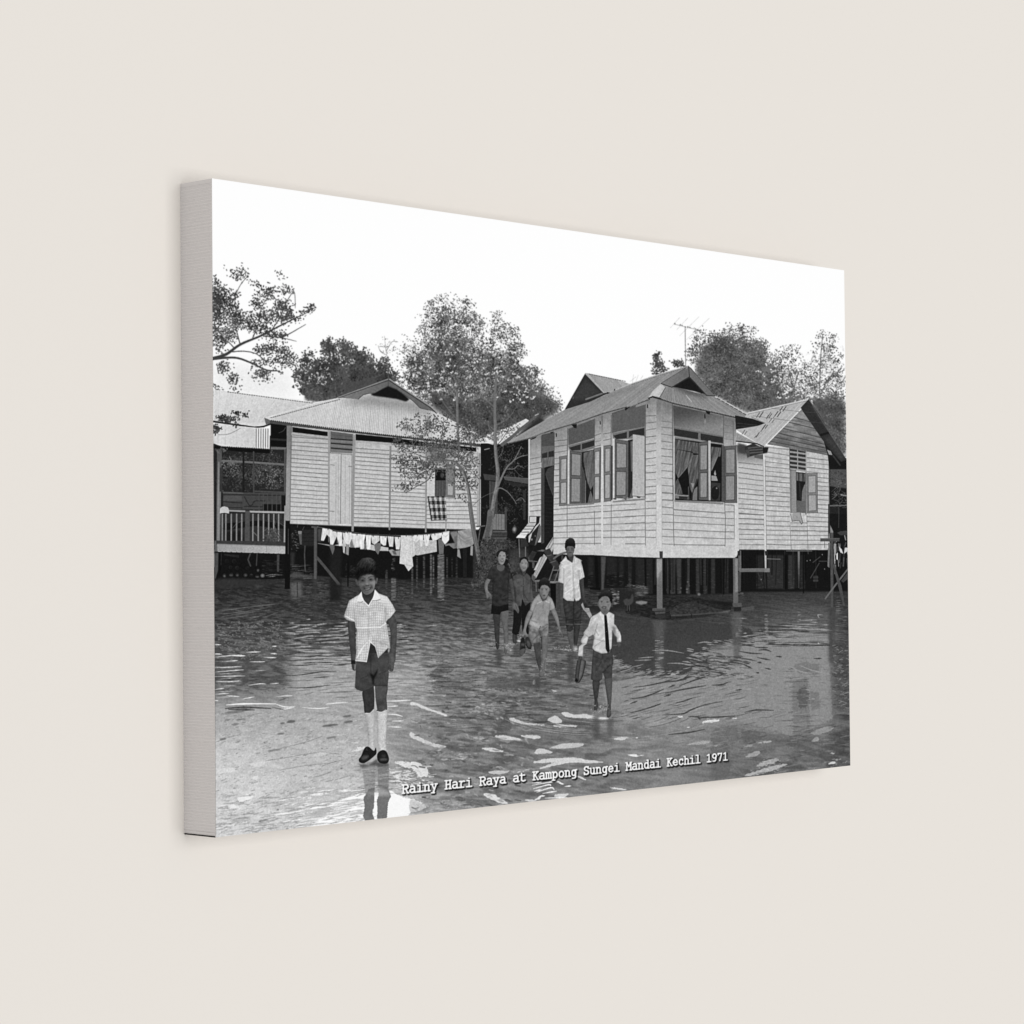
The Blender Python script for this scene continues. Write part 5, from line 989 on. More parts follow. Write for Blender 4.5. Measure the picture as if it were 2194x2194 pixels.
# ---- water between the stilts of the left house
for x0, x1, y0, y1, v, n in ((1186, 1270, 650, 1240, 128, 120), (1090, 1112, 650, 1180, 112, 60), (1124, 1140, 660, 1080, 108, 36), (1000, 1022, 660, 1070, 82, 40), (912, 930, 680, 1080, 76, 36), (850, 870, 830, 1260, 88, 50), (590, 650, 950, 1240, 112, 60),
                             (515, 542, 850, 1180, 74, 40), (1420, 1442, 690, 1000, 52, 24), (1300, 1316, 690, 1050, 74, 26), (1366, 1378, 680, 1050, 52, 20), (640, 820, 1060, 1260, 80, 60)):
    if n != 60 or x0 != 640:
        fill(J(x0, y0, x1, y0, x1, y1 - 40, x0, y1 - 40), v * .62, soft=1)
    shimmer(J, x0, x1, y0, y1, v, n, (14, 60), 1.2, .8)
fill(J(1640, 560, 1700, 560, 1690, 960, 1640, 950), 44, soft=1); fill(J(1510, 560, 1560, 560, 1560, 940, 1512, 940), 26); shimmer(J, 0, 30, 760, 1100, 62, 20, (8, 26), 1); shimmer(J, 60, 130, 780, 1060, 62, 40, (20, 60), 1); fill(J(22, 740, 42, 740, 40, 1060, 24, 1060), 6)
shimmer(J, 590, 640, 690, 860, 90, 22, (12, 40), 1.4); line(J(1180, 1046, 1640, 1040), 1.2, 88, .7)
fill(I(1095, 280, 1390, 290, 1390, 540, 1095, 600), 20); fill(I(1240, 330, 1392, 330, 1392, 535, 1240, 535), 34); lines(I, 1.2, 22, (1245, 380, 1390, 385), (1245, 430, 1390, 432), (1245, 480, 1390, 482)); fill(I(1190, 345, 1240, 345, 1240, 520, 1215, 520, 1200, 400), 82); fill(I(1190, 348, 1240, 348, 1235, 385, 1192, 385), 130)
for _ in range(26):
    x, y = RNG.uniform(1100, 1180), RNG.uniform(330, 600); line(I(x, y, x + RNG.uniform(6, 26), y + RNG.uniform(-4, 12)), 1.2, 130, .6)
lines(I, 1, 110, (1182, 300, 1190, 260), (1250, 330, 1270, 290), a=.8); line(I(1280, 540, 1274, 650, 1283, 860), 2.8, 66); fill(I(1090, 620, 1150, 620, 1140, 800, 1095, 800), 44, soft=2); shimmer(I, 1095, 1390, 780, 960, 96, 46, (40, 120), 1.3)
fill(I(1100, 880, 1260, 900, 1230, 940, 1110, 940), 74, soft=2); fill(I(1095, 1010, 1240, 1000, 1240, 1190, 1180, 1200, 1095, 1190), 88, soft=3); line(I(1180, 1010, 1185, 1190), 2.4, 50)
fill(I(1030, 215, 1088, 215, 1086, 1090, 1020, 1090), 10); line(I(1066, 320, 1064, 640), 1.6, 66); shimmer(I, 1440, 1600, 980, 1300, 88, 70, (20, 90), 1.1)
shimmer(I, 1100, 1390, 1030, 1500, 92, 90, (20, 90), 1.1); fill(I(1600, 560, 1750, 560, 1740, 1250, 1600, 1250), 26, soft=3)
fill(I(1395, 300, 1438, 300, 1434, 965, 1394, 965), 82); line(I(1436, 305, 1434, 960), 1.2, 40); fill(I(1362, 282, 1452, 288, 1440, 312, 1364, 306), 78); line(I(1436, 690, 1570, 850, 1715, 1030), 6, 74); fill(I(1395, 965, 1435, 965, 1432, 1480, 1395, 1480), 66, soft=2, a=.6); fill(I(1680, 1010, 1760, 1060, 1740, 1160, 1700, 1140), 34, soft=3)
pictured('printed_washing', 'white washing pegged along a line')
# ---- washing on the line
fill(I(1448, 505, 1600, 526, 1932, 560) + J(190, 556, 370, 600, 552, 604, 552, 560, 330, 520, 0, 500) + I(1600, 540), 188); line(I(1448, 506, 1600, 528), 1.6, 150, .7)
fill(I(1440, 310, 1500, 320, 1490, 490, 1445, 480), 74, soft=2)
cl = [(I, (1503, 308, 1600, 322, 1645, 345, 1692, 370, 1682, 432, 1640, 526, 1604, 520, 1596, 425, 1560, 392, 1522, 474, 1486, 468), 232), (I, (1640, 350, 1762, 362, 1756, 536, 1720, 540, 1692, 432, 1660, 385), 236),
      (I, (1765, 366, 1932, 388, 1932, 445, 1880, 452, 1850, 522, 1815, 490, 1780, 496), 230), (I, (1880, 450, 1932, 440, 1932, 570, 1900, 520), 214), (I, (1760, 450, 1800, 480, 1790, 640, 1770, 620), 206), (I, (1810, 500, 1850, 510, 1840, 660, 1800, 640), 150),
      (J, (0, 360, 82, 368, 72, 450, 40, 522, 0, 505), 234), (J, (80, 378, 200, 385, 192, 540, 125, 552, 100, 490), 230), (J, (190, 388, 262, 392, 242, 470, 236, 580, 190, 580), 240), (J, (260, 396, 332, 400, 320, 586, 278, 586, 265, 480), 240),
      (J, (330, 404, 442, 406, 440, 470, 372, 522, 340, 500), 222), (J, (440, 410, 532, 414, 522, 530, 490, 536, 450, 500), 236), (J, (540, 414, 622, 418, 612, 550, 565, 546), 226), (J, (630, 420, 712, 424, 696, 586, 650, 582), 230)]
fill(J(62, 460, 110, 460, 112, 560, 60, 560), 120); fill(J(245, 470, 262, 470, 272, 585, 240, 585), 110); fill(J(365, 500, 462, 500, 452, 570, 420, 652, 382, 600), 108)
fill(I(1590, 530, 1660, 530, 1660, 580, 1635, 655, 1600, 560), 96); fill(J(550, 592, 600, 580, 640, 602, 702, 592, 700, 666, 600, 662), 152); fill(J(600, 600, 640, 600, 660, 650, 620, 650), 90)
fill(J(862, 405, 1000, 460, 1172, 466, 1176, 612, 1050, 636, 930, 660, 884, 650), lambda x, y: 186 + 34 * (vnoise(x / 2, y / 2, 71) - .5))
for fr, c, v in cl:
    fill(fr(*c), lambda x, y: v - 12 + 42 * (vnoise(x / 2.2, y / 9, 74) - .5))
    xs_ = c[0::2]; x = (min(xs_) + max(xs_)) / 2; y0, y1 = min(c[1::2]), max(c[1::2]); line(fr(x - 8, y0 + 20, x - 4, y1 - 40), 2.2, v - 36, .45)
fill(J(712, 402, 882, 406, 892, 662, 860, 682, 872, 800, 810, 864, 755, 776, 695, 766, 706, 560), lambda x, y: 208 + 26 * (vnoise(x / 1.6, y / 1.6, 72) - .5)); line(J(755, 776, 860, 795), 1.2, 160, .8); line(J(856, 410, 868, 660), 1.6, 170, .6)
fills(J, lambda x, y: 222 + 42 * (vnoise(x / 2.2, y / 8, 75) - .5), (880, 400, 1002, 396, 1000, 470, 990, 546, 962, 548, 955, 452, 905, 500, 882, 470), (1000, 394, 1092, 388, 1072, 470, 1066, 540, 1030, 536, 1012, 470), (1090, 386, 1240, 370, 1232, 430, 1172, 462, 1122, 472))
fill(J(1190, 446, 1272, 460, 1260, 642, 1204, 642), 106); fill(J(1235, 362, 1336, 346, 1332, 462, 1280, 524, 1240, 462), 232); line(J(1250, 400, 1290, 420, 1330, 380), 1.2, 180, .7)
fill(J(1340, 364, 1446, 350, 1440, 562, 1390, 574, 1332, 530, 1282, 542, 1286, 510, 1402, 500), 122); fill(J(1400, 420, 1446, 400, 1440, 560, 1400, 560), 104, soft=1); lines(J, 1.4, 60, (1340, 365, 1405, 498, 1286, 512), a=.7)
fill(J(1445, 346, 1622, 318, 1656, 500, 1634, 532, 1540, 562, 1434, 576), lambda x, y: 150 + 36 * (vnoise(x / 6 - y / 5, y / 12, 73) - .5)); lines(J, 1.3, 112, (1455, 380, 1520, 450, 1620, 420), (1450, 430, 1540, 490, 1640, 440), (1455, 370, 1490, 520), a=.6)
fill(J(1440, 580, 1466, 578, 1486, 702, 1436, 672), 140); fill(J(1610, 540, 1642, 536, 1636, 666, 1604, 656), 150)
line(I(1440, 292, 1500, 305, 1700, 345) + J(0, 352, 300, 388, 560, 402, 720, 404, 860, 400, 1060, 385, 1240, 365, 1450, 345, 1630, 316), 1, 150, .8)
for x, y in [(22, 340), (148, 375), (260, 375), (355, 395), (420, 375), (510, 405), (570, 385), (645, 390), (680, 420), (780, 390), (856, 390), (925, 385), (1000, 390), (1055, 375), (1100, 375), (1148, 375), (1245, 360), (1440, 345), (438, 410)]:
    line(J(x, y - 6, x + 2, y + 24), 1.6, 50, .8)
for x, y in ((1640, 330), (1690, 345), (1822, 350), (1575, 310), (1752, 340)):
    line(I(x, y - 5, x, y + 22), 1.6, 50, .8)
pictured('printed_tree', 'slender trees with thin foliage in front of the left house')
# ---- slender trees in front of the left house, with their thin foliage
fg = [(300, 1250, 210, 100, .75), (110, 1250, 45, 60, .5), (350, 1400, 350, 70, .95), (130, 1560, 150, 80, .7), (300, 1600, 150, 70, .7), (90, 1760, 90, 50, .6), (450, 1500, 180, 90, .9), (650, 1290, 130, 70, .8), (200, 1680, 160, 60, .6), (560, 1640, 110, 130, .45),
      (640, 1520, 80, 80, .5), (60, 1440, 60, 30, .8), (720, 1360, 100, 60, .6), (580, 1780, 60, 120, .25), (680, 1700, 60, 120, .25), (750, 1330, 70, 50, .8), (40, 1380, 50, 40, .8)]
line(B(1436, 0, 1440, 300, 1448, 560, 1462, 740), (5.0, 5.4), 104, .9, sm=True); line(B(1430, 0, 1434, 300, 1442, 560), 1.4, 140, .6)
foliage(N, fg, 680, (2, 5), .55, 50, 104, 4.2, (4, 9)); foliage(N, fg, 90, (2, 4), .5, 120, 160, 3, (3, 6))
fill(N(290, 1430, 460, 1430, 480, 1560, 380, 1600, 300, 1540), 84, soft=6, a=.6)
trk = dict(sm=True)
line(B(1580, 1420, 1600, 1400), 2, 90); line(B(1440, 940, 1510, 1010, 1560, 1150, 1595, 1350, 1620, 1560, 1650, 1760), (4.5, 8.5), 104, **trk); line(B(1500, 1010, 1552, 1160, 1588, 1360, 1612, 1570), 1.8, 142, .7, sm=True); line(B(1525, 1020, 1575, 1160, 1610, 1360), 1.6, 52, .7, sm=True)
line(J(1600, 0, 1640, 300, 1690, 560, 1730, 760), (8.5, 10), 98, **trk); line(J(1590, 0, 1630, 300, 1680, 560, 1715, 760), 2, 128, .6, sm=True)
line(B(1510, 1000, 1400, 890, 1200, 870, 1040, 845, 850, 770, 700, 660), (3.6, .9), 96, **trk); line(B(1490, 1000, 1380, 990, 1140, 985, 1000, 1050, 900, 1100), (2.8, .9), 92, **trk); line(B(1130, 995, 1060, 1130, 900, 1220, 800, 1280, 720, 1290), (2.4, .9), 92, **trk)
lines(B, 1.1, 96, (1560, 1150, 1640, 1000, 1700, 900), (1600, 1200, 1640, 1150, 1700, 1240), (1590, 1320, 1520, 1300, 1460, 1330), (1640, 1460, 1750, 1360, 1870, 1300, 1932, 1290), (1460, 740, 1400, 680, 1330, 640), (1440, 560, 1520, 440, 1500, 400), (1640, 740, 1560, 620, 1480, 560), a=.85, sm=True)
foliage(B, [(1600, 900, 120, 120, .4), (1640, 1150, 80, 80, .4), (1500, 1380, 60, 60, .4), (1450, 1200, 60, 60, .35)], 45, (3, 5), .5, 60, 105, 4, (3, 6))
# the stouter tree in the gap
line(C(140, -240, 120, 100, 125, 420, 125, 620, 140, 850, 160, 1020, 150, 1200, 120, 1350, 85, 1560, 60, 1760, 20, 1900), (4.6, 12), 108, **trk); line(C(118, 420, 118, 620, 132, 850, 150, 1020, 138, 1200, 105, 1350, 70, 1560), (1.5, 3), 134, .7, sm=True); line(C(140, 620, 158, 850, 182, 1020, 172, 1200, 140, 1380, 110, 1600), (1, 2.4), 62, .7, sm=True)
line(F(60, 100, 50, 260, 20, 400, -10, 520), (11, 17), 98, **trk)
for _ in range(40):
    t_ = RNG.random(); y = 1000 + 900 * t_; x = np.interp(y, [1020, 1200, 1350, 1560, 1760, 1900], [160, 150, 120, 85, 60, 20]); line(C(x + RNG.normal(0, 16), y, x + RNG.normal(0, 16), y + 30), 1.2, RNG.choice([70, 140]), .5)
line(C(165, 1200, 230, 1050, 290, 950, 370, 870, 460, 700), (4.6, 1.4), 112, **trk); line(C(360, 880, 450, 830, 550, 808), (2.4, 1.2), 112, **trk); line(C(280, 990, 370, 985, 420, 945, 500, 980), (2, .9), 108, **trk); line(C(370, 990, 430, 1060, 480, 1090), 1, 90, sm=True)
line(C(150, 1250, 200, 1235, 290, 1290, 370, 1390, 400, 1440), (2.4, 1), 112, **trk); line(C(395, 1400, 460, 1360, 510, 1410), 1.2, 112, sm=True); line(C(130, 700, 220, 600, 330, 420), (1.8, .8), 96, **trk); line(C(160, 850, 210, 780, 230, 700), 1.2, 96, sm=True); line(C(105, 620, 60, 520, 40, 400), (1.8, 1), 96, **trk)
line(B(1790, 740, 1850, 725), 2, 170, .8); line(J(1690, 290, 1790, 280), 3, 90); line(J(1735, 290, 1700, 540), 2.2, 92)
foliage(F, [(150, 600, 130, 130, 1), (60, 760, 110, 120, .9), (280, 520, 90, 60, .8), (350, 780, 60, 130, .5)], 240, (3, 6), .4, 34, 98, 4, (4, 8)); foliage(J, [(1770, 920, 90, 90), (1690, 1030, 60, 50, .8), (1850, 760, 60, 100)], 90, (3, 6), .35, 40, 105, 4, (4, 8))
fill(F(290, 600, 440, 560, 560, 600, 560, 700, 440, 900, 330, 880), 64, soft=4, a=.8)
CUR[0] = RH
line(J(1860, 180, 1835, 340, 1805, 470, 1795, 640), (9, 6), 84, sm=True); foliage(J, [(1790, 620, 80, 150), (1850, 520, 70, 90), (1760, 800, 90, 110)], 120, (3, 6), .4, 30, 100, 4, (4, 8))
# steps, planks and oddments by the door
fill(F(570, 160, 695, 160, 690, 235, 570, 240), 196); lines(F, 1.2, 60, (570, 158, 695, 158, 695, 170), (566, 160, 566, 238), (570, 240, 640, 238)); fill(F(655, 160, 700, 160, 690, 240, 640, 290, 600, 360, 530, 440, 520, 430, 600, 330, 650, 250), 26, sm=False)
for k in range(5):
    x, y = 545 - k * 30, 250 + k * 38; fill(F(x, y, x + 105, y, x + 75, y + 32, x - 26, y + 34), 188 + 10 * k); line(F(x - 28, y + 36, x + 76, y + 35), 1.4, 40)
fill(F(392, 432, 425, 395, 530, 398, 505, 440), 228); fill(F(600, 370, 700, 250, 706, 420, 650, 540, 560, 520), 30); fill(F(690, 270, 712, 280, 712, 400, 650, 520, 630, 540), 96); line(F(430, 445, 440, 680), 1.8, 118); line(F(515, 440, 515, 670), 2.4, 105); fill(F(450, 450, 520, 450, 560, 540, 450, 560), 46); ell(F, 595, 455, 12, 14, 130); ell(F, 640, 410, 10, 12, 90)
fill(F(545, 690, 600, 600, 660, 620, 620, 700, 600, 760, 560, 740), 88); fill(F(770, 570, 870, 420, 876, 560, 850, 640, 790, 660), 178); lines(F, 1.4, 95, (800, 560, 868, 440), (820, 600, 872, 500)); line(F(640, 590, 760, 600), 4, 108); fill(F(560, 580, 640, 530, 720, 590, 640, 606), 20); fill(F(560, 590, 870, 650, 880, 950, 640, 990, 560, 900), 14, soft=2, a=.6)
fill(F(600, 940, 750, 640, 795, 690, 650, 955), 172); lines(F, 1.2, 110, (640, 930, 770, 680), (620, 930, 750, 660), a=.6); fill(F(620, 850, 700, 690, 730, 670, 650, 850), 190); fill(F(545, 720, 680, 735, 680, 748, 545, 735), 92); fill(F(600, 745, 630, 745, 630, 830, 600, 820), 76); fill(F(600, 900, 650, 940, 620, 1000, 590, 960), 84)
fill(F(745, 600, 825, 568, 960, 800, 900, 860), 52); lines(F, 1.8, 112, (785, 668, 845, 655), (830, 755, 900, 730), a=.7); line(F(880, 700, 950, 650, 1050, 618), 4, 98, sm=True); line(F(820, 980, 880, 800), 2, 105); line(F(890, 990, 945, 830), 2, 105); line(F(870, 850, 940, 850), 2.4, 110); fill(F(830, 990, 950, 990, 950, 1020, 830, 1015), 118); fill(F(905, 1010, 950, 1010, 960, 1350, 910, 1350), 62); fill(F(830, 1020, 905, 1020, 905, 1340, 840, 1200), 5)
line(F(640, 990, 700, 985), 4, 110); line(F(650, 1000, 655, 1120), 2.6, 92)
CUR[0] = RH
# ground under the corner of the right house, bricks and a hen
fill(F(1240, 1080, 1932, 1090, 1932, 1330, 1500, 1400, 1240, 1330), 34, soft=4); shimmer(F, 1250, 1500, 1100, 1330, 72, 70, (40, 140), 1.4); shimmer(F, 1560, 1720, 1090, 1290, 130, 70, (14, 50), 1.8, .6, jit=24); fill(F(1400, 660, 1440, 665, 1460, 1080, 1420, 1090), 5); fill(F(1485, 670, 1550, 675, 1520, 1100, 1490, 1105), 72, soft=1); fill(F(1345, 1070, 1480, 1075, 1480, 1110, 1345, 1100), 6); fill(F(975, 660, 1000, 660, 1000, 720, 975, 720), 62)
for x0, x1 in ((1320, 1390), (1560, 1690), (1720, 1780), (1840, 1880)):
    fill(F(x0, 680, x1, 690, x1, 900, x0, 900), 32, soft=2); shimmer(F, x0, x1, 880, 1070, 66, 26, (20, 70), 1)
fill(F(1775, 1235, 1810, 1215, 1860, 1220, 1885, 1155, 1902, 1190, 1895, 1260, 1850, 1300, 1800, 1300, 1780, 1270), 64, sm=True, soft=.8); lines(F, 1.2, 80, (1825, 1300, 1822, 1370), (1850, 1300, 1852, 1370)); fill(G(130, 1495, 200, 1480, 285, 1495, 270, 1520, 200, 1535, 135, 1515), 128, soft=1)
CUR[0] = 2
# leaves that hang in front of the roof, far left
foliage(M, [(200, 1510, 90, 30, 1), (270, 1462, 30, 20, 1), (340, 1480, 20, 14, .8), (95, 1600, 30, 34, 1), (270, 1560, 22, 18, .6), (340, 1590, 14, 14, .6), (110, 1730, 20, 12, .5), (140, 1500, 40, 24, .8)], 62, (4, 7), .45, 34, 72, 3.2, (3, 7)); lines(M, 1, 100, (100, 1530, 200, 1500, 330, 1475), (110, 1645, 200, 1640, 300, 1590), a=.8, sm=True)
# ================================================================ people
skin = lambda v, s=0: (lambda x, y: v * 1.1 + 5 + 16 * (vnoise(x / 5, y / 7, 50 + s) - .5))
OUT = {}


def model(p, key=''):
    """tonal modelling of a printed limb or garment: edges turn darker, the lit side a little lighter"""
    x0, y0, m = cover(p, 4); s_ = 3.4 if key == 'front' else 2.3
    rim = np.clip(2 * blur(m, s_) - 1, 0, 1) * m; lit = np.clip(np.roll(blur(m, s_), -2, 1) - np.roll(blur(m, s_), 2, 1), -1, 1)
    r = IMG[y0:y0 + m.shape[0], x0:x0 + m.shape[1]]
    r *= 1 - m * (.22 * (1 - rim) ** 1.4 + .10 * lit)


def crop_hair(pts):
    p = np.array(pts); lo_ = p.max(0)[1]; c_ = p.mean(0)[0]; p[:, 0] = c_ + (p[:, 0] - c_) * .96; p[:, 1] = lo_ + (p[:, 1] - lo_) * .94
    return [tuple(q_) for q_ in p]


def body(key, fr, c, v, sm=True, soft=0):
    p = fr(*c); fill(p, v, soft=soft, sm=sm); p = spline(p) if sm else np.array(p); OUT.setdefault(key, []).append(p); model(p, key)


# --- boy in the dark tee shirt (left of the group)
k_ = 'tee'; pictured('printed_person', 'person in a dark tee shirt and black shorts, laughing, wading')
body(k_, U, (215, 1250, 330, 1250, 325, 1450, 322, 1600, 312, 1830, 268, 1842, 240, 1600, 232, 1450), skin(44)); body(k_, U, (343, 1215, 475, 1185, 466, 1400, 476, 1600, 470, 1780, 440, 1932, 404, 1905, 395, 1600, 375, 1450), skin(84))
fill(U(400, 1230, 450, 1220, 445, 1400, 400, 1400), 100, soft=4, a=.7); fill(U(250, 1300, 280, 1300, 290, 1600, 270, 1700), 58, soft=3, a=.6)
body(k_, U, (110, 635, 168, 650, 150, 705, 122, 765, 128, 850, 170, 905, 184, 968, 168, 985, 142, 955, 108, 995, 90, 920, 64, 800, 72, 715), skin(104)); lines(U, 1, 60, (140, 900, 170, 960), (120, 900, 150, 965), a=.7, soft=1.4)
body(k_, U, (490, 645, 540, 640, 562, 750, 582, 950, 575, 1080, 552, 1185, 528, 1150, 545, 1000, 508, 800), skin(66))
body(k_, U, (188, 1090, 290, 1118, 476, 1075, 478, 1185, 350, 1215, 332, 1262, 178, 1248), 16, sm=False)
body(k_, U, (180, 440, 280, 415, 340, 425, 400, 420, 498, 470, 535, 640, 470, 662, 478, 850, 476, 1080, 380, 1105, 290, 1128, 190, 1095, 205, 880, 205, 640, 160, 655, 108, 638, 140, 520), lambda x, y: 44 + 22 * (vnoise(x / 7, y / 5, 61) - .5), sm=False)
fill(U(250, 620, 420, 600, 440, 700, 300, 740), 54, soft=6, a=.7); lines(U, 1.6, 26, (480, 560, 470, 780), (205, 660, 205, 900), (380, 960, 465, 900), (420, 1010, 470, 970), a=.6, soft=1.4)
fill(U(282, 412, 400, 412, 402, 480, 350, 518, 292, 488), 86, sm=True); body(k_, U, (296, 285, 308, 190, 362, 160, 422, 178, 432, 270, 412, 352, 378, 402, 335, 395, 305, 350), skin(130)); fill(U(266, 250, 290, 255, 298, 320, 276, 310), 74, sm=True)
fill(crop_hair(U(268, 255, 286, 168, 345, 138, 418, 150, 444, 232, 434, 240, 416, 186, 362, 166, 314, 200, 300, 262)), 26, sm=True, soft=1, rough=.7); fill(U(300, 300, 330, 260, 330, 380, 308, 350), 80, soft=3, a=.7); ell(U, 336, 246, 15, 7, 52, soft=1); ell(U, 401, 246, 15, 7, 52, soft=1); lines(U, 1.2, 70, (360, 300, 395, 298))
fill(U(336, 322, 398, 320, 390, 356, 352, 360), 74, soft=1); fill(U(350, 326, 388, 327, 380, 341, 356, 341), 188, soft=.7); ell(U, 408, 288, 12, 18, 172, soft=1.2); ell(U, 362, 205, 34, 16, 134, soft=2, a=.8); ell(U, 340, 285, 12, 12, 136, soft=1.2)
# --- boy in the grey shirt
k_ = 'grey'; pictured('printed_person', 'person in a grey shirt and dark trousers, smiling')
body(k_, U, (552, 1595, 622, 1605, 622, 1740, 590, 1760, 555, 1735), skin(48))
body(k_, U, (565, 1190, 700, 1090, 706, 1300, 690, 1420, 655, 1600, 600, 1612, 538, 1580, 560, 1400), 19, sm=False); body(k_, U, (698, 1000, 860, 1050, 840, 1250, 820, 1420, 830, 1600, 760, 1600, 718, 1570, 708, 1380), 17, sm=False)
body(k_, U, (535, 1100, 560, 1040, 600, 1050, 640, 1110, 660, 1195, 645, 1242, 600, 1190, 555, 1160), skin(86)); lines(U, 1, 50, (600, 1100, 645, 1210), a=.7, soft=1.4)
body(k_, U, (550, 600, 600, 570, 660, 555, 700, 560, 735, 600, 790, 545, 850, 600, 880, 680, 885, 820, 912, 1000, 850, 1048, 770, 1112, 715, 985, 690, 1122, 605, 1060, 592, 850, 560, 760), lambda x, y: 78 + 26 * (vnoise(x / 6, y / 6, 62) - .5), sm=False)
lines(U, 1.4, 44, (735, 640, 740, 985), (590, 780, 600, 1050), (860, 660, 850, 900), (740, 900, 830, 1050), a=.7, soft=1.4); lines(U, 1.2, 112, (720, 930, 745, 1040, 850, 1045), (690, 1110, 700, 1040), a=.6, soft=1.4); ell(U, 732, 760, 5, 5, 140)
fill(U(660, 555, 690, 525, 740, 595, 705, 590), 50); fill(U(700, 500, 785, 495, 765, 575, 730, 592), 62); body(k_, U, (668, 390, 685, 305, 750, 282, 808, 322, 812, 420, 782, 490, 735, 522, 695, 480), skin(118)); fill(U(806, 380, 830, 380, 826, 440, 808, 445), 74, sm=True)
fill(crop_hair(U(662, 370, 676, 292, 738, 262, 800, 276, 822, 345, 806, 350, 786, 308, 740, 300, 700, 318, 680, 380)), 24, sm=True, soft=1, rough=.7); ell(U, 712, 374, 13, 7, 46, soft=1); ell(U, 778, 376, 13, 7, 46, soft=1); ell(U, 745, 400, 14, 12, 156, soft=1); ell(U, 785, 415, 12, 16, 146, soft=1.2); ell(U, 745, 330, 36, 14, 124, soft=2, a=.8); ell(U, 705, 415, 12, 14, 128, soft=1.2); fill(U(716, 434, 774, 432, 766, 466, 726, 470), 74, soft=1); fill(U(727, 438, 764, 437, 756, 452, 732, 453), 168, soft=.7); fill(U(676, 420, 700, 400, 705, 480, 690, 470), 74, soft=2, a=.7)
# --- tall boy in the white shirt, trousers rolled up
k_ = 'tall'; pictured('printed_person', 'tall person in a white striped shirt with rolled-up trousers')
body(k_, W, (248, 1515, 342, 1500, 352, 1700, 348, 1845, 312, 1805, 270, 1650), skin(74)); body(k_, W, (358, 1430, 445, 1430, 424, 1600, 392, 1755, 358, 1745), skin(42))
body(k_, W, (120, 770, 192, 775, 194, 950, 190, 1100, 206, 1270, 185, 1315, 152, 1285, 138, 1100), skin(60)); body(k_, W, (434, 730, 496, 715, 512, 850, 530, 1020, 572, 1105, 556, 1160, 520, 1172, 498, 1070, 462, 900), skin(54)); fill(W(500, 1060, 570, 1100, 555, 1160, 520, 1170), 44, soft=2, a=.6)
body(k_, W, (188, 1015, 350, 1055, 365, 1015, 458, 1020, 472, 1200, 464, 1395, 445, 1440, 372, 1440, 352, 1210, 345, 1490, 300, 1530, 250, 1520, 230, 1420, 226, 1330, 200, 1180), lambda x, y: 50 + 24 * (vnoise(x / 5 + y / 9, y / 4, 63) - .5), sm=False)
lines(W, 1.2, 112, (236, 1412, 340, 1420), (372, 1412, 460, 1415), a=.8, soft=1.4); lines(W, 2, 24, (235, 1345, 335, 1340), (360, 1360, 460, 1350), (350, 1070, 352, 1440), a=.8, soft=1.4)
ws = (232, 362, 250, 425, 330, 476, 352, 350, 400, 398, 458, 428, 488, 540, 520, 690, 438, 736, 436, 800, 452, 900, 462, 1010, 430, 1050, 382, 1060, 366, 1010, 352, 1060, 250, 1055, 188, 1008, 196, 790, 110, 766, 132, 600, 126, 520, 160, 460)
body(k_, W, ws, lambda x, y: 206 - 34 * ((np.sin(x * 2.1) > .55) & (vnoise(x / 3, y / 8, 64) > .35)) + 30 * (vnoise(x / 6 + y / 6, y / 6, 65) - .5), sm=False)
lines(W, 1.3, 130, (200, 560, 200, 780), (436, 580, 434, 730), (340, 480, 352, 1050), (365, 860, 364, 1010), a=.6, soft=1.4); lines(W, 1.6, 165, (215, 920, 330, 850), (220, 820, 300, 720), (230, 660, 310, 600), (300, 940, 345, 880), (380, 640, 430, 680), a=.6, soft=1.4); lines(W, 1.6, 245, (250, 425, 330, 476), (215, 940, 340, 850), (150, 470, 240, 400), (400, 400, 470, 440), a=.7, soft=1.4)
fill(W(250, 350, 348, 345, 345, 400, 328, 470, 290, 430), 60); body(k_, W, (232, 250, 248, 215, 300, 200, 352, 220, 362, 272, 346, 330, 318, 378, 268, 375, 242, 315), skin(84)); fill(crop_hair(W(214, 235, 218, 140, 258, 92, 312, 78, 356, 100, 380, 178, 366, 275, 350, 222, 300, 206, 250, 216, 232, 280)), gradp(W, 300, 80, 42, 290, 200, 14), sm=True, soft=1, rough=.7)
ell(W, 266, 256, 11, 6, 30, soft=.9); ell(W, 327, 252, 11, 6, 30, soft=.9); ell(W, 290, 285, 10, 16, 84, soft=1); ell(W, 262, 280, 12, 12, 74, soft=1); ell(W, 330, 275, 12, 12, 72, soft=1); lines(W, 1.1, 40, (272, 318, 318, 316)); lines(W, 1.4, 60, (265, 110, 300, 95, 330, 110), a=.6, soft=1.4)
fill(W(464, 1115, 492, 1078, 502, 1120, 525, 1160, 588, 1168, 600, 1210, 632, 1280, 600, 1322, 540, 1230, 500, 1190), 158); lines(W, 1.2, 90, (520, 1190, 595, 1195), (545, 1230, 600, 1215), a=.7, soft=1.4); fill(W(500, 1100, 540, 1090, 565, 1150, 520, 1172), 30, soft=1, a=.8)
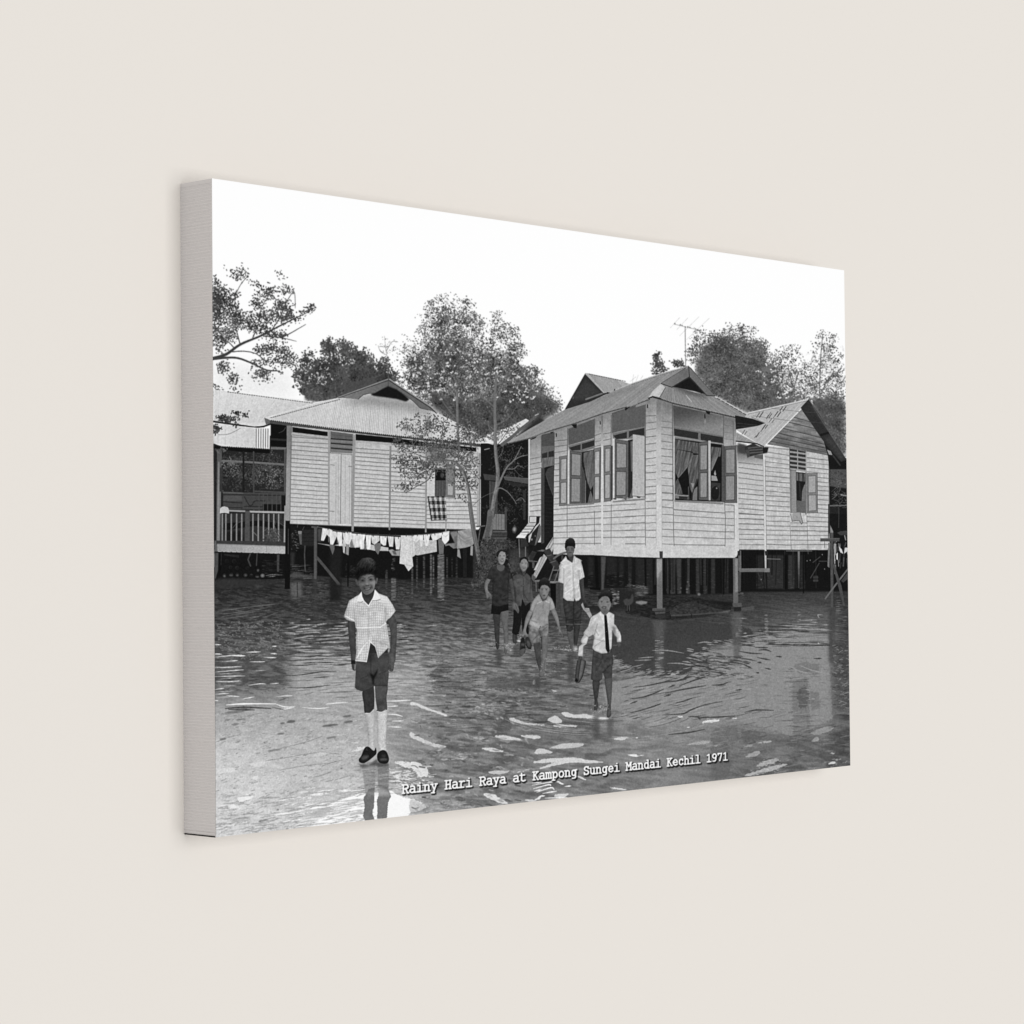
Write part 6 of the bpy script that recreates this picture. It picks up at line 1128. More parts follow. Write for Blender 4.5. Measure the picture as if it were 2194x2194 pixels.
# --- stooping boy with the shoes
k_ = 'stoop'; pictured('printed_person', 'stooping person in a pale shirt carrying a pair of shoes')
body(k_, V, (368, 1240, 482, 1220, 492, 1500, 502, 1700, 470, 1735, 420, 1580, 390, 1440), skin(58)); body(k_, V, (510, 1120, 617, 1110, 612, 1300, 600, 1500, 562, 1640, 548, 1830, 455, 1830, 490, 1700, 500, 1500, 515, 1300), skin(90)); ell(V, 565, 1240, 26, 50, 108, soft=3, a=.7); line(V(505, 1130, 506, 1350), 2, 30, .6)
body(k_, V, (284, 655, 346, 690, 300, 790, 240, 950, 228, 1035, 262, 1110, 245, 1135, 208, 1095, 168, 1135, 158, 1060, 190, 950, 215, 800), skin(112)); body(k_, V, (678, 650, 742, 625, 802, 760, 836, 950, 852, 1020, 892, 1112, 878, 1122, 838, 1065, 808, 1112, 814, 1000, 760, 850), skin(112)); lines(V, 1, 66, (840, 1050, 878, 1110), a=.8, soft=1.4)
body(k_, V, (300, 915, 460, 985, 560, 925, 632, 885, 626, 1120, 500, 1125, 482, 1060, 472, 1228, 340, 1262, 310, 1185, 268, 1100), lambda x, y: 122 + 40 * (vnoise(x / 5, y / 5, 66) - .5), sm=False); fill(V(440, 1000, 500, 1010, 490, 1120, 460, 1080), 58, soft=2); lines(V, 1.5, 72, (340, 1040, 420, 1060), (350, 1190, 470, 1070), (480, 1060, 600, 950), (330, 1255, 472, 1225), a=.7, soft=1.4)
body(k_, V, (462, 350, 400, 410, 345, 500, 290, 655, 350, 692, 335, 760, 282, 890, 300, 922, 380, 960, 470, 986, 500, 960, 560, 930, 632, 888, 622, 770, 652, 650, 680, 652, 746, 620, 730, 540, 690, 440, 620, 380, 580, 470, 520, 490), lambda x, y: 148 + 26 * (vnoise(x / 6, y / 6, 67) - .5), sm=False)
fill(V(420, 520, 600, 520, 640, 640, 600, 760, 400, 780, 370, 700), 132, soft=5, a=.7); fill(V(300, 800, 420, 880, 500, 960, 440, 975, 300, 915), 186, soft=3, a=.7); fill(V(330, 520, 390, 430, 400, 500, 330, 650), 178, soft=3, a=.6); fill(V(680, 450, 730, 540, 742, 615, 690, 600), 182, soft=3, a=.6); lines(V, 1.3, 105, (350, 690, 400, 560), (650, 650, 660, 520), (540, 500, 530, 620), (310, 830, 420, 870), a=.7, soft=1.4); lines(V, 1.6, 205, (430, 530, 505, 490), (570, 480, 640, 512, 640, 470), a=.8, soft=1.4); line(V(485, 940, 470, 985), 1.6, 70)
fill(V(500, 430, 600, 420, 570, 480, 530, 480), 72, soft=1); body(k_, V, (462, 290, 475, 215, 560, 185, 636, 215, 646, 290, 622, 365, 592, 428, 550, 452, 508, 425, 480, 365), skin(110)); ell(V, 455, 292, 10, 28, 92); ell(V, 652, 285, 10, 28, 88); fill(crop_hair(V(448, 235, 458, 130, 505, 68, 562, 48, 624, 88, 660, 170, 652, 262, 632, 215, 560, 186, 500, 212, 470, 280)), gradp(V, 560, 50, 46, 540, 190, 18), sm=True, soft=1, rough=.7); line(V(490, 120, 560, 70, 610, 100), 2, 46, .5, sm=True)
ell(V, 555, 235, 50, 22, 116, soft=2.5, a=.8); ell(V, 600, 335, 18, 20, 116, soft=1.5); ell(V, 510, 330, 14, 18, 106, soft=1.5)
ell(V, 517, 283, 15, 9, 40, soft=.9); ell(V, 596, 281, 15, 9, 40, soft=.9); lines(V, 1.4, 66, (492, 262, 540, 264), (572, 264, 618, 260), a=.6, soft=1); ell(V, 555, 325, 12, 26, 122, soft=1.4); ell(V, 552, 385, 22, 12, 50, soft=1); ell(V, 552, 410, 18, 7, 104, soft=1); fill(V(475, 300, 510, 330, 515, 420, 490, 380), 76, soft=2, a=.6)
fill(V(138, 1165, 190, 1148, 212, 1270, 208, 1400, 150, 1472, 108, 1440, 116, 1300), 24, sm=True); fill(V(116, 1370, 205, 1340, 185, 1440, 145, 1468, 112, 1440), 82, sm=True); fill(V(130, 1240, 205, 1250, 205, 1300, 130, 1290), 88, soft=1.5, a=.8); fill(V(208, 1170, 258, 1130, 302, 1200, 330, 1280, 312, 1348, 262, 1332, 220, 1262), 40, sm=True); fill(V(236, 1200, 280, 1190, 310, 1270, 290, 1320, 250, 1290), 86, soft=1.5, a=.8); line(V(225, 1270, 265, 1335, 310, 1348), 1.4, 12)
# --- small boy with the tie
k_ = 'tie'; pictured('printed_person', 'small person in a white shirt with a dark tie, carrying shoes')
body(k_, X, (322, 1340, 412, 1345, 402, 1500, 386, 1600, 396, 1680, 372, 1752, 340, 1742, 346, 1620, 330, 1500), skin(48)); body(k_, X, (488, 1305, 582, 1298, 584, 1500, 572, 1700, 572, 1825, 515, 1838, 526, 1650, 500, 1450), skin(64)); fill(X(530, 1330, 560, 1330, 560, 1650, 545, 1650), 84, soft=2, a=.6)
fill(X(205, 715, 245, 735, 240, 800, 190, 830), 190); body(k_, X, (128, 1008, 176, 1008, 172, 1052, 130, 1066), skin(66)); body(k_, X, (642, 832, 700, 808, 714, 860, 688, 886, 652, 862), skin(62)); lines(X, 1, 120, (600, 855, 650, 850), a=.8, soft=1.4)
fill(X(110, 1062, 160, 1040, 222, 1068, 218, 1140, 182, 1285, 130, 1372, 74, 1352, 92, 1200), 66, sm=True); fill(X(160, 1060, 200, 1075, 170, 1250, 130, 1340, 120, 1300, 150, 1180), 104, soft=1.5); lines(X, 1.1, 20, (160, 1050, 135, 1180, 120, 1340), (222, 1070, 212, 1150, 180, 1280, 130, 1370), (110, 1065, 92, 1200, 76, 1350), a=.9); fill(X(76, 1345, 100, 1300, 120, 1350, 100, 1362), 14)
body(k_, X, (328, 908, 440, 962, 562, 958, 580, 895, 608, 1060, 592, 1150, 588, 1300, 490, 1316, 460, 1228, 450, 1322, 410, 1352, 330, 1342, 298, 1322, 310, 1100), lambda x, y: 62 + 24 * (vnoise(x / 6, y / 6, 68) - .5), sm=False); lines(X, 1.5, 34, (460, 980, 458, 1040), (460, 1230, 560, 1120), (330, 1000, 440, 1050), (400, 1150, 440, 1080), (480, 1220, 600, 1100), a=.7, soft=1.4); lines(X, 1, 86, (380, 1120, 420, 1040), (510, 1190, 580, 1130), a=.5, soft=1.4)
sh = (428, 385, 380, 420, 300, 460, 262, 590, 194, 680, 200, 712, 168, 760, 155, 800, 175, 835, 132, 870, 118, 1002, 184, 1008, 192, 865, 238, 835, 262, 740, 330, 705, 342, 750, 315, 892, 350, 930, 440, 968, 520, 962, 582, 890, 592, 640, 622, 712, 652, 742, 655, 812, 712, 812, 712, 720, 682, 652, 640, 580, 616, 560, 618, 430, 552, 392, 510, 425)
body(k_, X, sh, lambda x, y: 198 + 34 * (vnoise(x / 6 + y / 10, y / 6, 69) - .5), sm=False)
fill(X(290, 560, 375, 570, 340, 690, 250, 730, 230, 690), 158, soft=4, a=.75); fill(X(590, 590, 640, 600, 640, 700, 600, 700), 96, soft=2, a=.8); lines(X, 1.5, 120, (385, 560, 345, 700, 340, 760), (200, 690, 260, 740), (160, 800, 180, 835, 238, 830), (330, 760, 480, 800), (345, 870, 470, 780), (360, 640, 400, 720), (620, 720, 660, 750), (200, 870, 190, 980), a=.55, soft=1.4); lines(X, 1.8, 228, (430, 400, 460, 500), (540, 400, 540, 520), (300, 480, 270, 580), (690, 670, 708, 790), (140, 880, 128, 980), a=.7, soft=1.4)
fill(X(412, 420, 430, 385, 490, 440, 462, 515), 216); fill(X(510, 425, 550, 395, 560, 440, 540, 520), 214); fill(X(430, 385, 520, 400, 495, 445), 40, soft=1); fill(X(478, 440, 512, 440, 532, 620, 556, 930, 530, 962, 500, 905, 488, 640), 16); ell(X, 512, 665, 4, 5, 110)
body(k_, X, (398, 300, 408, 215, 480, 172, 556, 190, 580, 262, 562, 340, 532, 400, 490, 432, 448, 408, 420, 350), skin(106)); ell(X, 396, 290, 10, 28, 86); ell(X, 584, 300, 10, 32, 70); fill(crop_hair(X(392, 245, 400, 165, 450, 110, 512, 84, 566, 100, 598, 165, 590, 268, 568, 262, 545, 190, 480, 170, 420, 205)), gradp(X, 500, 85, 50, 490, 180, 18), sm=True, soft=1, rough=.7); line(X(420, 160, 480, 110, 540, 100), 2, 44, .6, sm=True)
ell(X, 480, 212, 46, 18, 110, soft=2.5, a=.8)
ell(X, 444, 252, 12, 7, 34, soft=.9); ell(X, 523, 256, 13, 7, 34, soft=.9); ell(X, 470, 285, 13, 18, 120, soft=1.2); ell(X, 430, 290, 16, 16, 112, soft=1.5); ell(X, 535, 295, 16, 18, 106, soft=1.5); fill(X(440, 322, 510, 318, 500, 350, 460, 352), 44, soft=.8); fill(X(455, 330, 500, 328, 495, 342, 462, 345), 140, soft=.6); fill(X(430, 360, 540, 360, 500, 425, 460, 415), 66, soft=2.5, a=.7)
# --- boy standing in front, chequered shirt
k_ = 'front'; pictured('printed_person', 'person in a chequered shirt, shorts and white socks standing in front')
body(k_, L, (425, 595, 600, 520, 612, 700, 602, 885, 540, 952, 460, 958, 440, 800), skin(40)); body(k_, L, (612, 512, 812, 512, 802, 700, 807, 912, 700, 936, 650, 922, 625, 700), skin(62)); fill(L(660, 560, 740, 560, 730, 720, 670, 740), 78, soft=4, a=.7); fill(L(650, 760, 760, 770, 760, 830, 660, 830), 46, soft=3, a=.7); fill(L(600, 520, 618, 520, 625, 700, 655, 900, 630, 900, 605, 880, 614, 700), 178)
sock = lambda x, y: 196 + 30 * (vnoise(x / 2.4, y / 2.4, 77) - .5)
body(k_, L, (458, 956, 540, 950, 606, 890, 612, 1100, 602, 1350, 628, 1500, 605, 1560, 512, 1525, 498, 1482, 516, 1400, 490, 1150), sock); body(k_, L, (648, 922, 720, 934, 808, 906, 802, 1200, 792, 1400, 798, 1565, 690, 1565, 660, 1400, 655, 1100), lambda x, y: 8 + sock(x, y)); fill(L(470, 980, 520, 970, 540, 1350, 520, 1480), 158, soft=4, a=.6); fill(L(560, 960, 600, 940, 600, 1330, 570, 1330), 176, soft=3, a=.6); fill(L(690, 1000, 740, 1000, 740, 1400, 720, 1500), 182, soft=4, a=.5)
lines(L, 1.3, 225, (462, 958, 540, 952, 604, 895), (652, 926, 720, 936, 806, 910), a=.9); fill(L(605, 1100, 655, 1100, 660, 1400, 690, 1560, 640, 1600, 620, 1480, 604, 1350), 176, soft=1.5)
body(k_, L, (362, 1685, 400, 1630, 455, 1505, 520, 1488, 600, 1552, 632, 1500, 642, 1590, 600, 1640, 520, 1705, 440, 1748, 375, 1732), 24); fill(L(395, 1660, 450, 1620, 530, 1625, 500, 1675, 420, 1702), 72, soft=1.5); lines(L, 1.2, 10, (470, 1520, 540, 1640), (455, 1560, 520, 1560), a=.8, soft=1.4); lines(L, 1, 66, (470, 1500, 500, 1545), (500, 1490, 480, 1540), a=.7, soft=1.4)
body(k_, L, (662, 1590, 740, 1538, 805, 1570, 842, 1680, 820, 1742, 760, 1757, 690, 1737, 656, 1680), 24); fill(L(690, 1680, 760, 1665, 825, 1680, 800, 1705, 710, 1708), 84, soft=1.5); fill(L(720, 1610, 790, 1610, 790, 1650, 730, 1660), 50, soft=1.5)
body(k_, K, (370, 1200, 492, 1205, 495, 1400, 500, 1700, 520, 1830, 470, 1932, 430, 1900, 408, 1740, 372, 1400), skin(54)); body(k_, L, (242, 0, 325, 0, 330, 60, 312, 130, 314, 262, 266, 262, 246, 180, 240, 100), skin(60)); fill(L(238, 110, 302, 108, 304, 168, 240, 170), 22); fill(K(440, 1260, 490, 1230, 490, 1350, 450, 1320), 34, soft=4, a=.6); lines(L, 1.6, 190, (302, 180, 300, 250), a=.8, soft=1.4)
body(k_, K, (1048, 1190, 1150, 1115, 1202, 1230, 1207, 1450, 1192, 1740, 1170, 1932, 1060, 1920, 1088, 1700, 1098, 1400), skin(62)); fill(K(1120, 1240, 1160, 1200, 1180, 1450, 1150, 1600), 74, soft=5, a=.6)
body(k_, L, (834, 0, 932, 0, 922, 200, 902, 282, 850, 278, 803, 215, 830, 130), skin(72)); lines(L, 1.2, 36, (830, 225, 900, 265), (850, 180, 840, 240), (870, 190, 866, 262), a=.7, soft=1.4)
st = L(318, 130, 500, 130, 512, 0, 840, -10, 836, 130, 832, 270, 842, 300, 822, 516, 612, 516, 602, 520, 480, 582, 410, 602, 330, 575, 298, 545, 312, 300)
fill(K(690, 1600, 760, 1580, 830, 1640, 900, 1850, 1050, 1680, 1070, 1932, 640, 1932), 40); fill(st, lambda x, y: 64 + 18 * (vnoise(x / 9, y / 9, 78) - .5)); OUT[k_].append(np.array(st))
fill(L(500, 0, 620, 0, 560, 140, 500, 130), 42, soft=3); fill(L(525, 300, 600, 350, 670, 230, 660, 300, 600, 420, 605, 500, 585, 500, 570, 400), 12, soft=1.5); lines(L, 1.3, 34, (550, 0, 552, 300), (400, 400, 560, 330), (680, 330, 800, 280), (320, 140, 500, 140), (610, 510, 820, 512), a=.6, soft=1.4); fill(L(350, 180, 460, 180, 440, 300, 340, 320), 76, soft=8, a=.5); fill(L(640, 120, 780, 60, 800, 220, 700, 300), 74, soft=8, a=.5); fill(L(310, 480, 420, 560, 560, 520, 480, 580, 410, 600, 300, 545), 52, soft=3, a=.5)
shirt = K(605, 700, 560, 755, 500, 790, 385, 860, 345, 980, 293, 1130, 330, 1180, 410, 1215, 484, 1226, 496, 1320, 520, 1352, 500, 1600, 516, 1700, 488, 1900, 690, 1922, 752, 1588, 832, 1650, 888, 1850, 1052, 1682, 1096, 1690, 1086, 1590, 1062, 1450, 1042, 1300, 1022, 1232, 1042, 1194, 1100, 1150, 1188, 1035, 1130, 920, 1040, 788, 900, 740, 820, 655, 815, 720, 790, 800, 720, 935, 640, 860, 615, 800)


def check(x, y):
    u = (x - 700) * 8.05 / 36.0 + .35 * np.sin(y / 16); v = (y - 1180) * 8.05 / 44.0 + .25 * np.sin(x / 9)
    g = np.maximum(np.clip(1.4 - np.abs((u % 1) - .5) * 6.2, 0, 1), .9 * np.clip(1.4 - np.abs((v % 1) - .5) * 6.2, 0, 1))
    return 212 - 36 * g + 26 * (vnoise(x / 9, y / 9, 79) - .5)


fill(shirt, check); OUT[k_].append(np.array(shirt)); model(np.array(shirt), 'front')
setclip(shirt)
fill(K(480, 1000, 560, 1000, 520, 1320, 490, 1320), 170, soft=5, a=.5); fill(K(1000, 980, 1030, 980, 1030, 1250, 990, 1240), 160, soft=3, a=.7); fill(K(420, 940, 480, 1000, 485, 1220, 440, 1200), 165, soft=3, a=.55); fill(K(400, 850, 620, 740, 640, 800, 470, 900, 360, 960), 244, soft=6, a=.7); fill(K(860, 720, 1050, 780, 1170, 1020, 1120, 1000, 1000, 850, 850, 800), 244, soft=6, a=.7); fill(K(1120, 1060, 1190, 1030, 1150, 1110, 1060, 1180), 246, soft=3, a=.6)
fill(K(520, 1350, 1040, 1310, 1060, 1400, 900, 1420, 520, 1430), 180, soft=8, a=.4); fill(K(760, 1540, 1080, 1580, 1090, 1660, 900, 1600), 160, soft=4, a=.6)
lines(K, 2.2, 246, (500, 1330, 720, 1325, 920, 1320, 1020, 1250), (712, 1540, 600, 1700, 520, 1850), (740, 1560, 830, 1650, 885, 1840), (690, 1910, 745, 1600), (500, 1890, 690, 1912), (330, 1130, 480, 1210), a=.8, soft=1.4); lines(K, 1.4, 135, (720, 1000, 716, 1530), (790, 1545, 1000, 1600, 1080, 1650), (712, 1545, 640, 1620), (1008, 980, 1010, 1200), (470, 1010, 490, 1220), a=.55, soft=1.4)
setclip()
fill(K(603, 700, 640, 860, 560, 890, 520, 875, 540, 790), 232); line(K(535, 885, 600, 890, 645, 858), 1.6, 130, .8); fill(K(820, 655, 900, 760, 930, 830, 800, 862, 780, 830, 812, 740), 234); line(K(795, 862, 860, 862, 925, 835), 1.6, 130, .8); lines(K, 2, 246, (610, 800, 640, 870, 718, 950), (812, 720, 800, 810, 722, 950), a=.9)
fill(K(600, 690, 830, 650, 812, 760, 790, 820, 718, 938, 640, 850, 612, 790), gradp(K, 700, 720, 44, 720, 930, 66)); fill(Y(700, 1480, 960, 1460, 900, 1560, 780, 1580), 26, soft=3, a=.7)
face = Y(488, 1000, 492, 880, 580, 770, 850, 690, 1040, 720, 1125, 860, 1122, 1050, 1100, 1180, 1060, 1300, 980, 1400, 820, 1485, 700, 1440, 600, 1320, 525, 1170)
fill(Y(360, 940, 430, 930, 500, 1050, 495, 1160, 420, 1060), 58, sm=True); fill(Y(1130, 900, 1180, 860, 1210, 880, 1180, 1040, 1130, 1060), 84, sm=True); body(k_, Y, (430, 820, 395, 620, 420, 390, 530, 230, 680, 115, 850, 90, 1000, 130, 1110, 230, 1180, 400, 1205, 620, 1170, 820, 800, 860, 520, 900), 24); fill(face, gradp(Y, 520, 1200, 86, 1080, 1000, 128), sm=True); OUT[k_].append(spline(face)); setclip(face, True)
fill(Y(600, 1040, 700, 1030, 690, 1120, 600, 1130), 126, soft=2.2, a=.85); fill(Y(940, 1000, 1080, 980, 1090, 1100, 980, 1110), 142, soft=2.4, a=.85); fill(Y(770, 900, 850, 900, 890, 1090, 820, 1120, 750, 1090), 122, soft=1.8, a=.8); fill(Y(620, 760, 1000, 730, 1040, 820, 640, 840), 96, soft=3, a=.6); fill(Y(560, 900, 740, 900, 760, 1000, 580, 1010), 52, soft=2, a=.8); fill(Y(860, 870, 1060, 850, 1060, 960, 880, 970), 56, soft=2, a=.8)
fill(Y(640, 1180, 720, 1120, 740, 1200, 700, 1280), 46, soft=1.6, a=.8); fill(Y(920, 1080, 1000, 1120, 1040, 1250, 980, 1260), 44, soft=1.6, a=.8); fill(Y(740, 1120, 900, 1110, 900, 1160, 760, 1165), 46, soft=1, a=.8); ell(Y, 820, 1070, 32, 32, 140, soft=1, a=.8)
fill(Y(520, 1150, 600, 1200, 700, 1400, 640, 1380), 46, soft=3, a=.7); fill(Y(760, 1330, 900, 1320, 900, 1400, 800, 1440), 74, soft=2, a=.7)
setclip()
ell(Y, 655, 940, 52, 22, 20, soft=1.0); ell(Y, 955, 903, 54, 22, 20, soft=1.0); ell(Y, 690, 945, 10, 8, 130, soft=.4); ell(Y, 1000, 905, 10, 8, 120, soft=.4); lines(Y, 1.8, 34, (540, 858, 640, 838, 750, 872), (850, 862, 950, 800, 1070, 808), a=.3, sm=True, soft=1.5); 
fill(Y(690, 1235, 830, 1230, 970, 1195, 930, 1280, 830, 1320, 740, 1300), 34, soft=.8, sm=True); fill(Y(730, 1262, 830, 1252, 930, 1222, 905, 1266, 830, 1288, 755, 1284), 152, soft=.7, sm=True); line(Y(780, 1330, 840, 1335, 910, 1305), 1.4, 104, .7, sm=True)
fill(Y(410, 850, 378, 620, 408, 370, 525, 215, 680, 100, 850, 78, 1000, 118, 1120, 225, 1195, 400, 1222, 630, 1190, 800, 1150, 850, 1112, 800, 1040, 700, 960, 665, 850, 685, 700, 725, 565, 795, 505, 870, 478, 930, 430, 900), lambda x, y: 10 + 58 * np.exp(-(((x - 788) * 17.56 / 300) ** 2) - (((y - 1190) * 17.56 - 130) / 230) ** 2) + 30 * (vnoise((x + .55 * y) / 1.1, (y - .5 * x) / 6, 88) - .5) * np.clip((840 + 520 - (y - 1190) * 17.56) / 900, .25, 1), sm=True, soft=1.2, rough=.9)
fill(Y(368, 925, 415, 895, 468, 965, 500, 1080, 496, 1170, 430, 1085), 76, sm=True, soft=.8); fill(Y(1148, 875, 1205, 845, 1202, 950, 1168, 1062, 1132, 1040), 98, sm=True, soft=.8); line(Y(490, 930, 565, 805, 700, 735, 850, 695, 960, 675, 1045, 715, 1110, 810, 1130, 920), 2.6, 40, .45, sm=True, soft=3); fill(Y(470, 860, 540, 800, 560, 930, 500, 980), 40, soft=2, a=.6); fill(Y(1080, 780, 1150, 830, 1150, 960, 1110, 920), 30, soft=1.6, a=.7)
for _ in range(34):     # fringe
    x = RNG.uniform(560, 1060); y = 640 + abs(x - 850) * .18; line(Y(x + 30, y, x - RNG.uniform(0, 40), y + RNG.uniform(20, 80)), (1.6, .6), 16, .7)
for _ in range(70):
    x = RNG.uniform(430, 1150); y = RNG.uniform(110, 420) + abs(x - 800) * .25; line(Y(x, y, x - RNG.uniform(30, 90), y + RNG.uniform(70, 170)), 1.0, RNG.uniform(36, 62), .5)
for _ in range(26):
    x = RNG.uniform(850, 1100); y = RNG.uniform(100, 260) + abs(x - 850) * .35; line(Y(x, y, x + RNG.uniform(-30, 40), y + RNG.uniform(30, 90)), 1.1, RNG.uniform(50, 84), .45)
CUR[0] = -1
# splashes around the waders
for fr, x, y, rx, ry, n in ((U, 500, 1810, 120, 60, 90), (U, 220, 1760, 60, 50, 20), (W, 260, 1800, 90, 40, 40), (W, 390, 1800, 30, 40, 26), (V, 600, 1680, 160, 120, 70), (X, 440, 1740, 110, 70, 60), (V, 120, 1140, 50, 60, 34), (V, 850, 1330, 120, 30, 24)):
    for _ in range(n):
        a_, b_ = x + RNG.normal(0, rx * .6), y + RNG.normal(0, ry * .6); ell(fr, a_, b_, RNG.uniform(3, 11), RNG.uniform(3, 8), RNG.choice([150, 190, 225]), a=RNG.uniform(.3, .7))
fill(W(345, 1740, 390, 1740, 415, 1800, 380, 1835, 350, 1810), 205, soft=2, a=.6); fill(U(395, 1760, 470, 1760, 460, 1850, 400, 1850), 150, soft=3, a=.5); fill(U(610, 1700, 680, 1700, 680, 1740, 640, 1730), 225, soft=1, a=.7); fill(V(80, 1190, 130, 1200, 110, 1220), 225, soft=1, a=.8)
for fr, c, v in ((Q, (720, 370, 780, 370, 780, 500, 740, 520), 66), (Q, (870, 330, 940, 330, 940, 420, 880, 430), 72), (Q, (1340, 400, 1390, 400, 1400, 640, 1350, 660), 66), (Q, (1060, 590, 1120, 600, 1110, 700, 1070, 690), 66), (Q, (1560, 940, 1610, 930, 1620, 1130, 1570, 1140), 78), (Q, (1680, 960, 1740, 960, 1720, 1130, 1690, 1130), 84)):
    fill(fr(*c), v, soft=2.5, a=.75)
# ================================================================ caption: monospaced slab lettering, white with a soft dark shadow
GL = {  # strokes on a cell 6 wide, capitals 10 high, base line y=0; 'o' items are ellipse arcs (cx,cy,rx,ry,deg0,deg1)
    'R': [(0.3, 0, 2.2, 0), (1.2, 0, 1.2, 9.4), (0.3, 9.4, 3.6, 9.4), ('o', 3.4, 7.1, 1.9, 2.3, -90, 90), (3.4, 4.8, 1.2, 4.8), (3.1, 4.8, 5, 0), (4.6, 0, 5.8, 0)],
    'H': [(0.3, 0, 2.3, 0), (3.7, 0, 5.7, 0), (0.3, 9.4, 2.3, 9.4), (3.7, 9.4, 5.7, 9.4), (1.3, 0, 1.3, 9.4), (4.7, 0, 4.7, 9.4), (1.3, 4.9, 4.7, 4.9)],
    'K': [(0.3, 0, 2.4, 0), (0.3, 9.4, 2.4, 9.4), (1.3, 0, 1.3, 9.4), (3.6, 9.4, 5.5, 9.4), (4.8, 9.4, 1.3, 4.2), (2.6, 5.2, 4.9, 0), (4.5, 0, 5.8, 0)],
    'S': [(4.9, 9.4, 4.9, 7), ('o', 3, 7.1, 1.9, 2.3, 20, 250), (2.2, 5.0, 3.9, 4.5), ('o', 3, 2.4, 2.1, 2.3, 65, -160), (1, 0, 1, 2.5)],
    'M': [(0, 0, 1.9, 0), (4.1, 0, 6, 0), (0, 9.4, 1.3, 9.4), (4.7, 9.4, 6, 9.4), (0.9, 0, 0.9, 9.4), (5.1, 0, 5.1, 9.4), (1.1, 9.4, 3, 4.2), (4.9, 9.4, 3, 4.2)],
    'a': [(1.2, 6.4, 2.2, 7), (2.2, 7, 3.6, 7), ('o', 3.3, 5.5, 1.3, 1.5, 0, 90), (4.6, 5.5, 4.6, 0), (4.6, 0, 5.8, 0), (4.6, 3.9, 2.6, 3.9), ('o', 2.4, 1.95, 1.7, 1.95, 90, 270), (2.4, 0, 3.2, 0), (3.2, 0, 4.6, 1.2)],
    'i': [(1.2, 7, 3.1, 7), (3.1, 7, 3.1, 0), (0.7, 0, 5.4, 0), (2.9, 9.6, 3.2, 9.6)],
    'n': [(0.2, 7, 1.3, 7), (1.3, 7, 1.3, 0), (0.3, 0, 2.3, 0), ('o', 3, 5, 1.6, 2, 0, 150), (4.6, 5, 4.6, 0), (3.8, 0, 5.7, 0)],
    'y': [(0.2, 7, 2.2, 7), (3.8, 7, 5.8, 7), (1.1, 7, 3.1, 0.8), (4.9, 7, 2.2, -2.8), (0.6, -2.8, 3.2, -2.8)],
    'r': [(0.6, 7, 2.1, 7), (2.1, 7, 2.1, 0), (0.6, 0, 4.4, 0), ('o', 4.2, 4.4, 2.2, 2.6, 60, 150)],
    't': [(2, 9.2, 2, 1.6), (0.5, 7, 4.9, 7), ('o', 3.6, 1.7, 1.6, 1.7, 180, 290), (4.1, 0.1, 5.4, 0.6)],
    'm': [(0, 7, 0.8, 7), (0.8, 7, 0.8, 0), (0, 0, 1.6, 0), ('o', 1.9, 5.2, 1.1, 1.8, 0, 150), (3, 5.2, 3, 0), (2.6, 0, 3.8, 0), ('o', 4.1, 5.2, 1.1, 1.8, 0, 150), (5.2, 5.2, 5.2, 0), (4.8, 0, 6, 0)],
    'p': [(0.2, 7, 1.3, 7), (1.3, 7, 1.3, -2.8), (0.2, -2.8, 2.8, -2.8), ('o', 3.2, 3.5, 1.9, 3.4, -180, 180)],
    'o': [('o', 3, 3.5, 2.2, 3.5, 0, 360)],
    'g': [(5.8, 7, 4.6, 7), (4.6, 7, 4.6, -1.2), ('o', 2.9, -1.1, 1.7, 1.8, 0, -90), (2.9, -2.9, 1.4, -2.9), ('o', 2.8, 3.6, 1.8, 3.3, 0, 360)],
    'u': [(0.2, 7, 1.3, 7), (1.3, 7, 1.3, 2), ('o', 2.9, 2, 1.6, 2, 180, 330), (3.6, 7, 4.6, 7), (4.6, 7, 4.6, 0), (4.6, 0, 5.8, 0)],
    'e': [(1, 3.7, 5, 3.7), ('o', 3, 3.6, 2.1, 3.4, 0, 310), (4.3, 0.9, 5.2, 1.3)],
    'd': [(3.5, 10, 4.6, 10), (4.6, 10, 4.6, 0), (4.6, 0, 5.8, 0), ('o', 2.8, 3.5, 1.9, 3.4, 0, 360)],
    'c': [(4.8, 7, 4.8, 5), ('o', 3.1, 3.5, 2.1, 3.5, 45, 315), (4.5, 0.9, 5.2, 1.4)],
    'h': [(0.2, 10, 1.3, 10), (1.3, 10, 1.3, 0), (0.3, 0, 2.3, 0), ('o', 3, 5, 1.6, 2, 0, 150), (4.6, 5, 4.6, 0), (3.8, 0, 5.7, 0)],
    'l': [(1.1, 10, 3.1, 10), (3.1, 10, 3.1, 0), (0.7, 0, 5.4, 0)],
    '1': [(1.2, 8.3, 3.1, 9.6), (3.1, 9.6, 3.1, 0), (1, 0, 5.2, 0)],
    '9': [('o', 3, 6.8, 2, 2.7, 0, 360), (5, 6.8, 4.4, 3), ('o', 2.6, 3.2, 1.9, 3.1, 0, -80), (2.9, 0.1, 1.4, 0.2)],
    '7': [(1, 7.8, 1, 9.4), (1, 9.4, 5, 9.4), (5, 9.4, 2.8, 0)],
}
TXT = 'Rainy Hari Raya at Kampong Sungei Mandai Kechil 1971'


def to_plane(p):
    q = np.array([p[0], p[1], 1.0]) @ HINV.T; return q[:2] / q[2]


def to_px(u, v):
    q = np.array([u, v, 1.0]) @ HMAT.T; return q[:2] / q[2]


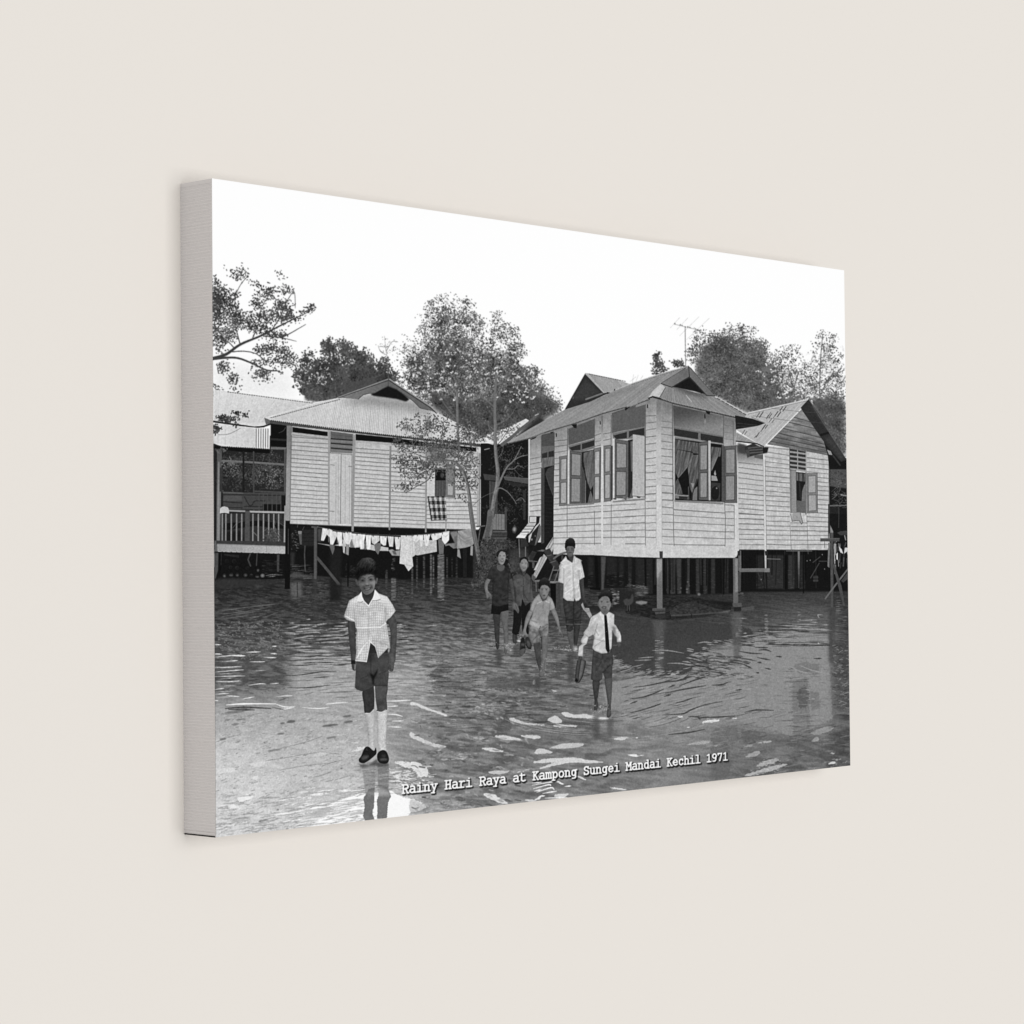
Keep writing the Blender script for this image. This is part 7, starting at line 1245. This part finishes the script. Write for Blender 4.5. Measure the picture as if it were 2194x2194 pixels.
b0, b1 = to_plane(S(60, 537)[0]), to_plane(T(1876, 204)[0]); top = to_plane(S(64, 436)[0])
ADV = (b1[0] - b0[0]) / (len(TXT) - .05); CH = (b0[1] - top[1]) / 9.9
CAPTION = []
for i, ch in enumerate(TXT):
    for st_ in GL.get(ch, ()):
        if st_[0] == 'o':
            _, cx, cy, rx, ry, d0, d1 = st_; t_ = np.radians(np.linspace(d0, d1, max(4, int(abs(d1 - d0) / 22)))); pts = np.stack([cx + rx * np.cos(t_), cy + ry * np.sin(t_)], 1)
        else:
            pts = np.array(st_, float).reshape(-1, 2)
        s_ = i / len(TXT); by = b0[1] + (b1[1] - b0[1]) * s_
        CAPTION.append(np.array([(b0[0] + (i + x / 6.25) * ADV, by - y * CH) for x, y in pts]))
pxs = [np.array([to_px(*p) for p in st_]) for st_ in CAPTION]
pictured('printed_caption', 'white typewriter lettering with a dark shadow'); CUR[0] = -1
for p in pxs:
    line(p + (2.0, 2.4), 4.2, 20, .9, soft=2.5)
for p in pxs:
    line(p + (.9, 1.0), 3.4, 30, .8)
for p in pxs:
    sc_ = np.interp(p[0, 0], [860, 1560], [3.1, 2.5]); CUR[0] = len(PICTURED); line(p, sc_ * 1.06, 254)
# ---- film grain, softness of the enlargement
IMG[:] = blur(IMG, .4); IMG += .42 * (IMG - blur(IMG, 1.7)); IMG[:] = np.clip(IMG, 0, 254)
g1 = blur(RNG.normal(0, 1, IMG.shape).astype(np.float32), .8); g1 /= g1.std()
IMG += g1 * (2.0 + 5.5 * np.clip(IMG / 255, 0, 1) * np.clip((246 - IMG) / 34, 0, 1) * 1.0) * (IMG < 249)
IMG[:] = np.clip(IMG, 3, 254)
# ================================================================== from the painted photograph to the flat print
TW, TH = 2000, 1200
uu, vv_ = np.meshgrid((np.arange(TW) + .5) / TW * FIT[7], (np.arange(TH) + .5) / TH)


def photo_px(u, v):
    w = HMAT[2, 0] * u + HMAT[2, 1] * v + HMAT[2, 2]
    return (HMAT[0, 0] * u + HMAT[0, 1] * v + HMAT[0, 2]) / w - PX0, (HMAT[1, 0] * u + HMAT[1, 1] * v + HMAT[1, 2]) / w - PY0


sx, sy = photo_px(uu, vv_); sx = np.clip(sx - .5, 0, PW - 1.01); sy = np.clip(sy - .5, 0, PH - 1.01)
ix, iy = sx.astype(int), sy.astype(int); fx, fy = (sx - ix).astype(np.float32), (sy - iy).astype(np.float32)
PRINT = (IMG[iy, ix] * (1 - fx) + IMG[iy, ix + 1] * fx) * (1 - fy) + (IMG[iy + 1, ix] * (1 - fx) + IMG[iy + 1, ix + 1] * fx) * fy
img = bpy.data.images.new('printed_ink', TW, TH, alpha=False)
rgba = np.ones((TH, TW, 4), np.float32); rgba[..., :3] = (PRINT[::-1] / 255)[..., None]
img.pixels.foreach_set(rgba.ravel()); img.update(); img.pack()


def ink():
    m, n, l, b = material('print_ink', (.8, .8, .8), .8, .06)
    t = n.new('ShaderNodeTexImage'); t.image = img; t.extension = 'EXTEND'
    u = n.new('ShaderNodeUVMap'); u.uv_map = 'print'
    mx = n.new('ShaderNodeMixRGB'); mx.blend_type = 'MULTIPLY'; mx.inputs[0].default_value = 1; mx.inputs[2].default_value = (.88, .88, .88, 1)
    tc = n.new('ShaderNodeTexCoord'); a = n.new('ShaderNodeTexNoise'); a.inputs['Scale'].default_value = 1100; a.inputs['Detail'].default_value = 2
    bp = n.new('ShaderNodeBump'); bp.inputs['Strength'].default_value = .1; bp.inputs['Distance'].default_value = .0002
    l.new(u.outputs['UV'], t.inputs['Vector']); l.new(t.outputs['Color'], mx.inputs[1]); l.new(mx.outputs[0], b.inputs['Base Color'])
    l.new(tc.outputs['Object'], a.inputs['Vector']); l.new(a.outputs['Fac'], bp.inputs['Height']); l.new(bp.outputs['Normal'], b.inputs['Normal'])
    return m


INK = ink(); X0, X1, Z0, Z1 = -WID / 2, WID / 2, ZC - HGT / 2, ZC + HGT / 2
root = bpy.data.objects.new('canvas_print', None); scene.collection.objects.link(root); root.location = (0, DEP / 2, Z0); root.empty_display_size = .1
root['label'] = 'stretched canvas print of an old black-and-white village photograph, hung on the beige wall'; root['category'] = 'canvas print'
bpy.context.view_layer.update(); PINV = root.matrix_world.inverted()


def part(name, verts, faces, mat, uv=None, label=None, parent=None):
    o = mesh(name, verts, faces, mat, parent or root, uv); o.matrix_parent_inverse = PINV if parent is None else Matrix()
    if label:
        o['label'] = label
    return o


def sheet_uv(vs):
    return [((x - X0) / WID, (z - Z0) / HGT) for x, y, z in vs]


# canvas wrapped round the stretcher: four edges, each a folded strip with a rounded front arris
SIDE = cotton('bare_canvas', (.78, .752, .748), (0, 0, 215)); TOP = cotton('bare_canvas_top', (.78, .752, .748), (215, 0, 0)); NEAR_BLACK, *_ = material('near_black', (.02, .018, .016), .9, .05)
T0 = .0006                      # thickness of the printed face
for sgn in (-1, 1):
    x = sgn * WID / 2; xi = x - sgn * .004
    v, f = box(min(x, xi), max(x, xi), T0, DEP - .00005, Z0 + .004, Z1 - .004); part('wrapped_edge', v, f, SIDE, label='bare greyish canvas edge with fine ribs' if sgn < 0 else None)
    z = Z0 if sgn < 0 else Z1; zi = z - sgn * .0038
    v, f = box(X0 + .0002, X1 - .0002, T0, DEP - .00005, min(z, zi), max(z, zi)); part('wrapped_edge', v, f, TOP)
v, f = box(X0 - .0004, X0 + .004, T0 + .001, DEP - .001, Z0 - .0003, Z0 + .0009); part('dark_edge_strip', v, f, NEAR_BLACK, label='thin dark strip along the lower corner of the edge')  # thin near-black strip set along the lower end of the left edge
# back board that closes the stretcher
v, f = box(X0 + .0045, X1 - .0045, T0 + .002, T0 + .006, Z0 + .0045, Z1 - .0045); part('stretcher_panel', v, f, TOP)
# printed face
v, f = box(X0, X1, 0, T0, Z0, Z1); picture = part('printed_picture', v, f, INK, sheet_uv(v), 'black-and-white photograph printed on the front')
# the things that can be told apart in the picture: flat pieces of the same print, cut along their outlines
CW, CHN = 900, 540
gu, gv = np.meshgrid((np.arange(CW) + .5) / CW * FIT[7], (np.arange(CHN) + .5) / CHN)
px_, py_ = photo_px(gu, gv); GID = IDB[np.clip(py_.astype(int), 0, PH - 1), np.clip(px_.astype(int), 0, PW - 1)]
for num, name, label in PICTURED:
    vs, fs = [], []
    for r in range(CHN):
        row = (GID[r] == num).astype(np.int8)
        if not row.any():
            continue
        d = np.diff(np.r_[0, row, 0]); za, zb = Z1 - r * HGT / CHN, Z1 - (r + 1) * HGT / CHN
        for a0, a1 in zip(np.flatnonzero(d == 1), np.flatnonzero(d == -1)):
            xa, xb = X0 + a0 * WID / CW, X0 + a1 * WID / CW; k = len(vs)
            vs += [(xa, -.00008, za), (xa, -.00008, zb), (xb, -.00008, zb), (xb, -.00008, za)]; fs.append((k, k + 1, k + 2, k + 3))
    if fs:
        part(name, vs, fs, INK, sheet_uv(vs), label, picture)
print('scene built in %.1f s' % (time.time() - t_start))
